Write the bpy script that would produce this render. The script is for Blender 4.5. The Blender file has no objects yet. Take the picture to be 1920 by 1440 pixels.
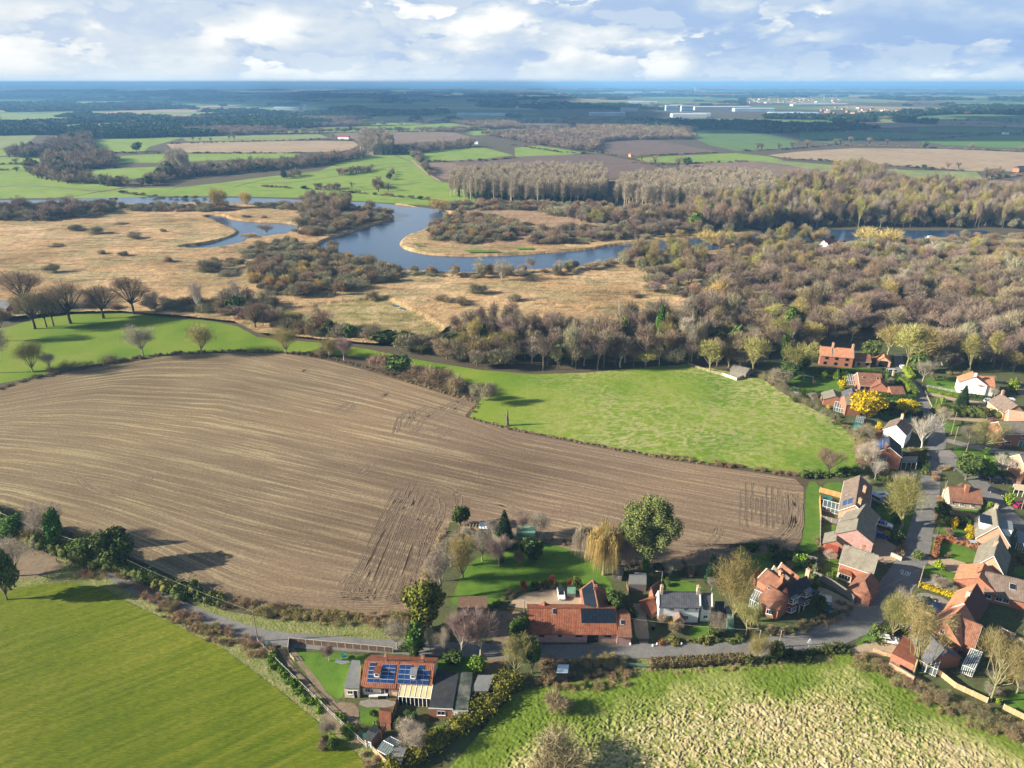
import bpy,math,random
import numpy as np
from mathutils import Vector
R=math.radians
random.seed(7)
S=bpy.context.scene
COL=S.collection
CAM_H,F,TH=115.0,1331.0,R(23.02)
SUN_EL,SUN_AZ=R(22.0),R(264.5)
cd=bpy.data.cameras.new('camera');cam=bpy.data.objects.new('camera',cd);COL.objects.link(cam)
cam.location=(0,0,CAM_H);cam.rotation_euler=(R(90)-TH,0,0)
cd.sensor_width=36;cd.lens=36*F/1920;cd.clip_start=0.5;cd.clip_end=120000
S.camera=cam
S.view_settings.view_transform='Standard';S.view_settings.look='None'
S.view_settings.exposure=1.34;S.view_settings.gamma=1.0
SD=Vector((math.sin(SUN_AZ)*math.cos(SUN_EL),math.cos(SUN_AZ)*math.cos(SUN_EL),math.sin(SUN_EL)))
sl=bpy.data.lights.new('sun','SUN');so=bpy.data.objects.new('sun',sl);COL.objects.link(so)
sl.energy=5.0;sl.angle=R(0.5);sl.color=(1.0,0.90,0.73)
so.rotation_euler=(-SD).to_track_quat('-Z','Y').to_euler();so.location=SD*300
S.cycles.max_bounces=5;S.cycles.diffuse_bounces=2;S.cycles.glossy_bounces=2
S.cycles.transmission_bounces=2;S.cycles.volume_bounces=0;S.cycles.transparent_max_bounces=4
W=bpy.data.worlds.new('World');S.world=W;W.use_nodes=True
nt=W.node_tree;nt.nodes.clear()
def N(nt,t,**k):
 n=nt.nodes.new(t)
 for a,b in k.items():setattr(n,a,b)
 return n
def build_world():
 L=nt.links.new
 out=N(nt,'ShaderNodeOutputWorld')
 sky=N(nt,'ShaderNodeTexSky',sky_type='NISHITA',sun_disc=False)
 sky.sun_elevation=SUN_EL;sky.sun_rotation=SUN_AZ;sky.altitude=0;sky.dust_density=1.0
 b1=N(nt,'ShaderNodeBackground');b1.inputs[1].default_value=0.05;L(sky.outputs[0],b1.inputs[0])
 tc=N(nt,'ShaderNodeTexCoord')
 sp=N(nt,'ShaderNodeSeparateXYZ');L(tc.outputs['Generated'],sp.inputs[0])
 def noise(scale,loc,det,rough,sv=(1,1,2.7)):
  mp=N(nt,'ShaderNodeMapping');mp.inputs['Scale'].default_value=[k*scale for k in sv];mp.inputs['Location'].default_value=loc;L(tc.outputs['Generated'],mp.inputs[0])
  n1=N(nt,'ShaderNodeTexNoise');n1.inputs['Scale'].default_value=1.0;n1.inputs['Detail'].default_value=det;n1.inputs['Roughness'].default_value=rough;L(mp.outputs[0],n1.inputs['Vector']);return n1.outputs[0]
 def rng(src,a_,b_,c_=0,d_=1):
  m_=N(nt,'ShaderNodeMapRange',interpolation_type='SMOOTHSTEP');m_.inputs[1].default_value=a_;m_.inputs[2].default_value=b_;m_.inputs[3].default_value=c_;m_.inputs[4].default_value=d_;L(src,m_.inputs[0]);return m_.outputs[0]
 broad=noise(2.2,(7.3,1,2),3,.5)
 c0=N(nt,'ShaderNodeMixRGB');c0.inputs[1].default_value=(.22,.29,.385,1);c0.inputs[2].default_value=(.29,.345,.415,1);L(rng(broad,.35,.65),c0.inputs[0]);cur=c0.outputs[0]
 for i,(sc,lo,up) in enumerate(((9.5,.47,.022),(6.5,.49,.030),(4.4,.50,.044))):
  loc=(i*5.1+1.7,i*2.3,i*3.7);n_=noise(sc,loc,9,.56);u_=noise(sc,(loc[0]-up*sc*.6,loc[1],loc[2]+up*sc*3.2),4,.5)
  df=N(nt,'ShaderNodeMath',operation='SUBTRACT');L(n_,df.inputs[0]);L(u_,df.inputs[1]);ad=N(nt,'ShaderNodeMath',operation='MULTIPLY_ADD');ad.inputs[1].default_value=.35;L(broad,ad.inputs[0]);L(df.outputs[0],ad.inputs[2])
  cr=N(nt,'ShaderNodeValToRGB');e=cr.color_ramp.elements;e[0].position=.08;e[0].color=(.140,.225,.37,1);e[1].position=.38;e[1].color=(.52,.515,.50,1)
  for p,c in((.17,(.185,.265,.385,1)),(.27,(.30,.35,.40,1))):x=e.new(p);x.color=c
  L(ad.outputs[0],cr.inputs[0]);mk=N(nt,'ShaderNodeMixRGB');L(rng(n_,lo,lo+.028,0,.94),mk.inputs[0]);L(cur,mk.inputs[1]);L(cr.outputs[0],mk.inputs[2]);cur=mk.outputs[0]
 hz=N(nt,'ShaderNodeMapRange');hz.inputs[1].default_value=0.0;hz.inputs[2].default_value=.03;hz.inputs[3].default_value=.6;hz.inputs[4].default_value=0
 L(sp.outputs[2],hz.inputs[0])
 mh=N(nt,'ShaderNodeMixRGB');mh.inputs[2].default_value=(.35,.41,.45,1);L(hz.outputs[0],mh.inputs[0]);L(cur,mh.inputs[1])
 xs=N(nt,'ShaderNodeMapRange');xs.inputs[1].default_value=.75;xs.inputs[2].default_value=-.8;xs.inputs[3].default_value=0;xs.inputs[4].default_value=.5
 L(sp.outputs[0],xs.inputs[0])
 mx=N(nt,'ShaderNodeMixRGB');mx.inputs[2].default_value=(.41,.415,.41,1);L(xs.outputs[0],mx.inputs[0]);L(mh.outputs[0],mx.inputs[1])
 b2=N(nt,'ShaderNodeBackground');b2.inputs[1].default_value=0.87;L(mx.outputs[0],b2.inputs[0])
 cov=N(nt,'ShaderNodeMapRange');cov.inputs[1].default_value=.14;cov.inputs[2].default_value=.34;cov.inputs[3].default_value=1;cov.inputs[4].default_value=.04
 L(sp.outputs[2],cov.inputs[0])
 m=N(nt,'ShaderNodeMixShader');L(cov.outputs[0],m.inputs[0]);L(b1.outputs[0],m.inputs[1]);L(b2.outputs[0],m.inputs[2]);L(m.outputs[0],out.inputs[0])
build_world()
def ray(px,py):
 dx=(px-960)/F;dy=(720-py)/F
 return dx,math.cos(TH)+dy*math.sin(TH),-math.sin(TH)+dy*math.cos(TH)
def P(px,py,z=0.0):
 d=ray(px,py);t=(z-CAM_H)/d[2]
 return Vector((d[0]*t,d[1]*t,z))
def PS(pts,z=0.0):return[P(a,b,z) for a,b in pts]
def HT(px,pyb,pyt):
 Y=P(px,pyb).y;d=ray(px,pyt)
 return CAM_H+Y*d[2]/d[1]
def WD(px,py,wpx):
 y=P(px,py).y;depth=y*math.cos(TH)+CAM_H*math.sin(TH)
 return wpx*depth/F
def tag(o,label=None,cat=None,group=None,kind=None):
 if label:o['label']=label
 if cat:o['category']=cat
 if group:o['group']=group
 if kind:o['kind']=kind
 return o
def root(name,loc,label,cat,group=None,rz=0.0):
 o=bpy.data.objects.new(name,None);COL.objects.link(o)
 o.empty_display_size=0.3
 o.location=loc;o.rotation_euler=(0,0,rz)
 return tag(o,label,cat,group)
def link(name,me,parent=None):
 o=bpy.data.objects.new(name,me);COL.objects.link(o)
 if parent:o.parent=parent
 return o
MATS={}
def mat(name,c1,c2=None,scale=1.0,c3=None,rough=.85,bump=0.0,bscale=None,detail=4,obj=False,var=0.0,spec=.3,metal=0.0,stretch=None,lo=.35,hi=.65,emit=None,scale2=None,mix2=.5,trans=0.0,attr=None):
 if name in MATS:return MATS[name]
 m=bpy.data.materials.new(name);MATS[name]=m;m.use_nodes=True
 t=m.node_tree;L=t.links.new;b=t.nodes['Principled BSDF']
 b.inputs['Roughness'].default_value=rough;b.inputs['Specular IOR Level'].default_value=spec
 b.inputs['Metallic'].default_value=metal
 c=None
 if c2 is None and not var:b.inputs['Base Color'].default_value=(*c1,1)
 if obj:
  tc=N(t,'ShaderNodeTexCoord');vec=tc.outputs['Object']
 else:
  g=N(t,'ShaderNodeNewGeometry');vec=g.outputs['Position']
 if stretch:
  mp=N(t,'ShaderNodeMapping');mp.inputs['Scale'].default_value=stretch[:3]
  if len(stretch)>3:mp.inputs['Rotation'].default_value=(0,0,stretch[3])
  L(vec,mp.inputs[0]);vec=mp.outputs[0]
 if c2 is not None:
  n=N(t,'ShaderNodeTexNoise');n.inputs['Scale'].default_value=scale;n.inputs['Detail'].default_value=detail
  n.inputs['Roughness'].default_value=.65;L(vec,n.inputs['Vector'])
  fac=n.outputs[0]
  if scale2:
   n2=N(t,'ShaderNodeTexNoise');n2.inputs['Scale'].default_value=scale2;n2.inputs['Detail'].default_value=3;L(vec,n2.inputs['Vector'])
   mm=N(t,'ShaderNodeMix');mm.inputs[0].default_value=mix2;L(fac,mm.inputs[2]);L(n2.outputs[0],mm.inputs[3]);fac=mm.outputs[0]
  r=N(t,'ShaderNodeValToRGB');e=r.color_ramp.elements
  e[0].position=lo;e[0].color=(*c1,1);e[1].position=hi;e[1].color=(*(c3 or c2),1)
  if c3:x=e.new((lo+hi)/2);x.color=(*c2,1)
  L(fac,r.inputs[0]);c=r.outputs[0]
 if var or attr:
  h=N(t,'ShaderNodeHueSaturation')
  if c is not None:L(c,h.inputs['Color'])
  else:h.inputs['Color'].default_value=(*c1,1)
  if var:
   oi=N(t,'ShaderNodeObjectInfo')
   mr=N(t,'ShaderNodeMapRange');mr.inputs[3].default_value=1-var;mr.inputs[4].default_value=1+var
   L(oi.outputs['Random'],mr.inputs[0]);L(mr.outputs[0],h.inputs['Value'])
   ms=N(t,'ShaderNodeMath',operation='MULTIPLY');ms.inputs[1].default_value=7.31;L(oi.outputs['Random'],ms.inputs[0])
   fr=N(t,'ShaderNodeMath',operation='FRACT');L(ms.outputs[0],fr.inputs[0])
   mh=N(t,'ShaderNodeMapRange');mh.inputs[3].default_value=.5-var*.07;mh.inputs[4].default_value=.5+var*.07
   L(fr.outputs[0],mh.inputs[0]);L(mh.outputs[0],h.inputs['Hue'])
  c=h.outputs[0]
  if attr:
   at=N(t,'ShaderNodeAttribute',attribute_name=attr)
   mu=N(t,'ShaderNodeMixRGB',blend_type='MULTIPLY');mu.inputs[0].default_value=1.0
   L(c,mu.inputs[1]);L(at.outputs['Color'],mu.inputs[2]);c=mu.outputs[0]
 if c is not None:L(c,b.inputs['Base Color'])
 if bump:
  nb=N(t,'ShaderNodeTexNoise');nb.inputs['Scale'].default_value=bscale or scale*3;nb.inputs['Detail'].default_value=5
  L(vec,nb.inputs['Vector'])
  bp=N(t,'ShaderNodeBump');bp.inputs['Distance'].default_value=bump;bp.inputs['Strength'].default_value=1.0
  L(nb.outputs[0],bp.inputs['Height']);L(bp.outputs[0],b.inputs['Normal'])
 if emit:b.inputs['Emission Color'].default_value=(*emit,1);b.inputs['Emission Strength'].default_value=1
 return m
class MB:
 """collects polygons in world (or local) coordinates and links them as one mesh"""
 def __init__(s):s.V=[];s.Fc=[];s.M=[]
 def poly(s,pts,m=0):
  k=len(s.V);s.V.extend([tuple(p) for p in pts]);s.Fc.append(tuple(range(k,k+len(pts))));s.M.append(m)
 def faces(s,V,Fs,m=0):
  k=len(s.V);s.V.extend([tuple(p) for p in V])
  for f in Fs:s.Fc.append(tuple(i+k for i in f));s.M.append(m)
 def prism(s,pts,h,m=0,dz=0):
  a=[Vector(p)+Vector((0,0,dz)) for p in pts];b=[p+Vector((0,0,h)) for p in a];n=len(a)
  area=sum(a[i].x*a[(i+1)%n].y-a[(i+1)%n].x*a[i].y for i in range(n))
  if area<0:a.reverse();b.reverse()
  s.faces(a+b,[tuple(range(n-1,-1,-1)),tuple(range(n,2*n))]+[(i,(i+1)%n,n+(i+1)%n,n+i) for i in range(n)],m)
 def box(s,c,d,u=(1,0,0),m=0):
  u=Vector(u).normalized();w=Vector((-u.y,u.x,0));z=Vector((0,0,1));c=Vector(c)
  V=[c+u*(d[0]/2*i)+w*(d[1]/2*j)+z*(d[2]/2*k) for k in(-1,1) for i,j in((-1,-1),(1,-1),(1,1),(-1,1))]
  s.faces(V,[(3,2,1,0),(4,5,6,7),(0,1,5,4),(1,2,6,5),(2,3,7,6),(3,0,4,7)],m)
 def slab(s,q,t,m=0):
  q=[Vector(p) for p in q];n=(q[1]-q[0]).cross(q[2]-q[0]).normalized()
  if n.z<0:q.reverse();n=-n
  k=len(q);lo=[p-n*t for p in q]
  s.faces(lo+q,[tuple(range(k-1,-1,-1)),tuple(range(k,2*k))]+[(i,(i+1)%k,k+(i+1)%k,k+i) for i in range(k)],m)
 def bar(s,a,b,r,m=0,n=4,r2=None):
  a=Vector(a);b=Vector(b);d=(b-a)
  if d.length<1e-6:return
  d.normalize();x=d.orthogonal().normalized();y=d.cross(x);r2=r if r2 is None else r2
  V=[a+(x*math.cos(t)+y*math.sin(t))*r for t in[2*math.pi*(i+.5)/n for i in range(n)]]
  V+=[b+(x*math.cos(t)+y*math.sin(t))*r2 for t in[2*math.pi*(i+.5)/n for i in range(n)]]
  s.faces(V,[(i,(i+1)%n,n+(i+1)%n,n+i) for i in range(n)]+[tuple(range(n-1,-1,-1)),tuple(range(n,2*n))],m)
 def build(s,name,mats,parent=None,local=False,smooth=False):
  if not isinstance(mats,(list,tuple)):mats=[mats]
  off=Vector((0,0,0))
  if parent is not None and not local:off=parent.location.copy()
  me=bpy.data.meshes.new(name)
  me.from_pydata([(v[0]-off.x,v[1]-off.y,v[2]-off.z) for v in s.V],[],s.Fc)
  for m in mats:me.materials.append(m)
  if len(mats)>1:me.polygons.foreach_set('material_index',s.M)
  if smooth:me.polygons.foreach_set('use_smooth',[True]*len(me.polygons))
  me.update()
  return link(name,me,parent)
def tri_mesh(name,V,T,mats,mi=None,col=None):
 """fast mesh from numpy arrays"""
 me=bpy.data.meshes.new(name);nv=len(V);nf=len(T);k=T.shape[1]
 me.vertices.add(nv);me.vertices.foreach_set('co',np.asarray(V,dtype=np.float32).ravel())
 me.loops.add(nf*k);me.loops.foreach_set('vertex_index',np.asarray(T,dtype=np.int32).ravel())
 me.polygons.add(nf);me.polygons.foreach_set('loop_start',np.arange(0,nf*k,k,dtype=np.int32))
 me.polygons.foreach_set('loop_total',np.full(nf,k,dtype=np.int32))
 for m in mats:me.materials.append(m)
 if mi is not None:me.polygons.foreach_set('material_index',np.asarray(mi,dtype=np.int32))
 if col is not None:
  a=me.color_attributes.new('tone','FLOAT_COLOR','POINT')
  c=np.ones((nv,4),dtype=np.float32);c[:,:3]=col if col.ndim==2 else col[:,None]
  a.data.foreach_set('color',c.ravel())
 me.update(calc_edges=True);me.validate()
 return me
def _hash(i,j,s):
 h=np.sin(i*127.1+j*311.7+s*74.7)*43758.5453
 return h-np.floor(h)
def vnoise(x,y,s=0):
 i=np.floor(x);j=np.floor(y);fx=x-i;fy=y-j
 fx=fx*fx*(3-2*fx);fy=fy*fy*(3-2*fy)
 a=_hash(i,j,s);b=_hash(i+1,j,s);c=_hash(i,j+1,s);d=_hash(i+1,j+1,s)
 return(a*(1-fx)+b*fx)*(1-fy)+(c*(1-fx)+d*fx)*fy
def fbm(x,y,o=4,s=0):
 r=0;a=.5;t=0
 for k in range(o):r=r+a*vnoise(x*2**k+17.3*k,y*2**k-9.1*k,s+k);t+=a;a*=.55
 return r/t
def worley(x,y,s=0):
 i=np.floor(x);j=np.floor(y);best=np.full(np.shape(x),9.0);bid=np.zeros(np.shape(x))
 for di in(-1,0,1):
  for dj in(-1,0,1):
   a=i+di;b=j+dj;px=a+_hash(a,b,s);py=b+_hash(a,b,s+5)
   d=(x-px)**2+(y-py)**2;k=d<best
   best=np.where(k,d,best);bid=np.where(k,_hash(a,b,s+9),bid)
 return np.sqrt(best),bid
def inside(x,y,poly):
 x=np.asarray(x);y=np.asarray(y);r=np.zeros(x.shape,bool);n=len(poly)
 for i in range(n):
  x1,y1=poly[i][0],poly[i][1];x2,y2=poly[(i+1)%n][0],poly[(i+1)%n][1]
  if y1==y2:continue
  c=((y1>y)!=(y2>y))&(x<(x2-x1)*(y-y1)/(y2-y1)+x1)
  r^=c
 return r
def dist_line(x,y,pl):
 best=np.full(np.shape(x),1e9)
 for a,b in zip(pl[:-1],pl[1:]):
  vx,vy=b[0]-a[0],b[1]-a[1];l=vx*vx+vy*vy+1e-9
  t=np.clip(((x-a[0])*vx+(y-a[1])*vy)/l,0,1)
  best=np.minimum(best,np.hypot(x-a[0]-t*vx,y-a[1]-t*vy))
 return best
def smooth_poly(pts,it=2,closed=True):
 pts=[Vector(p) for p in pts]
 for _ in range(it):
  q=[];n=len(pts)
  rng=range(n) if closed else range(n-1)
  if not closed:q.append(pts[0])
  for i in rng:
   a,b=pts[i],pts[(i+1)%n];q+=[a*.75+b*.25,a*.25+b*.75]
  if not closed:q.append(pts[-1])
  pts=q
 return pts
def rough_poly(pts,amp,step,seed=0):
 rg=random.Random(seed);out=[];n=len(pts)
 for i in range(n):
  a,b=pts[i],pts[(i+1)%n];k=max(1,int((b-a).length/step))
  for j in range(k):
   p=a.lerp(b,j/k);out.append(Vector((p.x+rg.uniform(-amp,amp),p.y+rg.uniform(-amp,amp),p.z)))
 return out
def col_mat(name,scale=2.0,amt=.35,rough=.95,bump=0.0,bscale=None,stretch=None):
 """colour painted per vertex (what grows where), broken up by a fine noise"""
 m=bpy.data.materials.new(name);m.use_nodes=True;t=m.node_tree;L=t.links.new;b=t.nodes['Principled BSDF']
 b.inputs['Roughness'].default_value=rough;b.inputs['Specular IOR Level'].default_value=.15
 at=N(t,'ShaderNodeAttribute',attribute_name='tone');g=N(t,'ShaderNodeNewGeometry');vec=g.outputs['Position']
 if stretch:
  mp=N(t,'ShaderNodeMapping');mp.inputs['Scale'].default_value=stretch[:3];mp.inputs['Rotation'].default_value=(0,0,stretch[3]);L(vec,mp.inputs[0]);vec=mp.outputs[0]
 n=N(t,'ShaderNodeTexNoise');n.inputs['Scale'].default_value=scale;n.inputs['Detail'].default_value=6;n.inputs['Roughness'].default_value=.7;L(vec,n.inputs['Vector'])
 mr=N(t,'ShaderNodeMapRange');mr.inputs[1].default_value=.3;mr.inputs[2].default_value=.7;mr.inputs[3].default_value=1-amt;mr.inputs[4].default_value=1+amt;L(n.outputs[0],mr.inputs[0])
 mu=N(t,'ShaderNodeMixRGB',blend_type='MULTIPLY');mu.inputs[0].default_value=1;L(at.outputs['Color'],mu.inputs[1]);L(mr.outputs[0],mu.inputs[2]);L(mu.outputs[0],b.inputs['Base Color'])
 if bump:
  bp=N(t,'ShaderNodeBump');bp.inputs['Distance'].default_value=bump
  if bscale:
   n2=N(t,'ShaderNodeTexNoise');n2.inputs['Scale'].default_value=bscale;n2.inputs['Detail'].default_value=5;L(vec,n2.inputs['Vector']);L(n2.outputs[0],bp.inputs['Height'])
  else:L(n.outputs[0],bp.inputs['Height'])
  L(bp.outputs[0],b.inputs['Normal'])
 return m
def patch(name,poly,step,zf,cf,m,seed=0,attrs=None,kind='structure',label=None,sharp=True):
 poly=[Vector(p) for p in poly]
 xs=np.arange(min(p.x for p in poly),max(p.x for p in poly)+step,step);ys=np.arange(min(p.y for p in poly),max(p.y for p in poly)+step,step)
 X,Y=np.meshgrid(xs,ys);ins=inside(X,Y,poly)
 q=ins[:-1,:-1]|ins[1:,:-1]|ins[:-1,1:]|ins[1:,1:]
 idx=np.arange(X.size).reshape(X.shape)
 Q=np.stack([idx[:-1,:-1][q],idx[:-1,1:][q],idx[1:,1:][q],idx[1:,:-1][q]],1)
 used=np.unique(Q);re=np.full(X.size,-1);re[used]=np.arange(len(used))
 x=X.ravel()[used].copy();y=Y.ravel()[used].copy();out=~ins.ravel()[used]
 ox,oy=x[out],y[out];best=np.full(ox.shape,1e18);bx,by=ox.copy(),oy.copy();n=len(poly)
 for i in range(n):
  a,b=poly[i],poly[(i+1)%n];vx,vy=b.x-a.x,b.y-a.y;l=vx*vx+vy*vy+1e-9
  t=np.clip(((ox-a.x)*vx+(oy-a.y)*vy)/l,0,1);px=a.x+t*vx;py=a.y+t*vy;d=(px-ox)**2+(py-oy)**2
  k=d<best;best=np.where(k,d,best);bx=np.where(k,px,bx);by=np.where(k,py,by)
 x[out]=bx;y[out]=by
 z=zf(x,y)*np.ones_like(x);c=cf(x,y)
 me=tri_mesh(name,np.stack([x,y,z],1),re[Q],[m],col=c)
 for k,f in(attrs or{}).items():
  a=me.attributes.new(k,'FLOAT','POINT');a.data.foreach_set('value',np.asarray(f(x,y),dtype=np.float32))
 o=link(name,me);tag(o,label=label,kind=kind);return o
def mixc(t,*cols):
 """piecewise blend through colours for t in 0..1"""
 t=np.clip(t,0,1)[:,None]*(len(cols)-1);out=np.zeros((len(t),3))
 for k,c in enumerate(cols):out+=np.clip(1-np.abs(t-k),0,1)*np.array(c)
 return out
def sheet(name,pts,m,z=0.02,kind='structure',amp=0,step=4,seed=0):
 pts=[Vector((p.x,p.y,z)) for p in pts]
 if amp:pts=rough_poly(pts,amp,step,seed)
 mb=MB()
 from mathutils.geometry import tessellate_polygon
 tr=tessellate_polygon([pts]);V=[tuple(p) for p in pts];Fs=[]
 for a,b,c in tr:
  n=(pts[b]-pts[a]).cross(pts[c]-pts[a]);Fs.append((a,b,c) if n.z>0 else(a,c,b))
 mb.faces(V,Fs);o=mb.build(name,m);tag(o,kind=kind);return o
def ribbon(name,pts,ws,m,z=0.03,jit=0.0,kind='structure',it=2,seed=0,mb=None):
 if not isinstance(ws,(list,tuple)):ws=[ws]*len(pts)
 q=smooth_poly([Vector((p.x,p.y,w)) for p,w in zip(pts,ws)],it,closed=False);rg=random.Random(seed)
 L_,R_=[],[]
 for i,p in enumerate(q):
  d=(q[min(i+1,len(q)-1)]-q[max(i-1,0)]);d.z=0;d.normalize();n=Vector((-d.y,d.x,0));w=p.z/2;c=Vector((p.x,p.y,z))
  L_.append(c+n*(w+rg.uniform(-jit,jit)));R_.append(c-n*(w+rg.uniform(-jit,jit)))
 own=mb is None;mb=mb or MB();k=len(q)
 mb.faces(L_+R_,[(k+i,k+i+1,i+1,i) for i in range(k-1)])
 if own:o=mb.build(name,m);tag(o,kind=kind);return o
m_ground=mat('scrub_floor',(.050,.040,.026),(.085,.066,.040),.08,(.10,.10,.045),rough=1,scale2=.9,mix2=.5,lo=.3,hi=.7)
m_village=mat('rough_garden_ground',(.045,.045,.022),(.085,.090,.035),.25,(.075,.13,.025),rough=1,scale2=1.6,mix2=.5)
m_lawn=mat('lawn',(.050,.120,.010),(.080,.165,.012),.35,(.118,.20,.018),rough=.95,scale2=3.0,mix2=.4,bump=.03,bscale=8)
m_meadow=mat('far_meadow',(.12,.20,.022),(.17,.255,.03),.012,(.215,.275,.05),rough=1,scale2=.06,mix2=.5)
m_meadow2=mat('olive_meadow',(.14,.18,.05),(.19,.23,.07),.01,(.24,.25,.10),rough=1,scale2=.05,mix2=.5)
m_meadow3=mat('dark_meadow',(.07,.13,.035),(.09,.16,.04),.01,(.11,.18,.05),rough=1,scale2=.05)
m_stub=mat('stubble_field_soil',(.26,.18,.11),(.33,.24,.15),.012,(.38,.29,.18),rough=1,scale2=.08)
m_fallow=mat('fallow_soil',(.15,.10,.075),(.19,.13,.095),.012,(.23,.165,.115),rough=1,scale2=.06)
m_dark_soil=mat('dark_soil',(.105,.070,.058),(.13,.088,.070),.012,(.155,.105,.082),rough=1,scale2=.06)
m_gravel=mat('gravel',(.30,.22,.145),(.38,.29,.20),1.2,(.44,.34,.24),rough=1,scale2=7,mix2=.5)
m_dirt=mat('dirt_track_soil',(.13,.095,.065),(.20,.15,.10),.6,(.26,.20,.14),rough=1,scale2=4)
m_asph=mat('asphalt',(.115,.113,.112),(.175,.17,.163),.25,(.235,.225,.21),rough=.85,scale2=2.5,mix2=.5,lo=.32,hi=.68)
m_asph2=mat('pale_asphalt',(.20,.185,.17),(.25,.23,.21),.4,(.12,.11,.105),rough=.9,scale2=1.3)
m_paving=mat('paving',(.19,.17,.15),(.26,.23,.20),1.5,rough=.9)
m_white_paint=mat('worn_road_paint',(.55,.55,.55),(.75,.75,.75),3,rough=.7)
g=MB();gs=60000
g.poly([(-gs,-500,0),(gs,-500,0),(gs,70000,0),(-gs,70000,0)]);tag(g.build('ground',m_ground),kind='structure')
for i,(m,name,pts) in enumerate([(m_meadow,'meadow',[(-60,344),(60,341),(170,344),(215,352),(150,366),(100,371),(-60,373)]),(m_meadow,'meadow',[(-60,320),(45,318),(60,326),(120,340),(180,345),(230,352),(180,360),(110,352),(40,350),(-60,350)]),(m_meadow,'meadow',[(-60,296),(70,294),(85,302),(60,306),(-60,308)]),(m_meadow,'meadow',[(-60,309),(60,307),(50,318),(-60,320)]),(m_meadow2,'meadow',[(-60,256),(70,253),(60,262),(35,276),(-60,284)]),(m_meadow,'meadow',[(-60,283),(25,279),(10,292),(-60,294)]),(m_meadow,'meadow',[(180,262),(290,258),(345,257),(315,266),(280,275),(270,284),(205,285),(180,272)]),(m_meadow,'meadow',[(215,293),(310,288),(480,287),(565,286),(552,296),(440,299),(310,305),(218,306)]),(m_meadow,'meadow',[(130,320),(220,316),(308,312),(312,320),(290,330),(230,338),(185,333)]),(m_stub,'stubble_field',[(312,270),(400,266),(600,264),(662,265),(672,272),(650,284),(500,286),(352,286),(325,281)]),(m_meadow2,'meadow',[(340,257),(480,253),(600,252),(615,258),(540,263),(350,265)]),(m_meadow,'meadow',[(490,247),(600,239),(760,235),(840,230),(915,242),(800,246),(620,248),(495,250)]),(m_meadow2,'meadow',[(720,233),(800,226),(835,226),(840,229),(760,234)]),(m_fallow,'fallow_field',[(610,249),(800,247),(850,248),(882,257),(872,263),(800,266),(735,270),(660,263),(640,256)]),(m_meadow,'meadow',[(860,246),(960,242),(960,250),(890,254)]),(m_meadow,'meadow',[(300,368),(330,352),(420,342),(480,334),(600,320),(640,304),(690,292),(740,288),(775,288),(805,330),(835,342),(870,352),(900,372),(925,385),(850,388),(780,384),(670,377),(560,371),(430,368)]),(m_meadow,'meadow',[(120,372),(200,358),(240,353),(330,351),(300,368),(210,372)]),(m_meadow,'meadow',[(787,286),(850,279),(905,276),(962,291),(900,299),(800,303)]),(m_meadow,'meadow',[(965,277),(1010,273),(1045,278),(1100,287),(1040,292),(965,294)]),(m_dark_soil,'dark_field',[(800,304),(962,294),(1040,291),(1120,289),(1215,306),(1262,320),(1210,330),(1130,336),(980,332),(880,326),(822,318)]),(m_fallow,'fallow_field',[(792,305),(850,306),(870,318),(880,336),(830,336),(805,322)]),(m_dark_soil,'dark_field',[(1122,268),(1180,262),(1230,263),(1310,278),(1345,284),(1250,290),(1200,292),(1135,288)]),(m_meadow,'meadow',[(1185,297),(1250,293),(1380,287),(1440,293),(1470,301),(1400,304),(1290,306),(1210,303)]),(m_fallow,'fallow_field',[(1270,308),(1400,302),(1490,312),(1560,323),(1545,342),(1440,345),(1330,330),(1280,320)]),(m_meadow2,'meadow',[(1400,301),(1470,302),(1600,312),(1700,319),(1830,322),(1845,336),(1775,345),(1640,337),(1555,324),(1480,310)]),(m_stub,'stubble_field',[(1440,291),(1500,284),(1600,278),(1760,279),(1980,288),(1980,322),(1830,321),(1700,312),(1560,302),(1470,296)]),(m_fallow,'fallow_field',[(1640,340),(1760,346),(1840,338),(1980,326),(1980,364),(1830,372),(1740,362),(1640,350)]),(m_meadow3,'meadow',[(1285,252),(1310,243),(1380,243),(1470,257),(1500,263),(1480,278),(1380,283),(1330,272)]),(m_meadow3,'meadow',[(1500,247),(1600,246),(1720,250),(1800,254),(1740,260),(1620,264),(1560,268),(1500,263)]),(m_lawn,'meadow',[(1712,263),(1800,257),(1860,254),(1980,255),(1980,277),(1880,277),(1770,272)]),(m_meadow3,'meadow',[(1690,220),(1760,215),(1830,214),(1980,218),(1980,232),(1770,236),(1720,226)]),(m_meadow3,'meadow',[(1770,229),(1880,228),(1980,234),(1980,246),(1850,250),(1720,246),(1720,240)]),(m_meadow2,'meadow',[(1840,192),(1980,191),(1980,199),(1850,200)]),(m_meadow2,'meadow',[(1560,187),(1640,186),(1730,191),(1700,194),(1600,191)]),(m_meadow2,'meadow',[(965,222),(1050,221),(1055,229),(970,229)]),(m_dark_soil,'dark_field',[(965,230),(1060,230),(1090,238),(1085,241),(970,240)]),(m_meadow3,'meadow',[(960,242),(1085,241),(1085,247),(960,250)]),(m_meadow2,'meadow',[(130,191),(175,188),(178,196),(150,201)]),(m_stub,'stubble_field',[(150,206),(180,209),(265,213),(220,219),(200,221),(175,214)]),(m_meadow2,'meadow',[(-60,186),(90,186),(100,190),(-60,190)]),(m_meadow2,'meadow',[(40,199),(80,199),(85,203),(45,203)]),(m_meadow2,'meadow',[(1480,383),(1450,352),(1480,350),(1482,362)]),]):
 sheet(name,PS(pts),m,z=.05+.004*(i%9),amp=0)
rgf=random.Random(31)
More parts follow.
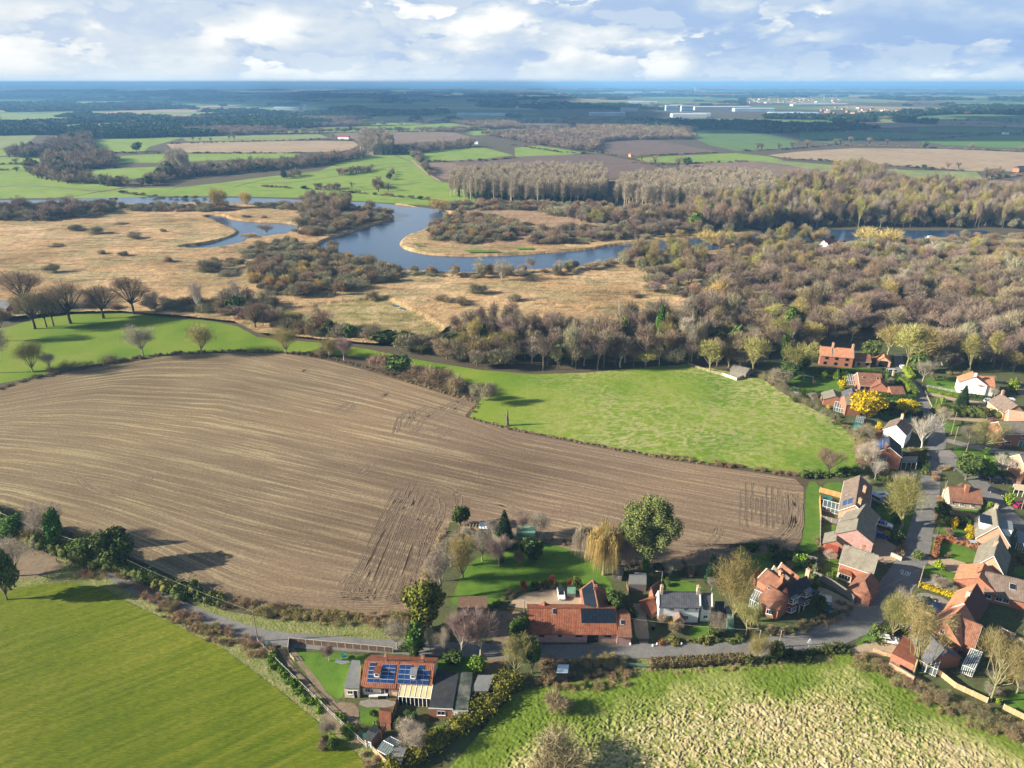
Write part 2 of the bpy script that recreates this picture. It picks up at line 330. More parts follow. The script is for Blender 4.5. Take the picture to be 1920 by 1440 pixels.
for i in range(190):
 d=2400*math.exp(rgf.random()*1.75);a=rgf.uniform(-.66,.66);c=Vector((math.sin(a)*d,math.cos(a)*d,0));w,h=rgf.uniform(90,300)*(d/3500)**.6,rgf.uniform(90,260)*(d/3000)**.8;r=rgf.uniform(-.6,.6);u=Vector((math.cos(r),math.sin(r),0));v=Vector((-u.y,u.x,0))
 if abs(a)<.5 and 2700<d<3700 and a>.05:continue
 sheet('meadow' if i%3 else 'stubble_field',[c-u*w-v*h,c+u*w*1.1-v*h,c+u*w+v*h*rgf.uniform(.6,1.2),c-u*w+v*h],rgf.choice([m_meadow2,m_meadow,m_meadow,m_stub,m_meadow3,m_meadow3]),z=.3+.01*i)
DITCHES=[[(-60,350),(60,349),(120,352),(180,359),(240,358)],[(185,361),(235,351),(260,355)],[(440,350),(500,336),(520,336),(600,320),(700,310),(780,305)],[(490,345),(560,341),(640,330),(720,314),(780,312)],[(590,352),(700,357),(740,349),(790,342)],[(740,290),(760,300),(785,305),(815,338),(835,342)]]
for d in DITCHES:ribbon('ditch',PS(d),3.5,m_dark_soil,z=.13,it=1)
strip=[(-80,630),(20,612),(70,597),(130,590),(230,588),(330,597),(400,603),(445,612),(482,632),(530,637),(600,643),(690,655),(800,678),(900,694),(1000,702),(1100,699),(1200,690),(1290,683),(1370,698),(1432,712),(1480,745),(1560,785),(1603,822),(1608,880),(1560,890),(1500,892),(1400,877),(1250,857),(1100,830),(960,803),(880,782),(905,745),(895,722),(830,705),(770,692),(690,672),(600,662),(520,660),(430,660),(330,663),(250,672),(150,690),(60,708),(-80,735)]
def z_past(x,y):
 k=np.clip((x+20)/60,0,1);return .03+k*.55*np.maximum(0,fbm(x*.55+fbm(x*.3,y*.3,2,3)*3,y*.9,3,1)-.48)+.10*fbm(x*.1,y*.1,2,5)
def c_past(x,y):
 k=np.clip((x+10)/50,0,1)*np.clip(.35+1.5*(fbm(x*.03,y*.03,3,11)-.35),0,1)
 k2=np.clip((-x-30)/60,0,1)[:,None];a=mixc(fbm(x*.05,y*.05,4,2)*1.7-.35,(.095,.185,.012),(.155,.235,.020),(.205,.255,.036))*(1-.12*k2)  # grass dimmed towards the left, its shade put into the colour
 t=np.clip((fbm(x*.75+fbm(x*.3,y*.3,2,3)*3,y*1.1,4,1)-.43)*8,0,1)*k
 b=mixc(fbm(x*.4,y*.4,3,8),(.27,.29,.09),(.40,.34,.18))
 return a*(1-t[:,None])+b*t[:,None]
patch('pasture',PS(strip),.62,z_past,c_past,col_mat('pasture_grass',1.2,.22))
bl=[(-120,1135),(0,1108),(60,1098),(130,1092),(190,1102),(240,1130),(300,1158),(360,1188),(420,1218),(480,1262),(545,1312),(600,1358),(660,1405),(700,1450),(760,1530),(-120,1530)]
rot=R(33)
def c_bl(x,y):
 u=x*math.cos(rot)+y*math.sin(rot);v=-x*math.sin(rot)+y*math.cos(rot)
 s=fbm(v*1.3+fbm(u*.05,v*.1,2,4)*2,u*.07,4,6);k=np.clip((fbm(x*.035,y*.035,2,9)-.3)*2.5,0,1)
 e=np.clip(dist_line(x,y,[P(60,1098),P(190,1100),P(300,1158),P(480,1262),P(660,1405),P(760,1530)])/22,0,1)
 t=.55+(s-.5)*1.9*(1-.5*k)+(fbm(x*.05,y*.05,3,66)-.5)*.8
 a=mixc(t,(.078,.128,.004),(.130,.168,.007),(.19,.205,.020))
 return a*(1.0-.1*e[:,None])
patch('green_field',PS(bl),.45,lambda x,y:.04+.12*fbm(x*.8,y*.8,2,4),c_bl,col_mat('winter_crop',3.6,.38,stretch=(.22,1.5,1,-R(33)),bump=.25))
br=[(780,1530),(835,1450),(880,1400),(925,1345),(960,1305),(1000,1290),(1060,1283),(1150,1268),(1250,1258),(1400,1250),(1500,1243),(1560,1228),(1590,1226),(1620,1245),(1660,1268),(1720,1305),(1800,1345),(1870,1375),(1960,1400),(2050,1440),(2080,1530)]
BRW=PS(br)
def _tus(x,y):
 wx=x+3.2*(fbm(x*.45,y*.45,3,21)-.5);wy=y+3.2*(fbm(x*.45,y*.45,3,31)-.5)
 a=R(28);u=wx*math.cos(a)+wy*math.sin(a);v=-wx*math.sin(a)+wy*math.cos(a)
 d,i=worley(u*1.1,v*2.6,2);d2,_=worley(u*2.4,v*5.0,7)
 return np.clip(1-d*1.05,0,1),np.clip(1-d2,0,1),i
def _edge(x,y):
 return dist_line(x,y,BRW[:19])
def z_br(x,y):
 t,t2,i=_tus(x,y);e=np.clip(_edge(x,y)/9-.25,0,1);big=fbm(x*.08,y*.08,3,3)
 return .05+(.10+.24*e)*t**.8*(.4+.8*i)+.15*t2*(.4+e)+.22*(fbm(x*1.6,y*1.6,3,71)-.4)+.2*big
def c_br(x,y):
 t,t2,i=_tus(x,y);dist=_edge(x,y);big=fbm(x*.07,y*.07,3,13)
 e=np.clip((dist-4.5+(big-.5)*14)/7,0,1);f=fbm(x*2.2,y*2.2,2,17)
 k=np.clip(t*1.1+t2*.8-.16+(i-.5)*.9+(f-.5)*1.7+(big-.5)*1.2,0,1)*(e*.92+.04)
 gr=mixc(f*.7+.3*big,(.065,.110,.010),(.115,.175,.016),(.19,.245,.04))
 st=mixc(fbm(x*1.1,y*1.1,3,19)*1.5-.2,(.31,.26,.12),(.44,.35,.19),(.54,.45,.28))
 yel=np.clip(.5-np.abs(k-.5),0,1)[:,None]*np.array([.10,.13,.0])
 return gr*(1-k[:,None])+st*k[:,None]+yel*.6
patch('tussock_field',BRW,.16,z_br,c_br,col_mat('tussock_grass',9,.22))
pf=[(-120,750),(-10,732),(60,712),(130,695),(200,682),(280,670),(360,664),(450,661),(540,664),(610,675),(680,693),(760,716),(830,738),(893,757),(870,782),(960,808),(1100,835),(1250,862),(1400,884),(1490,897),(1507,915),(1506,960),(1503,1010),(1488,1034),(1400,1042),(1300,1062),(1240,1066),(1100,1040),(1000,1010),(930,1000),(870,990),(845,975),(838,1000),(815,1050),(790,1100),(775,1152),(700,1156),(600,1152),(520,1146),(430,1125),(350,1092),(260,1052),(180,1018),(100,985),(0,952),(-120,915)]
GUIDE=[[(-120,750),(0,728),(150,690),(330,660),(450,658),(700,712),(880,765),(960,800),(1250,858),(1520,897)],[(-120,775),(0,765),(100,748),(188,738),(422,751),(703,809),(900,851),(1250,922),(1520,972)],[(-120,812),(0,806),(188,822),(422,866),(703,931),(880,972),(1100,1015),(1300,1062),(1520,1110)],[(-120,880),(0,884),(188,917),(340,960),(422,985),(609,1030),(740,1062),(860,1095)],[(-120,925),(0,938),(188,990),(328,1050),(430,1100),(516,1128),(656,1142),(773,1150),(900,1160)]]
GW=[np.array([[P(a,b).x,P(a,b).y] for a,b in gl]) for gl in GUIDE]
def furrow(x,y):
 gy=[np.interp(x,gl[:,0],gl[:,1]) for gl in GW];sv=[0,42,88,128,158];s=np.zeros_like(x)
 for k in range(4):
  hi,lo=gy[k],gy[k+1];t=(hi-y)/np.maximum(hi-lo,1e-3)
  s=np.where((t>=0) if k else(t>-9),sv[k]+np.clip(t,-9 if k==0 else 0,1 if k<3 else 9)*(sv[k+1]-sv[k]),s)
 return s
def soil_mat():
 m=bpy.data.materials.new('harvested_soil');m.use_nodes=True;t=m.node_tree;L=t.links.new;b=t.nodes['Principled BSDF']
 b.inputs['Roughness'].default_value=1;b.inputs['Specular IOR Level'].default_value=.1
 at=N(t,'ShaderNodeAttribute',attribute_name='furrow');tn=N(t,'ShaderNodeAttribute',attribute_name='tone');g=N(t,'ShaderNodeNewGeometry')
 sp=N(t,'ShaderNodeSeparateXYZ');L(g.outputs['Position'],sp.inputs[0])
 xm=N(t,'ShaderNodeMath',operation='MULTIPLY');xm.inputs[1].default_value=.035;L(sp.outputs[0],xm.inputs[0])
 cb=N(t,'ShaderNodeCombineXYZ');L(at.outputs['Fac'],cb.inputs[0]);L(xm.outputs[0],cb.inputs[1])
 n=N(t,'ShaderNodeTexNoise');n.inputs['Scale'].default_value=.46;n.inputs['Detail'].default_value=5;n.inputs['Roughness'].default_value=.75;L(cb.outputs[0],n.inputs['Vector'])
 n2=N(t,'ShaderNodeTexNoise');n2.inputs['Scale'].default_value=1.3;n2.inputs['Detail'].default_value=6;n2.inputs['Roughness'].default_value=.75;L(g.outputs['Position'],n2.inputs['Vector'])
 n3=N(t,'ShaderNodeTexNoise');n3.inputs['Scale'].default_value=.035;n3.inputs['Detail'].default_value=3;L(g.outputs['Position'],n3.inputs['Vector'])
 r=N(t,'ShaderNodeMapRange');r.inputs[1].default_value=.51;r.inputs[2].default_value=.60;L(n.outputs[0],r.inputs[0])
 r2=N(t,'ShaderNodeMapRange');r2.inputs[1].default_value=.28;r2.inputs[2].default_value=.56;L(n2.outputs[0],r2.inputs[0])
 r3=N(t,'ShaderNodeMapRange');r3.inputs[1].default_value=.35;r3.inputs[2].default_value=.65;r3.inputs[3].default_value=.45;r3.inputs[4].default_value=1;L(n3.outputs[0],r3.inputs[0])
 k=N(t,'ShaderNodeMath',operation='MULTIPLY');L(r.outputs[0],k.inputs[0]);L(r2.outputs[0],k.inputs[1])
 k2=N(t,'ShaderNodeMath',operation='MULTIPLY');L(k.outputs[0],k2.inputs[0]);L(r3.outputs[0],k2.inputs[1])
 soil=N(t,'ShaderNodeValToRGB');e=soil.color_ramp.elements;e[0].position=.3;e[0].color=(.132,.092,.062,1);e[1].position=.72;e[1].color=(.262,.190,.132,1);L(n2.outputs[0],soil.inputs[0])
 row=N(t,'ShaderNodeMapRange');row.inputs[1].default_value=.34;row.inputs[2].default_value=.52;row.inputs[3].default_value=.80;row.inputs[4].default_value=1.06;L(n.outputs[0],row.inputs[0])
 mu=N(t,'ShaderNodeMixRGB',blend_type='MULTIPLY');mu.inputs[0].default_value=1;L(soil.outputs[0],mu.inputs[1]);L(row.outputs[0],mu.inputs[2])
 mx=N(t,'ShaderNodeMixRGB');mx.inputs[2].default_value=(.385,.31,.19,1);L(k2.outputs[0],mx.inputs[0]);L(mu.outputs[0],mx.inputs[1])
 mt=N(t,'ShaderNodeMixRGB',blend_type='MULTIPLY');mt.inputs[0].default_value=1;L(mx.outputs[0],mt.inputs[1]);L(tn.outputs['Color'],mt.inputs[2]);L(mt.outputs[0],b.inputs['Base Color'])
 bp=N(t,'ShaderNodeBump');bp.inputs['Distance'].default_value=.12;L(n2.outputs[0],bp.inputs['Height'])
 bp2=N(t,'ShaderNodeBump');bp2.inputs['Distance'].default_value=.10;L(n.outputs[0],bp2.inputs['Height']);L(bp.outputs[0],bp2.inputs['Normal']);L(bp2.outputs[0],b.inputs['Normal'])
 return m
def c_pf(x,y):
 a=mixc(fbm(x*.02,y*.03,3,41)*1.6-.3,(.74,.72,.70),(1.0,1.0,1.0),(1.18,1.15,1.08))
 w=np.clip((-x-0)/140,0,1)[:,None];return a*(1+w*np.array([.04,.10,-.02]))
m_soil=soil_mat()
patch('harvested_field',PS(pf),1.1,lambda x,y:.045+.06*fbm(x*.2,y*.2,2,2),c_pf,m_soil,attrs={'furrow':furrow})
m_rut=mat('rut_soil',(.125,.088,.061),(.20,.145,.10),1.3,rough=1);m_rut2=mat('turned_soil',(.22,.16,.11),(.32,.24,.15),1.3,rough=1)
def ruts():
 a,b=MB(),MB();rg=random.Random(5)
 def tr(pts,w=.45,off=.9,n=2):
  pts=PS(pts);dirs=[]
  for k in range(n):
   o=(k-(n-1)/2)*off*2;q=[]
   for i,p in enumerate(pts):
    d=(pts[min(i+1,len(pts)-1)]-pts[max(i-1,0)]).normalized();q.append(p+Vector((-d.y,d.x,0))*o)
   ribbon('',q,w,None,z=.125,jit=.08,it=2,mb=a,seed=rg.random())
   ribbon('',[p+Vector((.38,.12,0)) for p in q],w*.55,None,z=.135,jit=.08,it=2,mb=b,seed=rg.random())
 for i in range(13):
  t=i/12;tr([(745+88*t+rg.uniform(-6,6),905+45*t+rg.uniform(-22,22)),(722+90*t,960+30*t),(690+105*t+rg.uniform(-4,4),1030+22*t),(640+138*t+rg.uniform(-6,6),1118+18*t)],w=rg.uniform(.12,.26))
 for i in range(7):
  t=i/6;tr([(600+60*t,1112+26*t),(690+30*t,1120+18*t),(765+8*t,1108+26*t),(790+6*t,1070+10*t),(815+6*t,1025)],w=.3)
 for c in([(625,771),(660,752),(664,765),(640,776)],[(672,884),(697,868),(700,878),(676,889)],[(712,745),(727,735),(722,744),(706,747)],[(565,697),(573,692),(571,698)],[(250,905),(285,885),(288,895),(250,912)],[(140,890),(165,915),(195,927),(225,925)],[(68,735),(78,728),(84,736)],[(268,684),(290,693)],[(740,812),(748,780),(775,765),(770,790)],[(760,800),(775,778),(800,762)],[(775,812),(800,775),(830,762)],[(810,810),(835,800),(845,810),(820,820)],[(800,785),(840,760),(860,750)],[(820,790),(860,765),(878,752)],[(845,770),(870,745),(880,738)],[(780,905),(840,912),(862,935),(850,965)],[(800,925),(830,940),(820,985),(790,1020)],[(640,1100),(655,1075),(672,1090),(700,1130)],[(880,940),(960,955),(1000,985)],[(850,925),(930,940),(1010,975)],[(1058,976),(1075,970)]):tr(c,w=.42,off=.8)
 for i in range(9):
  t=i/8;tr([(1395+75*t+rg.uniform(-3,3),915+rg.uniform(-16,20)),(1393+78*t,945),(1392+80*t,975+rg.uniform(-20,16))],w=.2)
 for i in range(6):
  t=i/5;tr([(1488-10*t,925),(1500-18*t,960),(1495-26*t,1005-5*t),(1440-20*t,1030-12*t),(1300,1030-12*t),(1200+20*t,1020-8*t)],w=.35)
 tr([(1330,1000),(1350,985),(1340,1015),(1310,1025)],w=.35)
 tag(a.build('wheel_tracks',m_rut),kind='structure');tag(b.build('wheel_track_ridges',m_rut2),kind='structure')
ruts()
sheet('ploughed_ground',PS([(-60,1015),(20,1018),(90,1035),(115,1065),(60,1085),(-60,1100)]),m_dirt,.05,amp=.8,step=3)
m_verge=mat('rough_verge',(.09,.13,.025),(.17,.19,.055),.5,(.30,.25,.14),rough=1,scale2=2.5,bump=.25,bscale=1.6)
sheet('verge',PS([(-60,1100),(60,1080),(120,1055),(60,1022),(100,1015),(200,1062),(330,1125),(420,1180),(482,1202),(560,1290),(690,1392),(720,1450),(700,1450),(600,1362),(480,1266),(360,1192),(200,1106),(130,1096),(0,1112),(-60,1125)]),m_verge,.03,amp=.5,step=3)
sheet('verge',PS([(330,1110),(420,1145),(520,1162),(620,1164),(770,1163),(800,1205),(600,1195),(480,1186),(400,1160)]),m_verge,.035)
sheet('verge',PS([(1180,1262),(1200,1235),(1400,1238),(1480,1232),(1600,1215),(1630,1235),(1760,1295),(1960,1375),(1960,1405),(1800,1348),(1660,1270),(1590,1228),(1400,1253)]),m_verge,.03)
sheet('village_ground',PS([(1380,690),(1480,655),(1700,640),(1900,690),(2000,720),(2050,1420),(1960,1400),(1860,1370),(1700,1295),(1600,1232),(1540,1238),(1400,1240),(1200,1240),(1010,1290),(955,1300),(880,1400),(790,1530),(700,1530),(690,1400),(560,1290),(484,1200),(800,1205),(775,1155),(800,1095),(838,1000),(845,975),(870,990),(1000,1010),(1240,1066),(1300,1062),(1400,1042),(1488,1034),(1506,960),(1507,915),(1540,900),(1610,885),(1605,822),(1560,785),(1480,745),(1432,712)]),m_village,.02)
LAWNS=[[(845,1128),(870,1065),(900,1042),(940,1036),(1000,1020),(1060,1022),(1105,1045),(1145,1090),(1150,1112),(1110,1110),(1050,1100),(985,1105),(950,1120),(915,1142),(850,1134)],[(542,1222),(640,1226),(738,1232),(700,1242),(662,1245),(646,1305),(630,1312),(600,1288),(555,1246)],[(818,1236),(890,1228),(892,1250),(870,1266),(822,1262)],[(678,1326),(724,1330),(718,1360),(692,1364),(672,1352)],[(812,1360),(840,1358),(825,1375),(800,1382)],[(1312,1168),(1362,1168),(1354,1196),(1300,1198),(1288,1182)],[(1232,1080),(1300,1092),(1330,1108),(1245,1110)],[(1395,1036),(1460,1032),(1512,1050),(1522,1072),(1500,1104),(1440,1098),(1398,1078)],[(1548,1052),(1578,1046),(1576,1085),(1592,1108),(1538,1088)],[(1512,902),(1538,904),(1540,1000),(1532,1038),(1496,1036),(1508,1000)],[(1748,1008),(1768,1010),(1835,1034),(1828,1058),(1748,1046)],[(1732,1056),(1802,1078),(1802,1096),(1770,1090),(1726,1076)],[(1792,946),(1868,952),(1862,966),(1806,963)],[(1760,982),(1812,994),(1810,1008),(1752,996)],[(1786,834),(1850,846),(1915,852),(1925,870),(1840,862),(1790,854)],[(1728,706),(1800,708),(1812,712),(1800,738),(1745,728)],[(1472,703),(1575,710),(1582,728),(1560,745),(1486,732)],[(1580,686),(1640,690),(1645,700),(1575,697)],[(1640,940),(1720,950),(1708,1000),(1680,985),(1650,990)],[(1540,985),(1575,985),(1574,1003),(1540,1010)],[(1544,905),(1585,905),(1582,925),(1545,925)],[(1655,893),(1710,880),(1722,895),(1700,905)],[(1620,1140),(1650,1112),(1662,1088),(1658,1110),(1640,1132)],[(1650,768),(1690,770),(1690,785),(1650,785)],[(1740,742),(1790,760),(1830,768),(1760,770)],[(1880,1300),(1960,1290),(1970,1330),(1890,1340)],[(1770,790),(1800,796),(1790,812),(1765,806)],[(1600,1218),(1640,1200),(1652,1182),(1620,1190)],[(1770,1130),(1790,1142),(1800,1160),(1760,1150)],[(1905,1060),(1960,1060),(1960,1085),(1900,1080)]]
for i,l in enumerate(LAWNS):sheet('lawn',smooth_poly(PS(l),1),m_lawn,.055+.001*(i%5),amp=.12,step=1.5,seed=i)
for i,(l,m) in enumerate([([(948,1141),(965,1122),(1000,1108),(1050,1104),(1088,1112),(1092,1142)],m_gravel),([(918,1146),(990,1146),(990,1205),(952,1240),(915,1275),(878,1272),(915,1232),(925,1200)],m_dirt),([(1180,1132),(1208,1132),(1220,1212),(1196,1212)],m_gravel),([(1528,1098),(1560,1108),(1618,1142),(1604,1154),(1540,1135)],m_gravel),([(1640,1000),(1690,1030),(1688,1048),(1650,1062),(1628,1020)],m_gravel),([(1735,1042),(1800,1050),(1828,1068),(1805,1080),(1728,1054)],m_gravel),([(1728,1082),(1796,1098),(1790,1112),(1722,1094)],m_paving),([(1722,1108),(1782,1124),(1778,1146),(1712,1130)],m_paving),([(1590,1218),(1640,1200),(1660,1188),(1720,1200),(1700,1225),(1660,1232),(1600,1228)],m_gravel),([(1748,1000),(1815,1012),(1830,1025),(1745,1008)],m_paving),([(600,1345),(628,1315),(676,1320),(668,1370),(690,1400),(660,1392)],m_dirt),([(675,1312),(742,1312),(738,1328),(672,1326)],m_paving),([(1620,755),(1650,755),(1650,770),(1612,768)],m_paving),([(1590,725),(1612,727),(1640,750),(1600,748)],m_gravel),([(1150,1212),(1222,1212),(1220,1222),(1150,1222)],m_gravel),([(1680,885),(1722,885),(1716,902),(1670,900)],m_paving),([(1860,918),(1890,940),(1905,960),(1880,955)],m_paving)]):
 sheet('drive',smooth_poly(PS(l),1),m,.062+.001*(i%4),amp=.1,step=1.5)
ribbon('dirt_track',PS([(545,1215),(560,1238),(600,1290),(650,1350),(690,1385)]),1.0,m_dirt,.066,jit=.2)
ribbon('dirt_track',PS([(525,1215),(540,1240),(585,1295),(630,1345),(680,1390)]),1.0,m_dirt,.066,jit=.2)
ribbon('track',PS([(1775,826),(1800,832),(1850,843),(1900,850),(1960,858)]),3.6,m_asph2,.07,jit=.2)
ribbon('track',PS([(1776,783),(1830,787),(1880,792),(1900,800)]),3.6,m_gravel,.07,jit=.2)
ribbon('track',PS([(1733,737),(1760,742),(1800,752),(1850,757),(1900,765)]),3.2,m_gravel,.072,jit=.2)
ribbon('path',PS([(1545,262),(1430,300)]),.5,m_dirt,.2) if False else None
for m in([(772,300),(800,325),(825,340)],[(1395,352),(1250,340),(1060,338),(900,345)]):ribbon('track',PS(m),4,m_stub,.16)
ribbon('road',PS([(-120,905),(60,988),(200,1068),(300,1123),(370,1155),(430,1178),(500,1196),(580,1204),(700,1211),(800,1216),(960,1222),(1100,1222),(1250,1221),(1360,1220),(1410,1217),(1464,1210),(1520,1200),(1563,1190),(1605,1168),(1640,1140),(1672,1110),(1697,1076),(1716,1042),(1732,975),(1742,931),(1745,887),(1752,847),(1760,820),(1752,788),(1734,764),(1725,740),(1710,720),(1696,704),(1686,684),(1684,665)]),[4,4,4,4,4,4.1,4.3,4.3,4.2,4.2,4.2,4.2,4.2,4.4,4.8,5.4,6.3,6.9,7.2,7.3,7.2,6.9,6.3,5.8,5.6,5.6,5.8,5.4,4.9,4.6,4.4,4.2,4.0,3.8,3.6],m_asph,.08,jit=.14,it=3)
ribbon('side_road',PS([(1755,862),(1790,868),(1815,885),(1835,905),(1858,932),(1885,962),(1925,995),(1980,1035)]),[10,8,5,6,5,5,5,5],m_asph,.084,jit=.1,it=3)
sheet('road_patch',PS([(1752,841),(1782,843),(1796,858),(1752,857)]),m_asph2,.09,amp=.3,step=1)
for nm,pts in(('kerb',[(1640,1150),(1672,1122),(1700,1088)]),('kerb',[(1738,1040),(1746,975),(1757,931),(1760,895)])):
 mb=MB();q=smooth_poly(PS(pts),2,False)
 for a,b in zip(q[:-1],q[1:]):mb.box(((a+b)/2)+Vector((1.9,-.6,.06)),((b-a).length,.14,.13),(b-a))
 tag(mb.build(nm,m_paving),kind='structure')
def slow():
 G={'S':[(.85,.12,.5,0),(.15,.12),(.1,.42),(.85,.55),(.88,.85),(.5,1),(.12,.86)],'L':[(.1,1),(.1,0),(.9,0)],'O':[(.1,.1),(.1,.9),(.9,.9),(.9,.1),(.1,.1)],'W':[(.02,1),(.28,0),(.5,.8),(.72,0),(.98,1)]}
 G['S']=[(.12,.12),(.5,.0),(.88,.15),(.85,.42),(.15,.58),(.12,.86),(.5,1),(.88,.88)]
 o=P(1688,1072);r=(P(1706,1078)-o);u=r.normalized();v=Vector((-u.y,u.x,0));mb=MB();Lh,Wd=2.3,r.length/4.3
 for k,ch in enumerate('SLOW'):
  for a,b in zip(G[ch][:-1],G[ch][1:]):
   A=o+u*(k*Wd*1.1+a[0]*Wd)+v*(a[1]*Lh-Lh/2);B=o+u*(k*Wd*1.1+b[0]*Wd)+v*(b[1]*Lh-Lh/2)
   d=(B-A).normalized();n=Vector((-d.y,d.x,0))*.085;z=Vector((0,0,.092))
   A-=d*.05;B+=d*.05;mb.poly([A-n+z,B-n+z,B+n+z,A+n+z])
 o=mb.build('road_marking',m_white_paint);tag(o,'worn white word SLOW painted across the tarmac bend','road marking')
slow()
river=[(-120,376),(0,376),(100,376),(217,370),(317,371),(400,371),(483,372),(567,375),(620,379),(672,379),(707,381),(747,385),(807,391),(842,397),(843,407),(813,417),(793,433),(773,440),(757,447),(748,457),(753,466),(777,474),(803,479),(843,481),(877,482),(920,481),(977,479),(1027,475),(1060,473),(1110,469),(1143,462),(1200,456),(1294,448),(1350,444),(1402,441),(1481,433),(1549,431),(1612,431),(1676,433),(1800,432),(1860,433),(1840,441),(1800,441),(1744,450),(1699,451),(1640,449),(1594,453),(1549,450),(1500,452),(1432,452),(1402,457),(1361,468),(1312,476),(1237,478),(1160,486),(1127,495),(1080,503),(1010,508),(927,512),(893,515),(820,512),(760,509),(747,500),(693,489),(660,482),(625,474),(597,465),(597,458),(627,446),(660,436),(693,426),(727,416),(740,411),(737,402),(710,394),(673,390),(583,384),(480,383),(400,382),(317,383),(217,384),(100,387),(0,388),(-120,388)]
pond=[(383,408),(395,405),(422,406),(430,412),(467,417),(500,418),(533,419),(563,424),(563,431),(533,440),(500,446),(477,448),(467,450),(450,458),(407,467),(377,468),(333,467),(345,463),(372,461),(400,456),(433,446),(450,438),(443,431),(417,422),(400,413)]
stream=[(735,574),(760,583),(785,588),(800,592)];stream2=[(574,590),(590,576),(630,545),(640,538)]
m_water=bpy.data.materials.new('water');m_water.use_nodes=True
def _w():
 t=m_water.node_tree;b=t.nodes['Principled BSDF'];b.inputs['Base Color'].default_value=(.028,.065,.13,1);b.inputs['Roughness'].default_value=.14;b.inputs['IOR'].default_value=1.33;b.inputs['Specular IOR Level'].default_value=1.0
 g=N(t,'ShaderNodeNewGeometry');n=N(t,'ShaderNodeTexNoise');n.inputs['Scale'].default_value=.5;n.inputs['Detail'].default_value=4;t.links.new(g.outputs['Position'],n.inputs['Vector'])
 bp=N(t,'ShaderNodeBump');bp.inputs['Distance'].default_value=.10;t.links.new(n.outputs[0],bp.inputs['Height']);t.links.new(bp.outputs[0],b.inputs['Normal'])
_w()
RW=smooth_poly(PS(river),1);PW=smooth_poly(PS(pond),1)
sheet('river',RW,m_water,.22);sheet('pond',PW,m_water,.23)
for s in(stream,stream2):ribbon('stream',PS(s),2.5,m_water,.9,jit=.3)
marsh=[(-140,381),(0,386),(220,383),(400,381),(560,381),(600,379),(670,388),(745,384),(845,396),(850,390),(880,392),(930,388),(1000,383),(1060,382),(1140,392),(1240,400),(1340,420),(1440,440),(1560,470),(1500,510),(1440,540),(1400,570),(1300,605),(1200,618),(1000,618),(850,612),(800,640),(700,650),(600,640),(520,632),(484,630),(440,608),(330,596),(230,587),(130,589),(60,597),(-140,615)]
PENIN=[P(840,396),P(900,390),P(1060,384),P(1180,398),P(1320,420),P(1300,440),P(1100,452),P(960,462),P(860,462),P(800,440)]
g_sedge=[P(590,575),P(720,560),P(800,600),P(860,640),P(760,640),P(600,625)]
def water_d(x,y):
 w=inside(x,y,RW)|inside(x,y,PW);d=np.minimum(dist_line(x,y,RW+[RW[0]]),dist_line(x,y,PW+[PW[0]]));return w,d
def z_marsh(x,y):
 w,d=water_d(x,y);h=.9+1.3*fbm(x*.03,y*.03,3,4)+.7*(fbm(x*.5,y*.5,3,9)-.4)
 s=inside(x,y,g_sedge);h=np.where(s,.45+.5*fbm(x*.5,y*.5,2,3),h)
 r=np.clip(d/1.2,0,1);return np.where(w,-.6,h*r+.1)
def c_marsh(x,y):
 a=mixc(fbm(x*.02,y*.025,4,5)*1.9-.4,(.22,.15,.068),(.37,.24,.115),(.43,.285,.145),(.48,.33,.18))
 k=np.clip((fbm(x*.035,y*.06,4,25)-.52)*9,0,1)[:,None]*.6;a=a*(1-k)+np.array([.27,.235,.115])*k
 s=(inside(x,y,g_sedge)*1.0)[:,None]*.75;b=mixc(fbm(x*.12,y*.2,3,33)*2-.5,(.13,.14,.04),(.25,.22,.09),(.38,.30,.15))
 dk=np.clip((fbm(x*.06,y*.35,3,45)-.60)*9,0,1)[:,None]*.6;a=a*(1-dk)+np.array([.11,.09,.045])*dk
 pn=inside(x,y,PENIN)[:,None]*.75;a=a*(1-pn)+np.array([.29,.19,.125])*pn
 f=((fbm(x*.7,y*.7,3,61)*1.1+.42)*(.78+.44*fbm(x*.07,y*.12,3,81)))[:,None];return(a*(1-s)+b*s)*f
patch('reed_marsh',PS(marsh),1.5,z_marsh,c_marsh,col_mat('reeds',.7,.22,bump=.5,bscale=.9))
for q in([(772,452),(780,462),(800,467),(782,467)],[(870,474),(930,475),(940,478),(880,479)],[(970,470),(1000,470),(1000,473),(970,473)]):sheet('river_bank',PS(q),m_lawn,2.2)
def vm(name,c,var=.36,rough=.9,spec=.15,attr='tone',c2=None,scale=.6):
 return mat(name,c,c2,scale=scale,var=var,rough=rough,spec=spec,attr=attr)
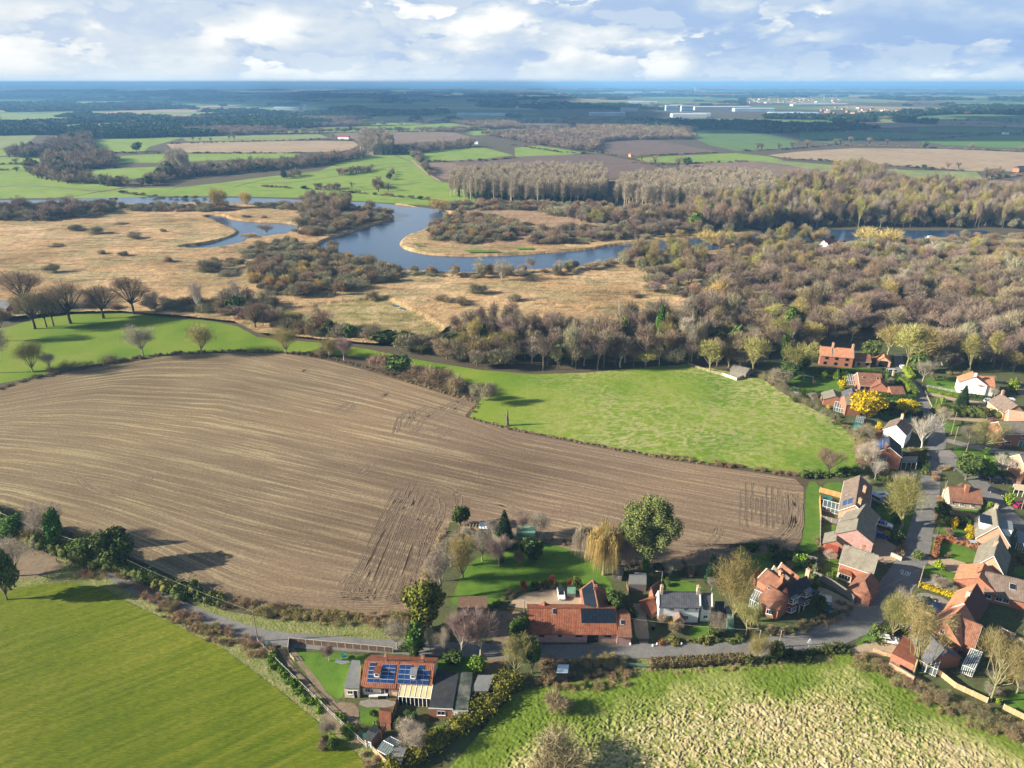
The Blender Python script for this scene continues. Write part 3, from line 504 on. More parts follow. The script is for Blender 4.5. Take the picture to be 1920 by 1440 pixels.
M_=dict(bark=mat('bark',(.10,.080,.058),(.20,.165,.12),1.2,rough=.95,obj=True),pale_bark=mat('pale_bark',(.30,.27,.20),(.48,.44,.36),1.5,rough=.9,obj=True),white_bark=mat('birch_bark',(.38,.35,.31),(.66,.62,.56),2,rough=.8,obj=True),lichen_bark=mat('lichen_bark',(.19,.17,.08),(.34,.32,.17),1.2,rough=.9,obj=True),dark_bark=mat('dark_bark',(.035,.028,.022),(.075,.060,.045),1.2,rough=.95,obj=True),alder=vm('alder_twigs',(.235,.178,.138)),brown=vm('brown_twigs',(.27,.205,.125)),grey=vm('grey_twigs',(.33,.285,.215)),olive=vm('olive_twigs',(.29,.25,.085)),willow=vm('willow_twigs',(.255,.23,.145)),gold=vm('golden_twigs',(.46,.34,.12),.15),pale=vm('pale_twigs',(.36,.31,.23),.2),pink=vm('pinkish_twigs',(.30,.215,.19),.2),poplar=vm('poplar_twigs',(.36,.30,.215),.15),ever=vm('evergreen_leaves',(.075,.108,.026)),ivy=vm('ivy_leaves',(.070,.125,.022)),conif=vm('conifer_needles',(.024,.052,.020)),conifdark=vm('dark_needles',(.020,.045,.028)),ygreen=vm('yellow_green_leaves',(.135,.145,.022)),golden=vm('golden_leaves',(.46,.35,.010),.1),lime=vm('lime_leaves',(.16,.24,.02)),hedge=vm('hedge_leaves',(.060,.10,.020),.12),brownhedge=vm('winter_hedge',(.155,.125,.055),.12),euc=vm('grey_green_leaves',(.15,.175,.055),.1),red=vm('red_stems',(.22,.035,.025),.15),russet=vm('russet_leaves',(.28,.13,.055),.15),bramble=vm('bramble_stems',(.30,.20,.12),.2),drygrass=vm('dry_grass',(.38,.29,.17),.2))
def _tri(rg,P0,D,l,w):
 n=len(P0);rnd=rg.normal(size=(n,3));pr=np.cross(D,rnd);pr/=np.linalg.norm(pr,axis=1)[:,None]+1e-9
 w=np.broadcast_to(np.asarray(w),(n,))[:,None];l=np.broadcast_to(np.asarray(l),(n,))[:,None]
 V=np.empty((n,3,3));V[:,0]=P0-pr*w/2;V[:,1]=P0+pr*w/2;V[:,2]=P0+D*l
 return V.reshape(-1,3),np.arange(n*3).reshape(-1,3)
def _unit(v):return v/(np.linalg.norm(v,axis=1)[:,None]+1e-9)
def crown_twigs(rg,blobs,n,l,w,up=.5,jit=.55,inner=.35,droop=0):
 Vs=[];Ns=[];A=np.array([b[3]*b[5] for b in blobs]);A=A/A.sum()
 for b,a in zip(blobs,A):
  k=max(6,int(n*a));d=_unit(rg.normal(size=(k,3)));r=inner+(1-inner)*rg.random(k)**.6
  p=np.array(b[:3])+d*r[:,None]*np.array(b[3:6])
  D=_unit(d+np.array([0,0,up-droop])+rg.normal(size=(k,3))*jit)
  ll=l*rg.uniform(.5,1.3,k);V,_=_tri(rg,p-D*ll[:,None]*.5,D,ll,w*rg.uniform(.7,1.3,k));Vs.append(V)
 V=np.concatenate(Vs);T=np.arange(len(V)).reshape(-1,3);c=np.repeat(rg.uniform(.72,1.28,len(T)),3);return V,T,c
def crown_leaves(rg,blobs,n,s,core=True,jit=.8):
 Vs=[];A=np.array([b[3]*b[5] for b in blobs]);A=A/A.sum()
 for b,a in zip(blobs,A):
  k=max(10,int(n*a));d=_unit(rg.normal(size=(k,3)));r=.62+(.56 if s>.3 else .85)*rg.random(k)**1.3
  p=np.array(b[:3])+d*r[:,None]*np.array(b[3:6]);nn=_unit(d+rg.normal(size=(k,3))*jit)
  t1=_unit(np.cross(nn,rg.normal(size=(k,3))));t2=np.cross(nn,t1);ss=(s*rg.uniform(.5,1.3,k))[:,None]
  V=np.empty((k,3,3));V[:,0]=p-t1*ss*.6;V[:,1]=p+t1*ss*.6;V[:,2]=p+t2*ss*1.2+nn*ss*.3;Vs.append(V.reshape(-1,3))
 V=np.concatenate(Vs);T=np.arange(len(V)).reshape(-1,3);c=np.repeat(rg.uniform(.45,1.5,len(T)),3)
 if core:
  for b in blobs:
   u=np.linspace(0,2*np.pi,9)[:-1];vv=np.linspace(-1.3,1.3,5);P_=[]
   for q in vv:
    for a in u:P_.append([math.cos(a)*math.cos(q),math.sin(a)*math.cos(q),math.sin(q)])
   P_=np.array(P_)*np.array(b[3:6])*.78*rg.uniform(.85,1.1,(len(P_),1))+np.array(b[:3]);o=len(V);t=[]
   for i in range(4):
    for j in range(8):
     a_,b_=i*8+j,i*8+(j+1)%8;t+=[(o+a_,o+b_,o+b_+8),(o+a_,o+b_+8,o+a_+8)]
   V=np.concatenate([V,P_]);T=np.concatenate([T,np.array(t)]);c=np.concatenate([c,np.full(len(P_),.8)])
 return V,T,c
def tube(V,T,pts,rad,n=4):
 o=len(V);pts=[np.array(p,float) for p in pts]
 for i,p in enumerate(pts):
  d=pts[min(i+1,len(pts)-1)]-pts[max(i-1,0)];d/=np.linalg.norm(d)+1e-9
  x=np.cross(d,[.3,.9,.1]);x/=np.linalg.norm(x)+1e-9;y=np.cross(d,x)
  for k in range(n):a=2*math.pi*k/n;V.append(p+(x*math.cos(a)+y*math.sin(a))*rad[i])
 for i in range(len(pts)-1):
  for k in range(n):
   a,b=o+i*n+k,o+i*n+(k+1)%n;T.append((a,b,b+n));T.append((a,b+n,a+n))
def shape_blobs(rg,h,r,cb,nb,br=.42,flat=1.0):
 c=np.array([0,0,(h+cb)/2]);hz=(h-cb)/2;out=[]
 for i in range(nb):
  d=rg.normal(size=3);d/=np.linalg.norm(d);d[2]=d[2]*.9+.12;k=rg.uniform(.45,.95) if i else .1
  p=c+d*np.array([r,r,hz])*(1-br)*k*1.12;s=rg.uniform(.75,1.15)
  out.append((p[0],p[1],p[2],r*br*s,r*br*s,max(hz*br*s*1.1,r*br*s*.6)*flat))
 return out
def limbs(rg,h,cb,blobs,tr,twist=.12,sub=5,n=4,lean=0,subr=1.0):
 V,T=[],[];top=np.array([lean,0,cb*.95]);tube(V,T,[(0,0,-.3),(rg.normal()*.1,rg.normal()*.1,cb*.45),top],[tr*1.35,tr,tr*.8],n+1)
 for b in blobs:
  c=np.array(b[:3]);m=top*.45+c*.55+rg.normal(size=3)*h*twist*.25;m[2]=max(m[2]-h*.02,cb*.7)
  s=top+np.array([0,0,-rg.random()*cb*.15]);e=c+(c-s)*.25
  tube(V,T,[s,m,e],[tr*.55,tr*.34,tr*.10],n)
  for _ in range(sub):
   d=rg.normal(size=3);d[2]=abs(d[2])*.8+.1;d/=np.linalg.norm(d);q=m+(c-m)*rg.uniform(.1,1)
   tube(V,T,[q,c+d*np.array(b[3:6])*.6,c+d*np.array(b[3:6])*rg.uniform(.85,1.15)+np.array([0,0,.1*h*.1])],[tr*.2*subr,tr*.11*subr,tr*.03],3)
 return np.array(V),np.array(T)
PROTO={}
def reg(key,h,r,trunk,crown,mt,mc):
 t=tri_mesh('trunk',trunk[0],trunk[1],[mt]) if trunk is not None else None
 c=tri_mesh('crown',crown[0],crown[1],[mc],col=crown[2]) if crown is not None else None
 j=None
 if t and c:
  V=np.concatenate([trunk[0],crown[0]]);T=np.concatenate([trunk[1],crown[1]+len(trunk[0])]);mi=np.concatenate([np.zeros(len(trunk[1])),np.ones(len(crown[1]))])
  col=np.concatenate([np.ones(len(trunk[0])),crown[2]]);j=tri_mesh('tree',V,T,[mt,mc],mi,col)
 PROTO.setdefault(key,[]).append(dict(h=h,r=r,trunk=t,crown=c,joint=j or c))
def species(key,nvar,h,r,cb,nb,nt,l,w,mt,mc,up=.5,jit=.55,inner=.35,tr=.25,sub=5,leafy=0,br=.42,leaf=.4,flat=1.0,twist=.12,subr=1.0,droop=0):
 for v in range(nvar):
  rg=np.random.default_rng(abs(hash_(key))+v*17);bl=shape_blobs(rg,h,r,cb,nb,br,flat)
  tk=limbs(rg,h,cb,bl,tr,sub=sub,twist=twist,subr=subr) if tr else None
  if leafy:cr=crown_leaves(rg,bl,leafy,leaf)
  else:cr=crown_twigs(rg,bl,nt,l,w,up,jit,inner,droop)
  m=cr[0];zmax=np.percentile(m[:,2],99.5);rr=np.percentile(np.abs(m[:,:2]),98)
  reg(key,zmax,rr,tk,cr,M_[mt],M_[mc])
def hash_(s):
 h=0
 for ch in s:h=(h*131+ord(ch))%1000003
 return h
species('oak',3,14,8,4.0,20,11000,.9,.04,'dark_bark','brown',up=.35,jit=.8,tr=.36,sub=6,br=.34,inner=.2,subr=.7)
species('round_olive',2,11,5,1.5,16,7500,.9,.032,'lichen_bark','olive',up=.6,jit=.55,tr=.2,sub=6,br=.40,inner=.15,subr=.8)
species('bare',3,11,4.2,2.5,15,5500,.9,.03,'pale_bark','grey',up=.6,jit=.6,tr=.15,sub=6,br=.38,inner=.1,subr=.8)
species('lichen',2,13,6.0,3.0,18,4200,1.0,.032,'lichen_bark','olive',up=.4,jit=.9,tr=.20,sub=9,br=.32,inner=.05,subr=1.1,twist=.4)
species('pinky',2,10,4,2.2,12,5500,1.2,.03,'pale_bark','pink',up=1.0,jit=.35,tr=.17,sub=6,br=.4,inner=.1,subr=.8)
species('birch',2,15,2.6,3.0,12,2400,.9,.03,'white_bark','pink',up=.5,jit=.5,tr=.18,sub=4,br=.5,inner=.1)
species('silver',1,13,5.0,3.5,13,1800,1.1,.035,'white_bark','pale',up=.5,jit=.6,tr=.26,sub=9,br=.4,inner=.1,subr=1.5)
species('evergreen',3,9,3.6,1.0,13,0,0,0,'bark','ever',tr=.2,sub=0,leafy=5200,leaf=.42)
species('ivytree',2,8,2.6,.5,11,0,0,0,'bark','ivy',tr=.2,sub=0,leafy=3800,leaf=.38)
species('euc',1,20,7.5,5.0,40,0,0,0,'pale_bark','euc',tr=.45,sub=3,leafy=36000,leaf=.27,br=.175,flat=1.5,subr=.8)
species('golden',2,7,4,.3,22,0,0,0,'bark','golden',tr=.2,sub=0,leafy=7000,leaf=.42,br=.34,flat=1.1)
species('ygreen',1,10,4.2,.5,20,0,0,0,'bark','ygreen',tr=.2,sub=0,leafy=8000,leaf=.46,br=.34)
species('bush',3,3,2,.0,9,0,0,0,'bark','ever',tr=0,leafy=1500,leaf=.28)
species('lime_bush',2,2,1.4,.0,8,0,0,0,'bark','lime',tr=0,leafy=1000,leaf=.24)
species('gold_bush',2,2,1.4,.0,8,0,0,0,'bark','golden',tr=0,leafy=1000,leaf=.24)
species('red_bush',2,2.2,1.3,.0,7,1500,.7,.03,'bark','red',tr=0,up=1.0,jit=.3)
species('twig_bush',3,2.6,1.8,.0,9,2200,.8,.035,'bark','brown',tr=0,up=.6,jit=.5,inner=.1)
species('grey_bush',3,4.5,3,.0,11,3000,1.0,.04,'bark','willow',tr=0,up=.6,jit=.5,inner=.1)
species('alder',5,11,4.6,3.0,11,1900,1.3,.085,'bark','alder',up=.9,jit=.5,tr=.18,sub=2,inner=.5,br=.46)
species('tallwood',4,15,3.6,5.0,10,1300,1.4,.085,'pale_bark','brown',up=1.2,jit=.4,tr=.2,sub=4,inner=.3,br=.44,subr=1.2)
species('tallalder',3,14,3.8,4.5,10,1500,1.4,.085,'bark','alder',up=1.0,jit=.4,tr=.2,sub=3,inner=.3,br=.44)
species('brownwood',4,11,4.4,2.5,11,1800,1.3,.085,'bark','brown',up=.9,jit=.5,tr=.18,sub=2,inner=.5,br=.46)
species('olivewood',4,12,4.4,2.5,11,1700,1.4,.085,'lichen_bark','olive',up=.7,jit=.4,tr=.18,sub=3,inner=.4,br=.42,subr=1.4)
species('greywood',3,12,4.2,3,10,1400,1.5,.085,'pale_bark','grey',up=.7,jit=.4,tr=.18,sub=3,inner=.4,br=.42,subr=1.3)
species('scrub',4,5,4.4,.0,10,1900,1.1,.10,'bark','willow',tr=0,up=.7,jit=.5,inner=.45,br=.46)
species('scrub_brown',3,5,4.0,.0,10,1800,1.1,.10,'bark','bramble',tr=0,up=.7,jit=.5,inner=.45,br=.46)
species('goldwillow',2,8,5,.3,12,2200,1.6,.09,'bark','gold',tr=.18,up=1.0,jit=.25,inner=.3,sub=1)
species('ivywood',3,10,2.6,1,9,0,0,0,'bark','ivy',tr=.18,sub=0,leafy=700,leaf=.9)
species('darkever',3,10,4.2,.6,9,0,0,0,'bark','ever',tr=.18,sub=0,leafy=800,leaf=1.0)
species('fartree',4,11,6,.5,8,230,3.0,.30,'bark','brown',tr=.3,sub=1,up=.6,jit=.5,inner=.4,br=.48)
species('fardark',3,11,6,.2,8,0,0,0,'bark','conif',tr=0,leafy=170,leaf=2.6,br=.46)
species('farmauve',3,11,6,.5,8,230,3.0,.32,'bark','alder',tr=0,up=.6,jit=.5,inner=.4,br=.48)
species('faroak',3,12,6.5,2.5,9,420,2.2,.16,'dark_bark','brown',tr=.5,sub=3,up=.5,jit=.6,inner=.2,br=.42)
def special():
 for v in range(3):
  rg=np.random.default_rng(50+v);h,r=11,3.2;n=4200;z=h*(1-rg.random(n)**.55)*.97+.25;a=rg.random(n)*2*np.pi
  tier=.72+.28*(1-((z*1.3+np.sin(a*3+v))%1));rad=r*(1-z/h)**.85*tier*rg.uniform(.62,1.0,n);p=np.stack([np.cos(a)*rad,np.sin(a)*rad,z],1)
  D=_unit(np.stack([np.cos(a),np.sin(a),np.full(n,-.25)],1)+rg.normal(size=(n,3))*.35);V,T=_tri(rg,p-D*.25,D,rg.uniform(.4,.9,n),rg.uniform(.2,.42,n));c=np.repeat(rg.uniform(.7,1.4,n),3)
  tv,tt=[],[];tube(tv,tt,[(0,0,-.2),(0,0,h*.95)],[.22,.03],5)
  for k in range(10):
   pass
  for key,m in(('spruce','conif'),('cypress','conifdark')):reg(key,h,r,(np.array(tv),np.array(tt)),(V,T,c),M_['bark'],M_[m])
 for v in range(4):
  rg=np.random.default_rng(90+v);h=30;bl=[(rg.normal()*.5,rg.normal()*.5,z,2.4-.05*abs(z-20),2.4-.05*abs(z-20),2.6) for z in np.linspace(11,28,9)]
  tv,tt=[],[];tube(tv,tt,[(0,0,-.3),(rg.normal()*.2,0,12),(rg.normal()*.3,rg.normal()*.3,24),(0,0,29)],[.34,.27,.14,.04],5)
  for k in range(16):
   z=rg.uniform(9,24);a=rg.random()*6.28;tube(tv,tt,[(0,0,z),(math.cos(a)*1.1,math.sin(a)*1.1,z+2.2),(math.cos(a)*1.7,math.sin(a)*1.7,z+5)],[.11,.07,.03],3)
  cr=crown_twigs(rg,bl,1100,2.4,.11,up=2.0,jit=.4,inner=.1);reg('poplar',h,2.4,(np.array(tv),np.array(tt)),cr,M_['pale_bark'],M_['poplar'])
  tv2,tt2=list(tv),list(tt);bl2=[(0,0,z,.9,.9,1.5) for z in np.linspace(1.5,13,8)];iv=crown_leaves(rg,bl2,260,.8,core=False)
  V=np.concatenate([cr[0],iv[0]]);T=np.concatenate([cr[1],iv[1]+len(cr[0])]);me=tri_mesh('ivy_poplar',np.concatenate([np.array(tv),V]),np.concatenate([np.array(tt),T+len(tv)]),[M_['bark'],M_['poplar'],M_['ivy']],np.concatenate([np.zeros(len(tt)),np.ones(len(cr[1])),np.full(len(iv[1]),2)]),np.concatenate([np.ones(len(tv)),cr[2],iv[2]*.7]));PROTO.setdefault('ivypoplar',[]).append(dict(h=h,r=2.4,trunk=None,crown=None,joint=me))
 for v in range(2):
  rg=np.random.default_rng(130+v);h,r=12,5;bl=shape_blobs(rg,h,r*.8,5,9,.45);tk=limbs(rg,h,2.5,bl,.38,sub=5,subr=1.3)
  a=crown_twigs(rg,bl,900,1.0,.04,up=.2,jit=.7);n=3400;d=_unit(rg.normal(size=(n,3)));d[:,2]=np.abs(d[:,2])*.9;az=np.arctan2(d[:,1],d[:,0]);lob=(.72+.28*np.sin(az*3+v*2)*np.cos(az*2+1))[:,None];p=d*np.array([r*1.05,r*1.05,4.8])*lob*rg.uniform(.55,1.0,(n,1))+np.array([0,0,7])
  D=_unit(np.stack([d[:,0]*.14,d[:,1]*.14,np.full(n,-1.0)],1)+rg.normal(size=(n,3))*.05);ln=np.minimum(rg.uniform(2.0,7.0,n),p[:,2]*.92);V,T=_tri(rg,p,D,ln,.05)
  c=np.concatenate([a[2],np.repeat(rg.uniform(.75,1.3,n),3)]);cr=(np.concatenate([a[0],V]),np.concatenate([a[1],T+len(a[0])]),c)
  for key,m in(('weeping','gold'),('weeping_brown','pale')):reg(key,h,r,tk,cr,M_['lichen_bark'],M_[m])
special()
def tree(kind,x,y,h,w,label,cat='tree',group=None,name=None,v=None,parts=True,z=0,rz=None,rg=random):
 ps=PROTO[kind];p=ps[(rg.randrange(len(ps)) if v is None else v)%len(ps)];sz=h/p['h'];sx=(w/2)/p['r'] if w else sz
 name=name or('bush' if cat=='bush' else 'tree');rz=rg.uniform(0,6.28) if rz is None else rz
 if parts and p['trunk'] and p['crown']:
  o=root(name,(x,y,z),label,cat,group,rz)
  link('trunk',p['trunk'],o);link('crown',p['crown'],o)
 else:
  o=link(name,p['joint']);o.location=(x,y,z);o.rotation_euler=(0,0,rz);tag(o,label,cat,group)
 o.scale=(sx,sx,sz);return o
def T(kind,px,pyb,pyt,wpx,label,cat='tree',group=None,**k):
 b=P(px,pyb);return tree(kind,b.x,b.y,HT(px,pyb,pyt),WD(px,pyb,wpx),label,cat,group,**k)
PC=bpy.data.collections.new('tree_kinds');PIDX={}
for key in PROTO:
 for k,p in enumerate(PROTO[key]):
  o=bpy.data.objects.new('%04d_%s'%(len(PIDX),key),p['joint']);PC.objects.link(o);PIDX[(key,k)]=len(PIDX)
def stuff(name,label,cat,pts):
 """pts: x, y, z, height, width, kind, variant"""
 if not pts:return
 me=bpy.data.meshes.new(name);me.from_pydata([p[:3] for p in pts],[],[])
 sc=[];ix=[];ro=[];rg=random.Random(3)
 for p in pts:
  q=PROTO[p[5]][p[6]%len(PROTO[p[5]])];sx=(p[4]/2)/q['r'];sc+=[sx,sx,p[3]/q['h']];ix.append(PIDX[(p[5],p[6]%len(PROTO[p[5]]))]);ro+=[0,0,rg.uniform(0,6.28)]
 a=me.attributes.new('scl','FLOAT_VECTOR','POINT');a.data.foreach_set('vector',sc);a=me.attributes.new('rot','FLOAT_VECTOR','POINT');a.data.foreach_set('vector',ro)
 a=me.attributes.new('idx','INT','POINT');a.data.foreach_set('value',ix)
 o=link(name,me);tag(o,label,cat,kind='stuff');md=o.modifiers.new('scatter','NODES')
 g=bpy.data.node_groups.get('scatter_plants')
 if not g:
  g=bpy.data.node_groups.new('scatter_plants','GeometryNodeTree');g.interface.new_socket('Geometry',in_out='INPUT',socket_type='NodeSocketGeometry');g.interface.new_socket('Geometry',in_out='OUTPUT',socket_type='NodeSocketGeometry')
  i=g.nodes.new('NodeGroupInput');u=g.nodes.new('NodeGroupOutput');ip=g.nodes.new('GeometryNodeInstanceOnPoints');ci=g.nodes.new('GeometryNodeCollectionInfo');mp=g.nodes.new('GeometryNodeMeshToPoints')
  ci.inputs['Collection'].default_value=PC;ci.inputs['Separate Children'].default_value=True;ci.inputs['Reset Children'].default_value=True
  ip.inputs['Pick Instance'].default_value=True
  def na(n,t):
   q=g.nodes.new('GeometryNodeInputNamedAttribute');q.data_type=t;q.inputs['Name'].default_value=n;return q.outputs['Attribute']
  L=g.links.new;L(i.outputs[0],mp.inputs['Mesh']);L(mp.outputs[0],ip.inputs['Points']);L(ci.outputs[0],ip.inputs['Instance']);L(na('idx','INT'),ip.inputs['Instance Index'])
  er=g.nodes.new('FunctionNodeEulerToRotation');L(na('rot','FLOAT_VECTOR'),er.inputs[0]);L(er.outputs[0],ip.inputs['Rotation']);L(na('scl','FLOAT_VECTOR'),ip.inputs['Scale']);L(ip.outputs[0],u.inputs[0])
 md.node_group=g;return o
def spots(poly,sp,seed=0,keep=1.0,avoid=()):
 rg=random.Random(seed);poly=[Vector(p) for p in poly];x0=min(p.x for p in poly);x1=max(p.x for p in poly);y0=min(p.y for p in poly);y1=max(p.y for p in poly);L_=[]
 nx=int((x1-x0)/sp)+1;ny=int((y1-y0)/(sp*.87))+1
 for j in range(ny):
  for i in range(nx):
   if rg.random()<keep:L_.append((x0+(i+(j%2)*.5+rg.uniform(-.42,.42))*sp,y0+(j+rg.uniform(-.42,.42))*sp*.87))
 if not L_:return[]
 a=np.array(L_);k=inside(a[:,0],a[:,1],poly)
 for q in avoid:k&=~inside(a[:,0],a[:,1],q)
 return[tuple(p) for p in a[k]]
STUFF={};rgv=random.Random(11)
LOOK=dict(tallwood='pale-stemmed brown',tallalder='slender mauve-brown',alder='mauve-brown bare',brownwood='brown bare',olivewood='olive-tinged bare',greywood='pale grey bare',ivywood='ivy-wrapped green',darkever='dark evergreen',scrub='grey-olive rounded',scrub_brown='russet-brown rounded',goldwillow='golden-twigged',faroak='spreading dark',fartree='brown',farmauve='mauve-brown',poplar='tall pale',ivypoplar='ivy-trunked tall pale')
def pix(x,y):
 d=y*math.cos(TH)+CAM_H*math.sin(TH);return 960+F*x/d,720-F*(y*math.sin(TH)-CAM_H*math.cos(TH))/d
def where(px,marks):
 for lim,t in marks:
  if px<lim:return t
 return marks[-1][1]
MK=dict(wood=[(1400,'left of the field barn'),(1530,'behind the field barn'),(1600,'behind the farmhouse left half'),(1690,'behind the farmhouse right half'),(1740,'above the lane mouth'),(1800,'right of the lane mouth'),(1860,'above the bright lawn'),(9999,'above the white house')],belt=[(930,'where the belt begins at the sedge'),(1030,'left of the dead trunk line'),(1120,'left of the pasture middle'),(1220,'over the pasture middle'),(9999,'by the post-and-rail fence')],strip=[(560,'by the gnarled corner tree'),(640,'above the olive hedge tree'),(720,'above the brown rounded bush'),(800,'above the grey-green bush'),(9999,'above the narrow green strip')],marsh=[(300,'next to the last oak'),(360,'before the pinkish birch'),(430,'between the two birches'),(9999,'beside the gnarled corner tree')],carr=[(560,'south of the pond'),(640,'left of the wide water'),(700,'at the left shore of the bend'),(760,'at the foot of the bend'),(860,'below the peninsula'),(960,'on the near bank below the peninsula'),(1080,'on the near bank right of the silvery tree'),(1200,'on the near bank by the narrowing river'),(1290,'right of the tan reeds'),(1340,'at the left edge of the brown wood'),(1400,'between yellow willow and channel'),(1480,'below the narrow channel'),(1560,'left of the white boathouses'),(1660,'right of the white boathouses'),(1780,'before the golden willow'),(9999,'below the last open water')],pop1=[(900,'at its left end'),(980,'left of its middle'),(1060,'right of its middle'),(9999,'at its right end')],pop2=[(1220,'at its left end'),(1300,'left of its middle'),(1380,'right of its middle'),(9999,'at its right end')],hedge=[(120,'at the far left'),(250,'left of the tall pale tree'),(400,'below the pale field'),(560,'under the stubble field'),(680,'by the pale clump'),(9999,'left of the dark field')])
def pick(ws):
 t=rgv.random()*sum(w for _,w in ws)
 for k,w in ws:
  t-=w
  if t<=0:return k
 return ws[-1][0]
def wood(poly,sp,ws,h,w,label,cat,group,stuffname,seed=0,n_ind=0,name='tree',keep=1.0,avoid=(),parts=True,z=0,mk=None):
 pts=spots(PS(poly),sp,seed,keep,avoid);pts.sort(key=lambda p:p[0]**2+p[1]**2)
 for i,(x,y) in enumerate(pts):
  ws2=ws(x,y) if callable(ws) else ws
  k=pick(ws2);hh=h*rgv.choice([.6,.8,.9,1,1.1,1.35])*rgv.uniform(.85,1.15);ww=w*rgv.uniform(.7,1.4)
  if k in('ivywood',):ww*=.6
  if k in('goldwillow',):hh*=.8
  if i<n_ind:tree(k,x,y,hh,ww,(('short ' if hh<h*.8 else 'tall ' if hh>h*1.15 else '')+LOOK.get(k,'bare')+' '+label+(', '+('front rank, ' if i<n_ind*.4 and mk in('wood','belt') else '')+where(pix(x,y)[0],MK[mk]) if mk else '')),cat,group,name=name,parts=parts,rg=rgv,z=z)
  else:STUFF.setdefault(stuffname,[]).append((x,y,z,hh,ww,k,rgv.randrange(5)))
RWp=RW;
def wet(x,y,m=2):return inside([x],[y],RW)[0] or inside([x],[y],PW)[0] or dist_line(np.array([x]),np.array([y]),RW+[RW[0]])[0]<m
def w_alder(x,y):
 d=math.hypot(x,y);v=float(vnoise(np.array([x*.02]),np.array([y*.02]),3)[0])
 edge=d<345
 p_=pix(x,y)
 if p_[0]>1640 and p_[1]<560:return[('scrub',2),('brownwood',2),('olivewood',1.2),('alder',1.5),('greywood',.5)]
 if edge:return[('tallalder',1.4),('tallwood',1.6),('alder',1.2),('brownwood',.8),('olivewood',2.6 if x>90 else .7),('greywood',1.0),('ivywood',.55),('darkever',.22)]
 if v>.66:return[('brownwood',2),('olivewood',1.0),('alder',2),('scrub',.6)]
 return[('alder',4),('tallalder',1),('tallwood',.7),('brownwood',2),('olivewood',.35),('greywood',.4),('ivywood',.06),('scrub',.4)]
house_gap=[PS([(1525,700),(1525,642),(1660,642),(1700,665),(1735,700)]),PS([(1640,700),(1668,640),(1700,640),(1740,700)]),PS([(1800,760),(1800,697),(1990,697),(1990,760)]),PS([(1560,660),(1560,640),(1640,640),(1640,660)])]
wood([(1300,500),(1400,488),(1560,486),(1700,482),(1810,476),(1990,470),(1990,706),(1900,700),(1820,700),(1735,694),(1700,672),(1650,645),(1545,640),(1500,668),(1440,694),(1370,692),(1300,684),(1330,640),(1330,590),(1345,560),(1320,520)],7.4,w_alder,11.0,8.6,'wood tree','woodland tree','trees of the wood above the village','alder_wood',seed=1,n_ind=205,avoid=house_gap,name='woodland_tree',mk='wood')
wood([(1300,686),(1200,690),(1080,700),(960,690),(900,668),(860,652),(850,632),(900,622),(960,622),(1200,624),(1300,606),(1345,575),(1345,640)],6.2,lambda x,y:[('tallalder',4),('tallwood',1.6),('alder',1.2),('olivewood',.6+(x<0)*1.5),('greywood',.6),('ivywood',.5),('darkever',.2),('scrub',.8)],13.5,7.0,'belt tree behind the pasture','woodland tree','trees of the belt behind the green pasture','alder_wood',seed=2,n_ind=90,name='woodland_tree',mk='belt')
wood([(500,618),(540,604),(600,618),(660,628),(720,640),(790,650),(860,642),(900,668),(955,692),(900,690),(800,671),(700,648),(610,636),(540,630)],6.2,[('scrub',3),('scrub_brown',1.5),('brownwood',2),('darkever',.8),('olivewood',1.2),('alder',1)],7.6,8.6,'scrub tree','scrub tree','scrub trees above the green strip','valley_scrub',seed=3,n_ind=60,name='scrub_tree',mk='strip')
wood([(330,590),(345,572),(400,570),(440,560),(520,575),(540,600),(500,622),(455,606),(400,597)],7,[('scrub',3),('brownwood',2),('darkever',.5),('alder',1),('scrub_brown',1)],7.0,8.0,'scrub tree','scrub tree','scrub at the marsh edge past the oaks','valley_scrub',seed=4,n_ind=28,name='scrub_tree',mk='marsh')
wood([(250,583),(300,570),(345,575),(335,590)],7,[('scrub',3),('brownwood',1)],6,7,'scrub tree','scrub tree','scrub at the marsh edge past the oaks','valley_scrub',seed=41,n_ind=8,name='scrub_tree',mk='marsh')
wood([(-60,600),(20,590),(60,585),(130,580),(200,578),(260,575),(250,583),(120,588),(60,596),(-20,612)],8,[('scrub',3),('scrub_brown',2)],4,6,'low bush behind the row of oaks','bush','low scrub behind the oaks','valley_scrub',seed=42,n_ind=12,name='bush')
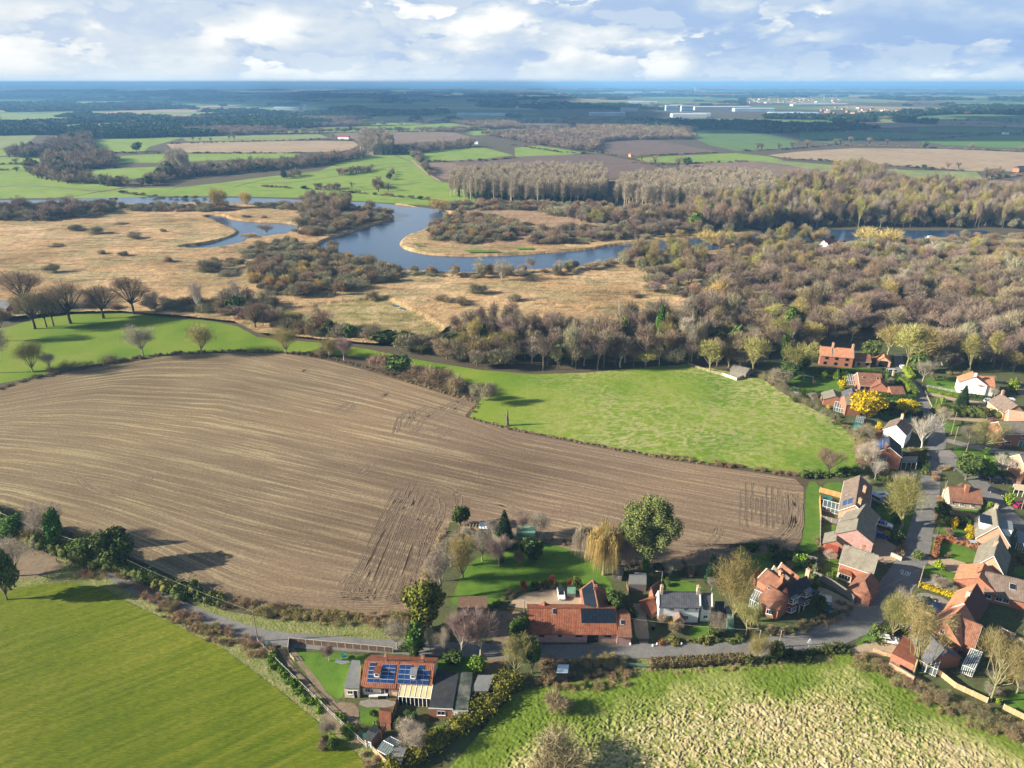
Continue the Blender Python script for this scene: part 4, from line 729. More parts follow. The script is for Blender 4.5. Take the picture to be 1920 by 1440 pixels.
CARR=[([(1330,486),(1430,468),(1560,462),(1700,458),(1810,450),(1990,448),(1990,470),(1810,476),(1700,482),(1560,486),(1400,488)],8.5,[('scrub',3),('scrub_brown',2),('brownwood',.6),('goldwillow',.25)],4.8,9),([(-80,394),(100,392),(215,390),(218,400),(170,410),(90,418),(-80,416)],9,[('scrub',4),('scrub_brown',1),('alder',1)],7.5,11),([(225,388),(330,389),(430,388),(445,396),(380,401),(250,399)],9,[('scrub',3),('scrub_brown',2)],5.5,10),([(545,392),(600,388),(670,394),(735,405),(725,413),(660,432),(600,448),(560,443),(545,430),(575,418),(565,402)],8.5,[('scrub',4),('scrub_brown',2),('brownwood',1)],6.5,10),([(565,382),(640,384),(665,392),(640,408),(580,400)],9,[('brownwood',3),('greywood',1)],9,10),([(480,386),(540,388),(545,396),(490,394)],9,[('scrub',3)],5,9),([(480,500),(545,478),(610,474),(690,498),(750,518),(735,532),(670,545),(620,560),(540,562),(475,550)],8,[('scrub',5),('scrub_brown',1),('brownwood',.6),('goldwillow',.35)],6.5,9.5),([(450,476),(520,455),(560,460),(600,470),(540,482),(480,500)],9,[('scrub',4),('scrub_brown',1)],5,9),([(360,500),(420,488),(480,500),(470,515),(400,512)],11,[('scrub',4),('scrub_brown',1)],4,8),([(755,512),(900,519),(1010,514),(1090,508),(1130,498),(1160,492),(1165,503),(1060,520),(900,526),(770,522)],10,[('scrub',3),('scrub_brown',1.2),('greywood',.7),('brownwood',.8)],6.5,8.5),([(1165,488),(1240,482),(1310,480),(1330,510),(1300,530),(1200,520),(1165,505)],8,[('olivewood',1.5),('brownwood',1.5),('scrub',2),('goldwillow',.2)],8,8.5),([(1200,530),(1320,530),(1340,560),(1330,600),(1270,600),(1300,565),(1220,555)],9.5,[('scrub',3),('alder',1.6),('scrub_brown',1),('goldwillow',.2)],6,8.5),([(800,432),(850,405),(900,412),(980,428),(1000,440),(960,452),(870,462),(810,455)],8.5,[('scrub',3),('scrub_brown',1.5),('goldwillow',.2)],6.5,10),([(1010,446),(1080,430),(1180,428),(1290,420),(1300,440),(1200,448),(1120,458),(1040,464),(990,462)],8.5,[('scrub',3),('alder',1.5),('scrub_brown',1)],6,9),([(1060,412),(1150,400),(1240,402),(1300,398),(1380,400),(1480,404),(1520,425),(1480,428),(1400,436),(1300,443),(1290,424),(1180,425),(1100,424)],9,[('scrub',3),('alder',1.5),('brownwood',1),('olivewood',.6)],7.5,9.5),([(1290,402),(1450,395),(1560,396),(1700,392),(1990,388),(1990,430),(1860,428),(1600,426),(1480,428),(1400,434),(1300,440)],9.5,[('olivewood',2.2),('brownwood',2.5),('alder',1.4),('greywood',1),('scrub',1),('ivywood',.3)],12,9),([(1440,372),(1490,356),(1540,350),(1640,356),(1740,368),(1840,376),(1990,372),(1990,388),(1700,392),(1560,396),(1450,394)],11,[('alder',2),('brownwood',2),('olivewood',1.5),('darkever',.5),('ivywood',.4)],13,11),([(1540,350),(1560,338),(1600,335),(1650,345),(1640,356)],11,[('brownwood',2),('olivewood',1)],14,11),([(840,388),(920,380),(1000,384),(1100,386),(1140,380),(1150,392),(1060,402),(960,398),(860,398)],10,[('scrub',3),('scrub_brown',2.5)],5.5,9),([(1140,450),(1200,446),(1290,441),(1290,446),(1200,453),(1150,456)],8,[('goldwillow',1),('scrub',2)],5,7),([(1330,452),(1480,441),(1560,452),(1560,460),(1400,466),(1340,478)],9,[('goldwillow',.5),('olivewood',2),('brownwood',2)],8,9)]
nc=0
for i,(poly,sp,ws,h,w) in enumerate(CARR):
 near=sum(p[1] for p in poly)/len(poly)>470
 pts=[p for p in spots(PS(poly),sp*.78,100+i) if not wet(*p)]
 pts.sort(key=lambda p:p[0]**2+p[1]**2)
 for j,(x,y) in enumerate(pts):
  k=pick(ws);hh=h*1.1*rgv.uniform(.45,1.45)*(1.35 if k in('alder','brownwood','olivewood','greywood') else .9);ww=w*rgv.uniform(.65,1.2)
  if nc<235 and near:tree(k,x,y,hh,ww,LOOK[k]+(' low' if hh<4.5 else ' tall' if hh>8 else '')+' willow scrub '+where(pix(x,y)[0],MK['carr']),'willow bush','willow scrub along the river',name='willow_bush',parts=False,rg=rgv);nc+=1
  else:STUFF.setdefault('willow_carr',[]).append((x,y,0,hh,ww,k,rgv.randrange(5)))
for px,py,top,w,kd,lab in[(99,515,493,26,'grey_bush','round grey bush on the left of the reed marsh, nearest the oaks'),(145,435,420,30,'grey_bush','wide grey bush in the middle of the left marsh'),(180,443,423,32,'grey_bush','taller clumped bush beside the wide grey one on the marsh'),(254,449,433,32,'grey_bush','olive dome bush alone in the left marsh'),(192,481,468,20,'grey_bush','small dark bush below the olive dome on the marsh'),(236,483,470,22,'grey_bush','dark bush right of the small one on the marsh'),(307,438,428,10,'grey_bush','tiny bush west of the pond'),(315,495,480,16,'twig_bush','pale twiggy bush south of the pond'),(105,466,455,24,'twig_bush','low faint bush left of the marsh middle'),(226,424,416,26,'grey_bush','low bush near the dark scrub band'),(385,515,485,50,'grey_bush','wide olive bush in the marsh below the pond'),(425,520,505,35,'grey_bush','low bush right of the wide one below the pond'),(500,440,420,30,'bare','upright bare bush at the east end of the pond'),(470,448,436,26,'goldwillow','pale yellow bush at the pond narrows'),(458,410,402,20,'grey_bush','round bush on the north shore of the pond'),(497,412,403,14,'grey_bush','small round bush on the north shore of the pond'),(890,555,530,40,'grey_bush','dark round bush in the middle of the tan reeds'),(965,570,550,26,'grey_bush','small round bush right of the dark one'),(830,570,552,36,'twig_bush','grey-brown bushes left of the tan reeds'),(868,575,556,36,'twig_bush','low brown bush beside the dark round one'),(700,565,545,26,'twig_bush','brown bush by the ditch'),(665,545,520,50,'grey_bush','wide olive bush above the stream'),(1185,560,543,28,'twig_bush','brown bush on the right of the tan reeds'),(1215,580,562,34,'grey_bush','olive bush on the right of the tan reeds'),(925,415,400,40,'grey_bush','grey bush across the bend on the brown flat'),(960,427,416,20,'grey_bush','smaller round bush on the brown flat'),(990,425,415,16,'grey_bush','smallest round bush on the brown flat'),(1040,408,386,50,'scrub','tall scrub clump at the far corner of the brown flat'),(1340,565,525,42,'goldwillow','bright yellow willow at the edge of the brown wood'),(825,395,373,40,'goldwillow','pale yellow willow at the river inlet'),(412,393,350,26,'goldwillow','tall pale willow across the river from the marsh'),(463,386,358,22,'goldwillow','small pale willow on the far river bank'),(940,530,488,34,'bare','silvery bare willow on the near bank of the bend'),(1645,462,428,70,'goldwillow','broad golden willow in front of the broad water'),(1335,462,432,46,'goldwillow','golden willow by the narrow channel'),(1480,640,575,34,'ivytree','ivy-clad tree in the front of the wood')]:
 T(kd,px,py,top,w*1.05,lab,'bush' if 'bush' in kd or kd=='scrub' else 'tree')
for i,(poly,n,lab,grp) in enumerate([([(850,350),(930,343),(1020,340),(1125,342),(1140,365),(1135,384),(1040,386),(950,383),(880,376),(842,368)],150,'poplar in the left plantation','poplars of the left plantation'),([(1165,362),(1240,352),(1340,350),(1435,352),(1450,372),(1448,390),(1380,398),(1280,396),(1200,394),(1150,384)],150,'poplar in the right plantation','poplars of the right plantation')]):
 pts=spots(PS(poly),7.0,60+i);pts.sort(key=lambda p:p[1])
 for j,(x,y) in enumerate(pts):
  k='ivypoplar' if(j<200 and i==0 and rgv.random()<.55) else 'poplar';h=rgv.uniform(21,27) if i==0 else rgv.uniform(19,26)
  if j<125:tree(k,x,y,h,7.2,LOOK[k]+' '+lab+', '+('nearest' if j<30 else 'second' if j<65 else 'inner')+' ranks, '+('shorter stem ' if h<23 else '')+where(pix(x,y)[0],MK['pop%d'%(i+1)]),'poplar tree',grp,name='poplar_tree',parts=False,rg=rgv)
  else:STUFF.setdefault('poplar_plantation',[]).append((x,y,0,h,7.2,k,rgv.randrange(4)))
for poly,h,w,ws,lab in[([(672,276),(690,272),(730,271),(738,280),(735,290),(700,292),(680,288)],24,11,[('poplar',1)],'tree in the clump behind the far meadows'),([(308,312),(350,314),(352,328),(318,326)],22,12,[('greywood',1)],'tree above the far meadow hedge')]:
 wood(poly,8,ws,h,w,lab,'tree','pale trees: '+lab,'valley_scrub',seed=int(h),n_ind=20,parts=False,name='clump_tree')
BELT=[([(75,292),(95,272),(120,262),(170,256),(175,275),(170,290),(110,300)],12,13),([(80,300),(170,292),(215,300),(218,312),(180,318),(120,322),(90,318)],12,14),([(48,318),(70,320),(120,332),(150,336),(175,340),(170,346),(130,345),(80,338),(52,326)],12,13),([(185,342),(240,346),(250,350),(190,350)],11,12),([(265,342),(300,334),(330,322),(345,330),(300,346),(265,350)],12,13),([(345,326),(400,318),(470,314),(560,308),(640,296),(680,290),(685,296),(640,304),(560,316),(470,322),(400,330),(350,334)],11,13),([(20,286),(60,278),(90,284),(80,296),(15,296)],11,12),([(740,284),(790,282),(850,276),(880,272),(890,276),(850,280),(790,287),(742,290)],12,11),([(765,288),(785,292),(795,305),(785,306)],8,8),([(630,326),(660,323),(700,318),(700,321),(640,330)],7,7),([(530,332),(560,328),(566,331),(532,336)],7,7),([(590,352),(640,352),(640,356),(592,356)],6,6),([(700,350),(715,345),(718,354),(702,356)],8,8),([(725,336),(735,322),(740,322),(732,340)],6,5),([(790,312),(805,318),(815,330),(806,330)],8,8)]
for i,(poly,h,w) in enumerate(BELT):wood(poly,9.5 if h>9 else 6,[('faroak',3),('fartree',2),('farmauve',1.5),('darkever',.5)],h*1.1,w,'tree of the far meadow belts','hedgerow tree','hedge belts of the far meadows','valley_scrub',seed=200+i,n_ind=12,parts=False,name='hedgerow_tree',mk='hedge')
singles=[(128,286,10),(340,288,10),(256,284,16),(30,308,10),(32,322,8),(430,262,10),(440,262,10),(395,266,9),(375,264,8),(362,264,9),(540,248,10),(565,247,9),(577,247,9),(635,246,10),(657,246,11),(686,245,9),(711,243,11),(722,243,9),(742,244,10),(828,245,10),(600,253,9),(625,258,9),(1203,301,12),(1228,308,14),(1272,312,15),(1288,312,13),(1420,281,14),(1428,281,12),(1460,280,13),(1485,278,14),(1513,277,15),(1566,272,14),(1576,272,13),(1595,269,14),(1630,271,14),(1664,272,12),(1731,278,12),(1822,279,12),(1917,285,12),(1790,230,13),(1815,228,13),(1893,232,14),(1905,230,13),(1880,246,15),(1920,250,15),(1780,345,14),(1848,337,16),(1870,334,15),(1858,338,14),(1777,315,9),(1797,316,9),(1628,310,7),(1733,318,7),(1500,385,12),(728,358,10),(710,360,9),(660,352,7)]
for a,b,h in singles:x=P(a,b);k=pick([('faroak',4),('darkever',.8)]);tree(k,x.x,x.y,h,h*1.05,LOOK[k]+' lone hedge tree '+where(a,[(60,'at the far left'),(300,'beside the left belt'),(480,'above the stubble field at left'),(640,'in the row above the pale field'),(760,'above the pale clump'),(1000,'above the brown field'),(1240,'by the small green field'),(1400,'between the dark fields'),(1540,'below the dark meadow'),(1600,'in the pair over the tan field'),(1680,'over the tan field'),(1800,'at the far side of the tan field'),(1880,'near the farm at right'),(9999,'by the right edge')]),'tree','single trees in the distant hedges',name='hedgerow_tree',parts=False,rg=rgv)
HL=[[(490,251),(620,250),(760,247),(920,243)],[(320,270),(600,262),(665,264)],[(352,288),(565,288),(650,286)],[(960,272),(1050,286),(1120,290)],[(1110,284),(1200,302),(1270,322)],[(1200,293),(1345,286)],[(1380,284),(1480,280),(1560,272)],[(1560,272),(1720,277),(1980,287)],[(1500,263),(1740,262),(1860,252)],[(1720,252),(1980,250)],[(1780,233),(1980,235)],[(1500,247),(1700,248)],[(1470,298),(1620,306),(1700,314),(1830,322)],[(1740,349),(1800,345),(1850,337),(1940,326)],[(0,309),(60,308)],[(-60,320),(60,319)],[(205,287),(300,288),(350,286)],[(1180,305),(1250,309),(1400,303)],[(965,296),(900,302),(800,304)],[(840,385),(800,375),(760,371),(600,356),(490,350)],[(230,362),(300,372),(420,374)],[(1045,248),(965,250)],[(1700,228),(1980,226)]]
for i,pl in enumerate(HL):
 w=PS(pl);q=[]
 for a,b in zip(w[:-1],w[1:]):
  n=max(1,int((b-a).length/5.5))
  for k in range(n):
   p=a.lerp(b,(k+rgv.random()*.6)/n)
   if rgv.random()<.8:STUFF.setdefault('distant_hedges',[]).append((p.x+rgv.uniform(-1,1),p.y+rgv.uniform(-1,1),0,rgv.uniform(1.6,4.0),rgv.uniform(5,8),pick([('scrub',2),('scrub_brown',2),('darkever',1)]),rgv.randrange(4)))
FARF=[[v.co.xy for v in o.data.vertices] for o in list(COL.objects) if o.get('kind')=='structure' and o.name.split('.')[0] in('meadow','stubble_field','fallow_field','dark_field')]
CLEAR=[PS(q) for q in([(830,207),(1110,204),(1440,210),(1440,225),(1120,225),(850,218)],[(1270,203),(1440,196),(1620,205),(1620,222),(1440,220),(1270,222)],[(1395,186),(1560,182),(1690,196),(1690,216),(1560,218),(1395,200)],[(500,200),(610,200),(610,213),(500,213)])]
def far_wood():
 out=[];rg=random.Random(77);d=1150.0
 while d<14000:
  sp=max(13.0,d*.0078);half=math.radians(40);n=int(2*half*d/sp)
  for i in range(n):
   a=-half+(i+rg.uniform(-.5,.5))*2*half/n;dd=d+rg.uniform(-.5,.5)*sp;out.append((math.sin(a)*dd,math.cos(a)*dd,sp))
  d+=sp*(1.0 if d<4000 else 2.2)
 a=np.array(out);y=a[:,1];x=a[:,0]
 keep=np.ones(len(a),bool)
 for f in FARF+CLEAR:keep&=~inside(x,y,f)
 line=PS([(-400,258),(0,255),(90,253),(170,258),(240,262),(340,257),(480,253),(600,250),(880,250),(950,262),(1000,272),(1050,280),(1110,286),(1130,270),(1220,262),(1280,262),(1400,250),(1480,250),(1720,238),(1980,222),(2400,218)])
 keep&=y>np.interp(x/y,[p.x/p.y for p in line],[p.y for p in line])
 nz=fbm(x*.0011,y*.0007,3,7);nz2=fbm(x*.002+50,y*.0011,3,9)
 keep&=~((y>2600)&(nz2>.60)&(np.abs(nz-.5)<.2))
 for(px,py,sp),k,n_,m_ in zip(a,keep,nz,nz2):
  if not k:continue
  kd='fardark' if(n_>(.53 if py<2000 else .40 if py>2600 else .46) and rg.random()<.85) else('farmauve' if m_>.5 and rg.random()<.8 else 'fartree')  # more dark trees further out, cloud shade put into the tree colour
  STUFF.setdefault('distant_woodland',[]).append((px,py,0,rg.uniform(10,15)*(1 if py<5000 else 1.25)*(1.15 if kd=='fardark' else 1),sp*rg.uniform(1.15,1.7),kd,rg.randrange(3)))
far_wood()
LB={'alder_wood':('dense brown leafless wood filling the valley right of centre','wood'),'valley_scrub':('further leafless trees of the hedge belts and scrub','trees'),'willow_carr':('grey and brown willow scrub and carr beyond the river','scrub'),'poplar_plantation':('back rows of the tall pale poplar plantations','plantation'),'distant_hedges':('thin dark hedges dividing the distant fields','hedges'),'distant_woodland':('blue-dark wooded country stretching to the horizon','woodland')}
for k,v in STUFF.items():stuff(k,LB[k][0],LB[k][1],v)
def ridge(y0,hgt,seed,dep):
 xs=np.linspace(-y0*.95,y0*.95,220);V=[];Fc=[]
 for j,t in enumerate(np.linspace(0,1,7)):
  for x in xs:V.append((x,y0+t*dep,(hgt*math.sin(math.pi*t)*float(.35+fbm(np.array([x/y0*5]),np.array([t]),4,seed)[0]))))
 n=len(xs)
 for j in range(6):
  for i in range(n-1):Fc.append((j*n+i,j*n+i+1,(j+1)*n+i+1,(j+1)*n+i))
 me=bpy.data.meshes.new('hills');me.from_pydata(V,[],Fc);me.materials.append(M_['hill']);tag(link('hills',me),kind='structure')
M_['hill']=mat('wooded_hill',(.03,.035,.022),(.06,.055,.035),.002,(.11,.13,.05),rough=1,scale2=.01)
ridge(15000,45,3,6000);ridge(24000,75,5,9000)
NEAR=[('oak',48,578,508,76,'broad dark oak furthest left and back in the row'),('oak',66,617,548,62,'dark oak at the left of the trio on bare earth'),('oak',88,614,552,40,'slim oak in the middle of the trio on bare earth'),('oak',101,612,550,38,'slim oak at the right of the trio on bare earth'),('oak',133,607,531,68,'tall dark oak just right of the trio'),('oak',194,597,536,64,'spreading oak, third from the right in the row'),('oak',251,588,522,64,'spreading oak with bright gaps, right end of the row'),('bare',286,588,548,30,'small thin tree next to the last oak'),('birch',375,588,524,30,'white-stemmed birch with pinkish crown at the marsh edge'),('birch',447,585,522,20,'thin bare birch right of the pinkish one'),('oak',480,620,568,48,'gnarled ivy-trunked tree at the corner of the green field'),('bare',268,667,609,56,'pale grey bare tree in the hedge above the brown field'),('round_olive',378,662,607,58,'round brown-olive tree standing on the green slope'),('round_olive',537,663,613,50,'small round olive tree at the end of the green slope'),('round_olive',62,698,640,46,'bushy brown tree in the left hedge'),('bare',95,695,660,26,'crooked small tree beside the bushy brown one'),('bare',-8,700,610,60,'pale bare tree cut by the left edge of the view'),('oak',0,640,580,50,'dark tree at the very left under the barn roof'),('round_olive',617,671,635,42,'olive tree in the hedge above the brown field'),('pinky',645,675,632,34,'leaning grey tree beside the olive one'),('twig_bush',603,668,650,24,'small round bush left of the olive tree'),('twig_bush',715,691,661,46,'brown rounded bush beside the grey-green one'),('bush',750,699,666,40,'grey-green rounded bush in the hedge'),('twig_bush',776,713,683,42,'first of the big brown bushes below the grey-green one'),('twig_bush',800,722,687,48,'second of the big brown bushes'),('twig_bush',826,730,691,44,'third of the big brown bushes'),('twig_bush',850,738,700,42,'last of the big brown bushes, lowest'),('grey_bush',893,750,716,26,'left of two grey-green bushes at the field corner'),('grey_bush',915,757,716,32,'right of two grey-green bushes at the field corner, casting a long shadow'),('ivytree',863,986,948,32,'bright green round tree at the corner of the big garden'),('spruce',946,1022,955,44,'dark green spruce in the garden above the lawn'),('bare',1013,1018,957,38,'pale bare tree beside the garden shed'),('pinky',975,1006,958,32,'pinkish bare tree behind the spruce'),('weeping_brown',1098,1046,978,56,'brown drooping tree left of the yellow willow'),('weeping',1131,1078,970,78,'yellow weeping willow hanging over the lawn'),('euc',1208,1060,941,104,'great grey-green evergreen behind the white cottage garden'),('pinky',1178,1072,1012,44,'grey bare tree under the great evergreen'),('round_olive',868,1086,1005,50,'yellow-brown bare tree on the left of the lawn'),('bare',828,1120,1034,52,'pale lichened tree on the left of the lawn'),('bare',845,1062,1004,44,'pale tree nearest the bright green one'),('bare',905,1052,994,44,'grey bare tree left of the spruce'),('pinky',935,1062,1008,44,'grey shrubby tree in front of the spruce'),('bare',815,1090,1040,36,'thin pale tree at the field edge'),('bare',925,1010,975,30,'small bare tree beside the pergola'),('evergreen',993,1050,1014,40,'dark domed evergreen under the spruce'),('russet_x',975,1058,1030,22,''),('ygreen',795,1180,1090,62,'yellow-green conifer by the road corner'),('pinky',866,1232,1148,56,'left of the two pollarded trees by the bungalow drive'),('pinky',902,1232,1146,66,'right, pinker of the two pollarded trees by the bungalow drive'),('ivytree',783,1224,1176,36,'ivy-covered tree behind the bungalow chimney'),('bare',745,1215,1164,44,'pale bare tree overhanging the road'),('bare',808,1222,1185,28,'dark-limbed small tree beside the road'),('bare',832,1225,1182,24,'thin tree at the roadside behind the bungalow'),('bush',758,1220,1210,18,'clipped round bush behind the bungalow'),('bush',776,1236,1218,18,'grey-green bush behind the bungalow chimney'),('lime_bush',892,1257,1236,34,'yellow-green bush at the bend of the bungalow drive'),('bush',850,1240,1225,34,'dark bush under the pollards'),('ivytree',974,1200,1160,34,'green conifer left of the pink barn'),('ivytree',968,1222,1186,34,'second green conifer left of the pink barn'),('evergreen',998,1262,1200,34,'dark evergreen across the lane from the barn'),('lichen',966,1272,1200,54,'yellow-grey bare tree at the top of the bungalow hedge'),('bare',772,1408,1362,52,'bare tree in the bungalow front garden'),('bush',752,1362,1345,24,'olive bush in the bungalow front garden'),('evergreen',766,1352,1338,26,'green shrub by the brick outhouse'),('pinky',617,1239,1208,26,'small pink bare tree on the bungalow lawn'),('round_olive',1373,1168,1044,72,'large yellow-olive bare tree beside the white cottage'),('spruce',1332,1092,1034,30,'dark green conifer behind the white cottage'),('lichen',1398,1192,1125,54,'lichened bare tree in front of the red-roofed house'),('twig_bush',1244,1168,1150,26,'round brown bush in front of the white cottage'),('round_olive',1417,1240,1194,42,'ivy-green tree at the roadside hedge'),('evergreen',1455,1238,1206,26,'small dark tree at the roadside hedge'),('evergreen',1532,1150,1119,26,'rounded green shrub in front of the bay-windowed house'),('evergreen',1150,1152,1108,30,'dark evergreen bush beside the barn wing'),('lime_bush',1212,1072,1048,14,'pale green palm-like shrub by the aviary'),('bush',1236,1072,1058,18,'dark shrub behind the cottage lawn'),('lime_bush',1497,1063,1040,24,'bright green bush on the back lawn'),('evergreen',1460,1058,1038,24,'dark bush on the back lawn'),('lime_bush',1388,1048,1028,22,'light green bush at the field edge behind the garden'),('round_olive',1689,990,900,70,'big round olive tree on the green by the village road'),('oak',1552,892,842,46,'small spreading oak at the corner of the pasture'),('bare',1620,878,828,40,'brown bare tree by the conservatory'),('silver',1640,898,866,30,'white bare tree behind the long roof'),('silver',1725,846,776,54,'silver-white bare tree on the village road'),('evergreen',1811,900,853,46,'big round olive-green tree at the side road'),('lime_bush',1842,893,860,28,'bright green tree right of the round one'),('silver',1876,888,856,44,'white bare bush above the parked cars'),('golden',1624,784,738,52,'large golden-yellow bush beside the grey-roofed house'),('golden',1702,776,753,36,'golden bush at the village road'),('golden',1688,764,748,12,'small golden bush left of the larger one'),('cypress',1703,790,764,18,'dark conical bush below the golden one'),('cypress',1722,788,765,24,'blue-grey conifer by the road'),('cypress',1657,772,752,14,'dark cone bush on the garden lawn'),('bush',1670,768,752,20,'dark round bush on the garden lawn'),('grey_bush',1624,828,796,42,'grey twiggy bush at the pasture hedge'),('spruce',1803,760,722,28,'green spruce beside the white house'),('lichen',1842,846,790,62,'spreading yellow-grey tree on the village green'),('bare',1816,834,794,34,'bare tree left of the spreading one'),('olivewood',1816,700,626,40,'tall pale bare tree at the wood edge'),('bare',1766,800,765,24,'brown leaning tree by the sand track'),('lichen',1713,1265,1132,80,'large leaning lichened tree over the corner house'),('lichen',1856,1316,1185,76,'large yellow-grey tree in front of the last garden'),('round_olive',1905,1300,1205,50,'olive tree by the right edge of the view'),('round_olive',1672,1196,1120,52,'pale olive tree on the bend of the road'),('bare',1690,1178,1110,44,'second pale tree on the bend of the road'),('ivytree',107,1030,958,30,'tall dark ivy-clad tree in the lane hedge'),('evergreen',222,1062,996,58,'big round dark evergreen in the lane hedge'),('ivytree',160,1045,1012,44,'dark ivy clump between the two hedge trees'),('ivytree',25,1008,972,44,'green ivy mass at the left edge of the lane'),('grey_bush',60,1015,985,44,'ivy bush left of the tall dark tree'),('evergreen',14,1125,1035,46,'dark tree with bare limbs at the left edge of the green field'),('bare',30,1080,1020,70,'thin bare crown behind the dark tree at the left edge'),('bare',95,1018,945,60,'pale bare crown behind the tall ivy tree'),('bare',238,1060,1005,44,'bare twigs beside the round evergreen'),('olivewood',1486,712,640,40,'yellowish bare tree left of the brick farmhouse'),('olivewood',1512,700,642,34,'ivy-hung tree left of the brick farmhouse'),('darkever',1500,700,662,30,'dark evergreen beside the brick farmhouse'),('evergreen',1478,712,680,34,'dark shrub at the football lawn corner'),('grey_bush',1452,722,690,46,'grey-brown bush beside the field shelter'),('olivewood',1665,666,606,44,'yellow-olive tree behind the farmhouse'),('olivewood',1700,690,605,50,'tall yellow-olive tree beside the lane into the wood'),('olivewood',1725,695,612,50,'second tall yellow-olive tree beside the lane'),('evergreen',1632,676,640,30,'dark evergreen behind the brick farmhouse'),('darkever',1717,698,660,24,'dark ivy tree at the lane mouth'),('bare',1730,715,675,30,'pale thin tree by the white fence'),('olivewood',1410,700,628,52,'olive bare tree behind the field shelter'),('olivewood',1330,695,640,46,'olive bare tree at the front of the belt'),('lime_bush',1544,712,695,8,'narrow bright green shrub by the football goal'),('lime_bush',1566,715,692,9,'tall narrow golden shrub by the football goal'),('lime_bush',1580,714,697,16,'bright green shrub near the glazed porch'),('gold_bush',1578,728,712,14,'yellow-flowered bush by the glazed porch'),('gold_bush',1554,767,760,9,'small yellow bush beside the grey roof'),('gold_bush',1646,806,792,10,'yellow bush by the solar-roofed house'),('gold_bush',1785,990,970,14,'tall yellow shrub in the fenced garden'),('gold_bush',1816,998,985,14,'yellow dome shrub in the fenced garden'),('gold_bush',1817,1012,998,12,'orange-yellow shrub beside the parked car'),('bush',1812,985,968,22,'spiky green shrub in the fenced garden'),('lime_bush',1856,960,942,16,'pale green bush at the tiled cottage corner'),('evergreen',1765,970,945,26,'dark bush at the roadside fence end'),('evergreen',1763,988,965,20,'second dark bush at the roadside fence end'),('lime_bush',1795,945,930,12,'small palm by the tiled cottage wall'),('lime_bush',1890,946,924,16,'clipped bright green bush by the car port'),('lime_bush',1895,735,712,18,'yellow-green bush behind the white house'),('bush',1680,1012,996,24,'dark bush beside the blue car'),('gold_bush',1660,1008,996,14,'yellow-green dome bush beside the blue car'),('gold_bush',1704,918,906,12,'yellow round bush at the foot of the pole'),('red_bush',982,1107,1086,14,'left red-stemmed bush on the drive bank'),('red_bush',1035,1098,1080,16,'middle red-stemmed bush on the drive bank'),('red_bush',1067,1102,1086,15,'right red-stemmed bush on the drive bank'),('bush',1003,1106,1092,14,'grey-green bush between the red ones'),('bush',1022,1102,1088,14,'round green bush between the red ones'),('bush',1082,1104,1085,20,'dark bush by the barn wing'),('twig_bush',1265,1182,1166,30,'brown shrub by the cottage gate path'),('gold_bush',1262,1178,1168,20,'yellow-green shrub by the cottage gate path'),('lime_bush',1290,1150,1140,16,'shrub beside the cottage porch'),('russet_x',1295,1082,1064,14,''),('bush',1180,1160,1140,24,'dark shrub at the top of the cottage drive'),('bush',1100,1290,1278,10,'small green bush in the bramble patch'),('twig_bush',1050,1330,1300,50,'pale twiggy bush on the edge of the tussock field'),('twig_bush',1035,1450,1390,110,'large faint bare bush at the bottom edge of the tussock field'),('bush',1556,1092,1075,16,'low shrub on the schoolhouse lawn')]
for k,px,pb,pt,w,lab in NEAR:
 if k=='russet_x':k,lab='twig_bush',('russet bush below the spruce' if px<1000 else 'russet bush behind the white cottage')
 T(k,px,pb,pt,w,lab,'bush' if 'bush' in k else 'tree',name='bush' if 'bush' in k else{'oak':'oak_tree','spruce':'spruce_tree','birch':'birch_tree','weeping':'weeping_willow','cypress':'conifer'}.get(k,'tree'))
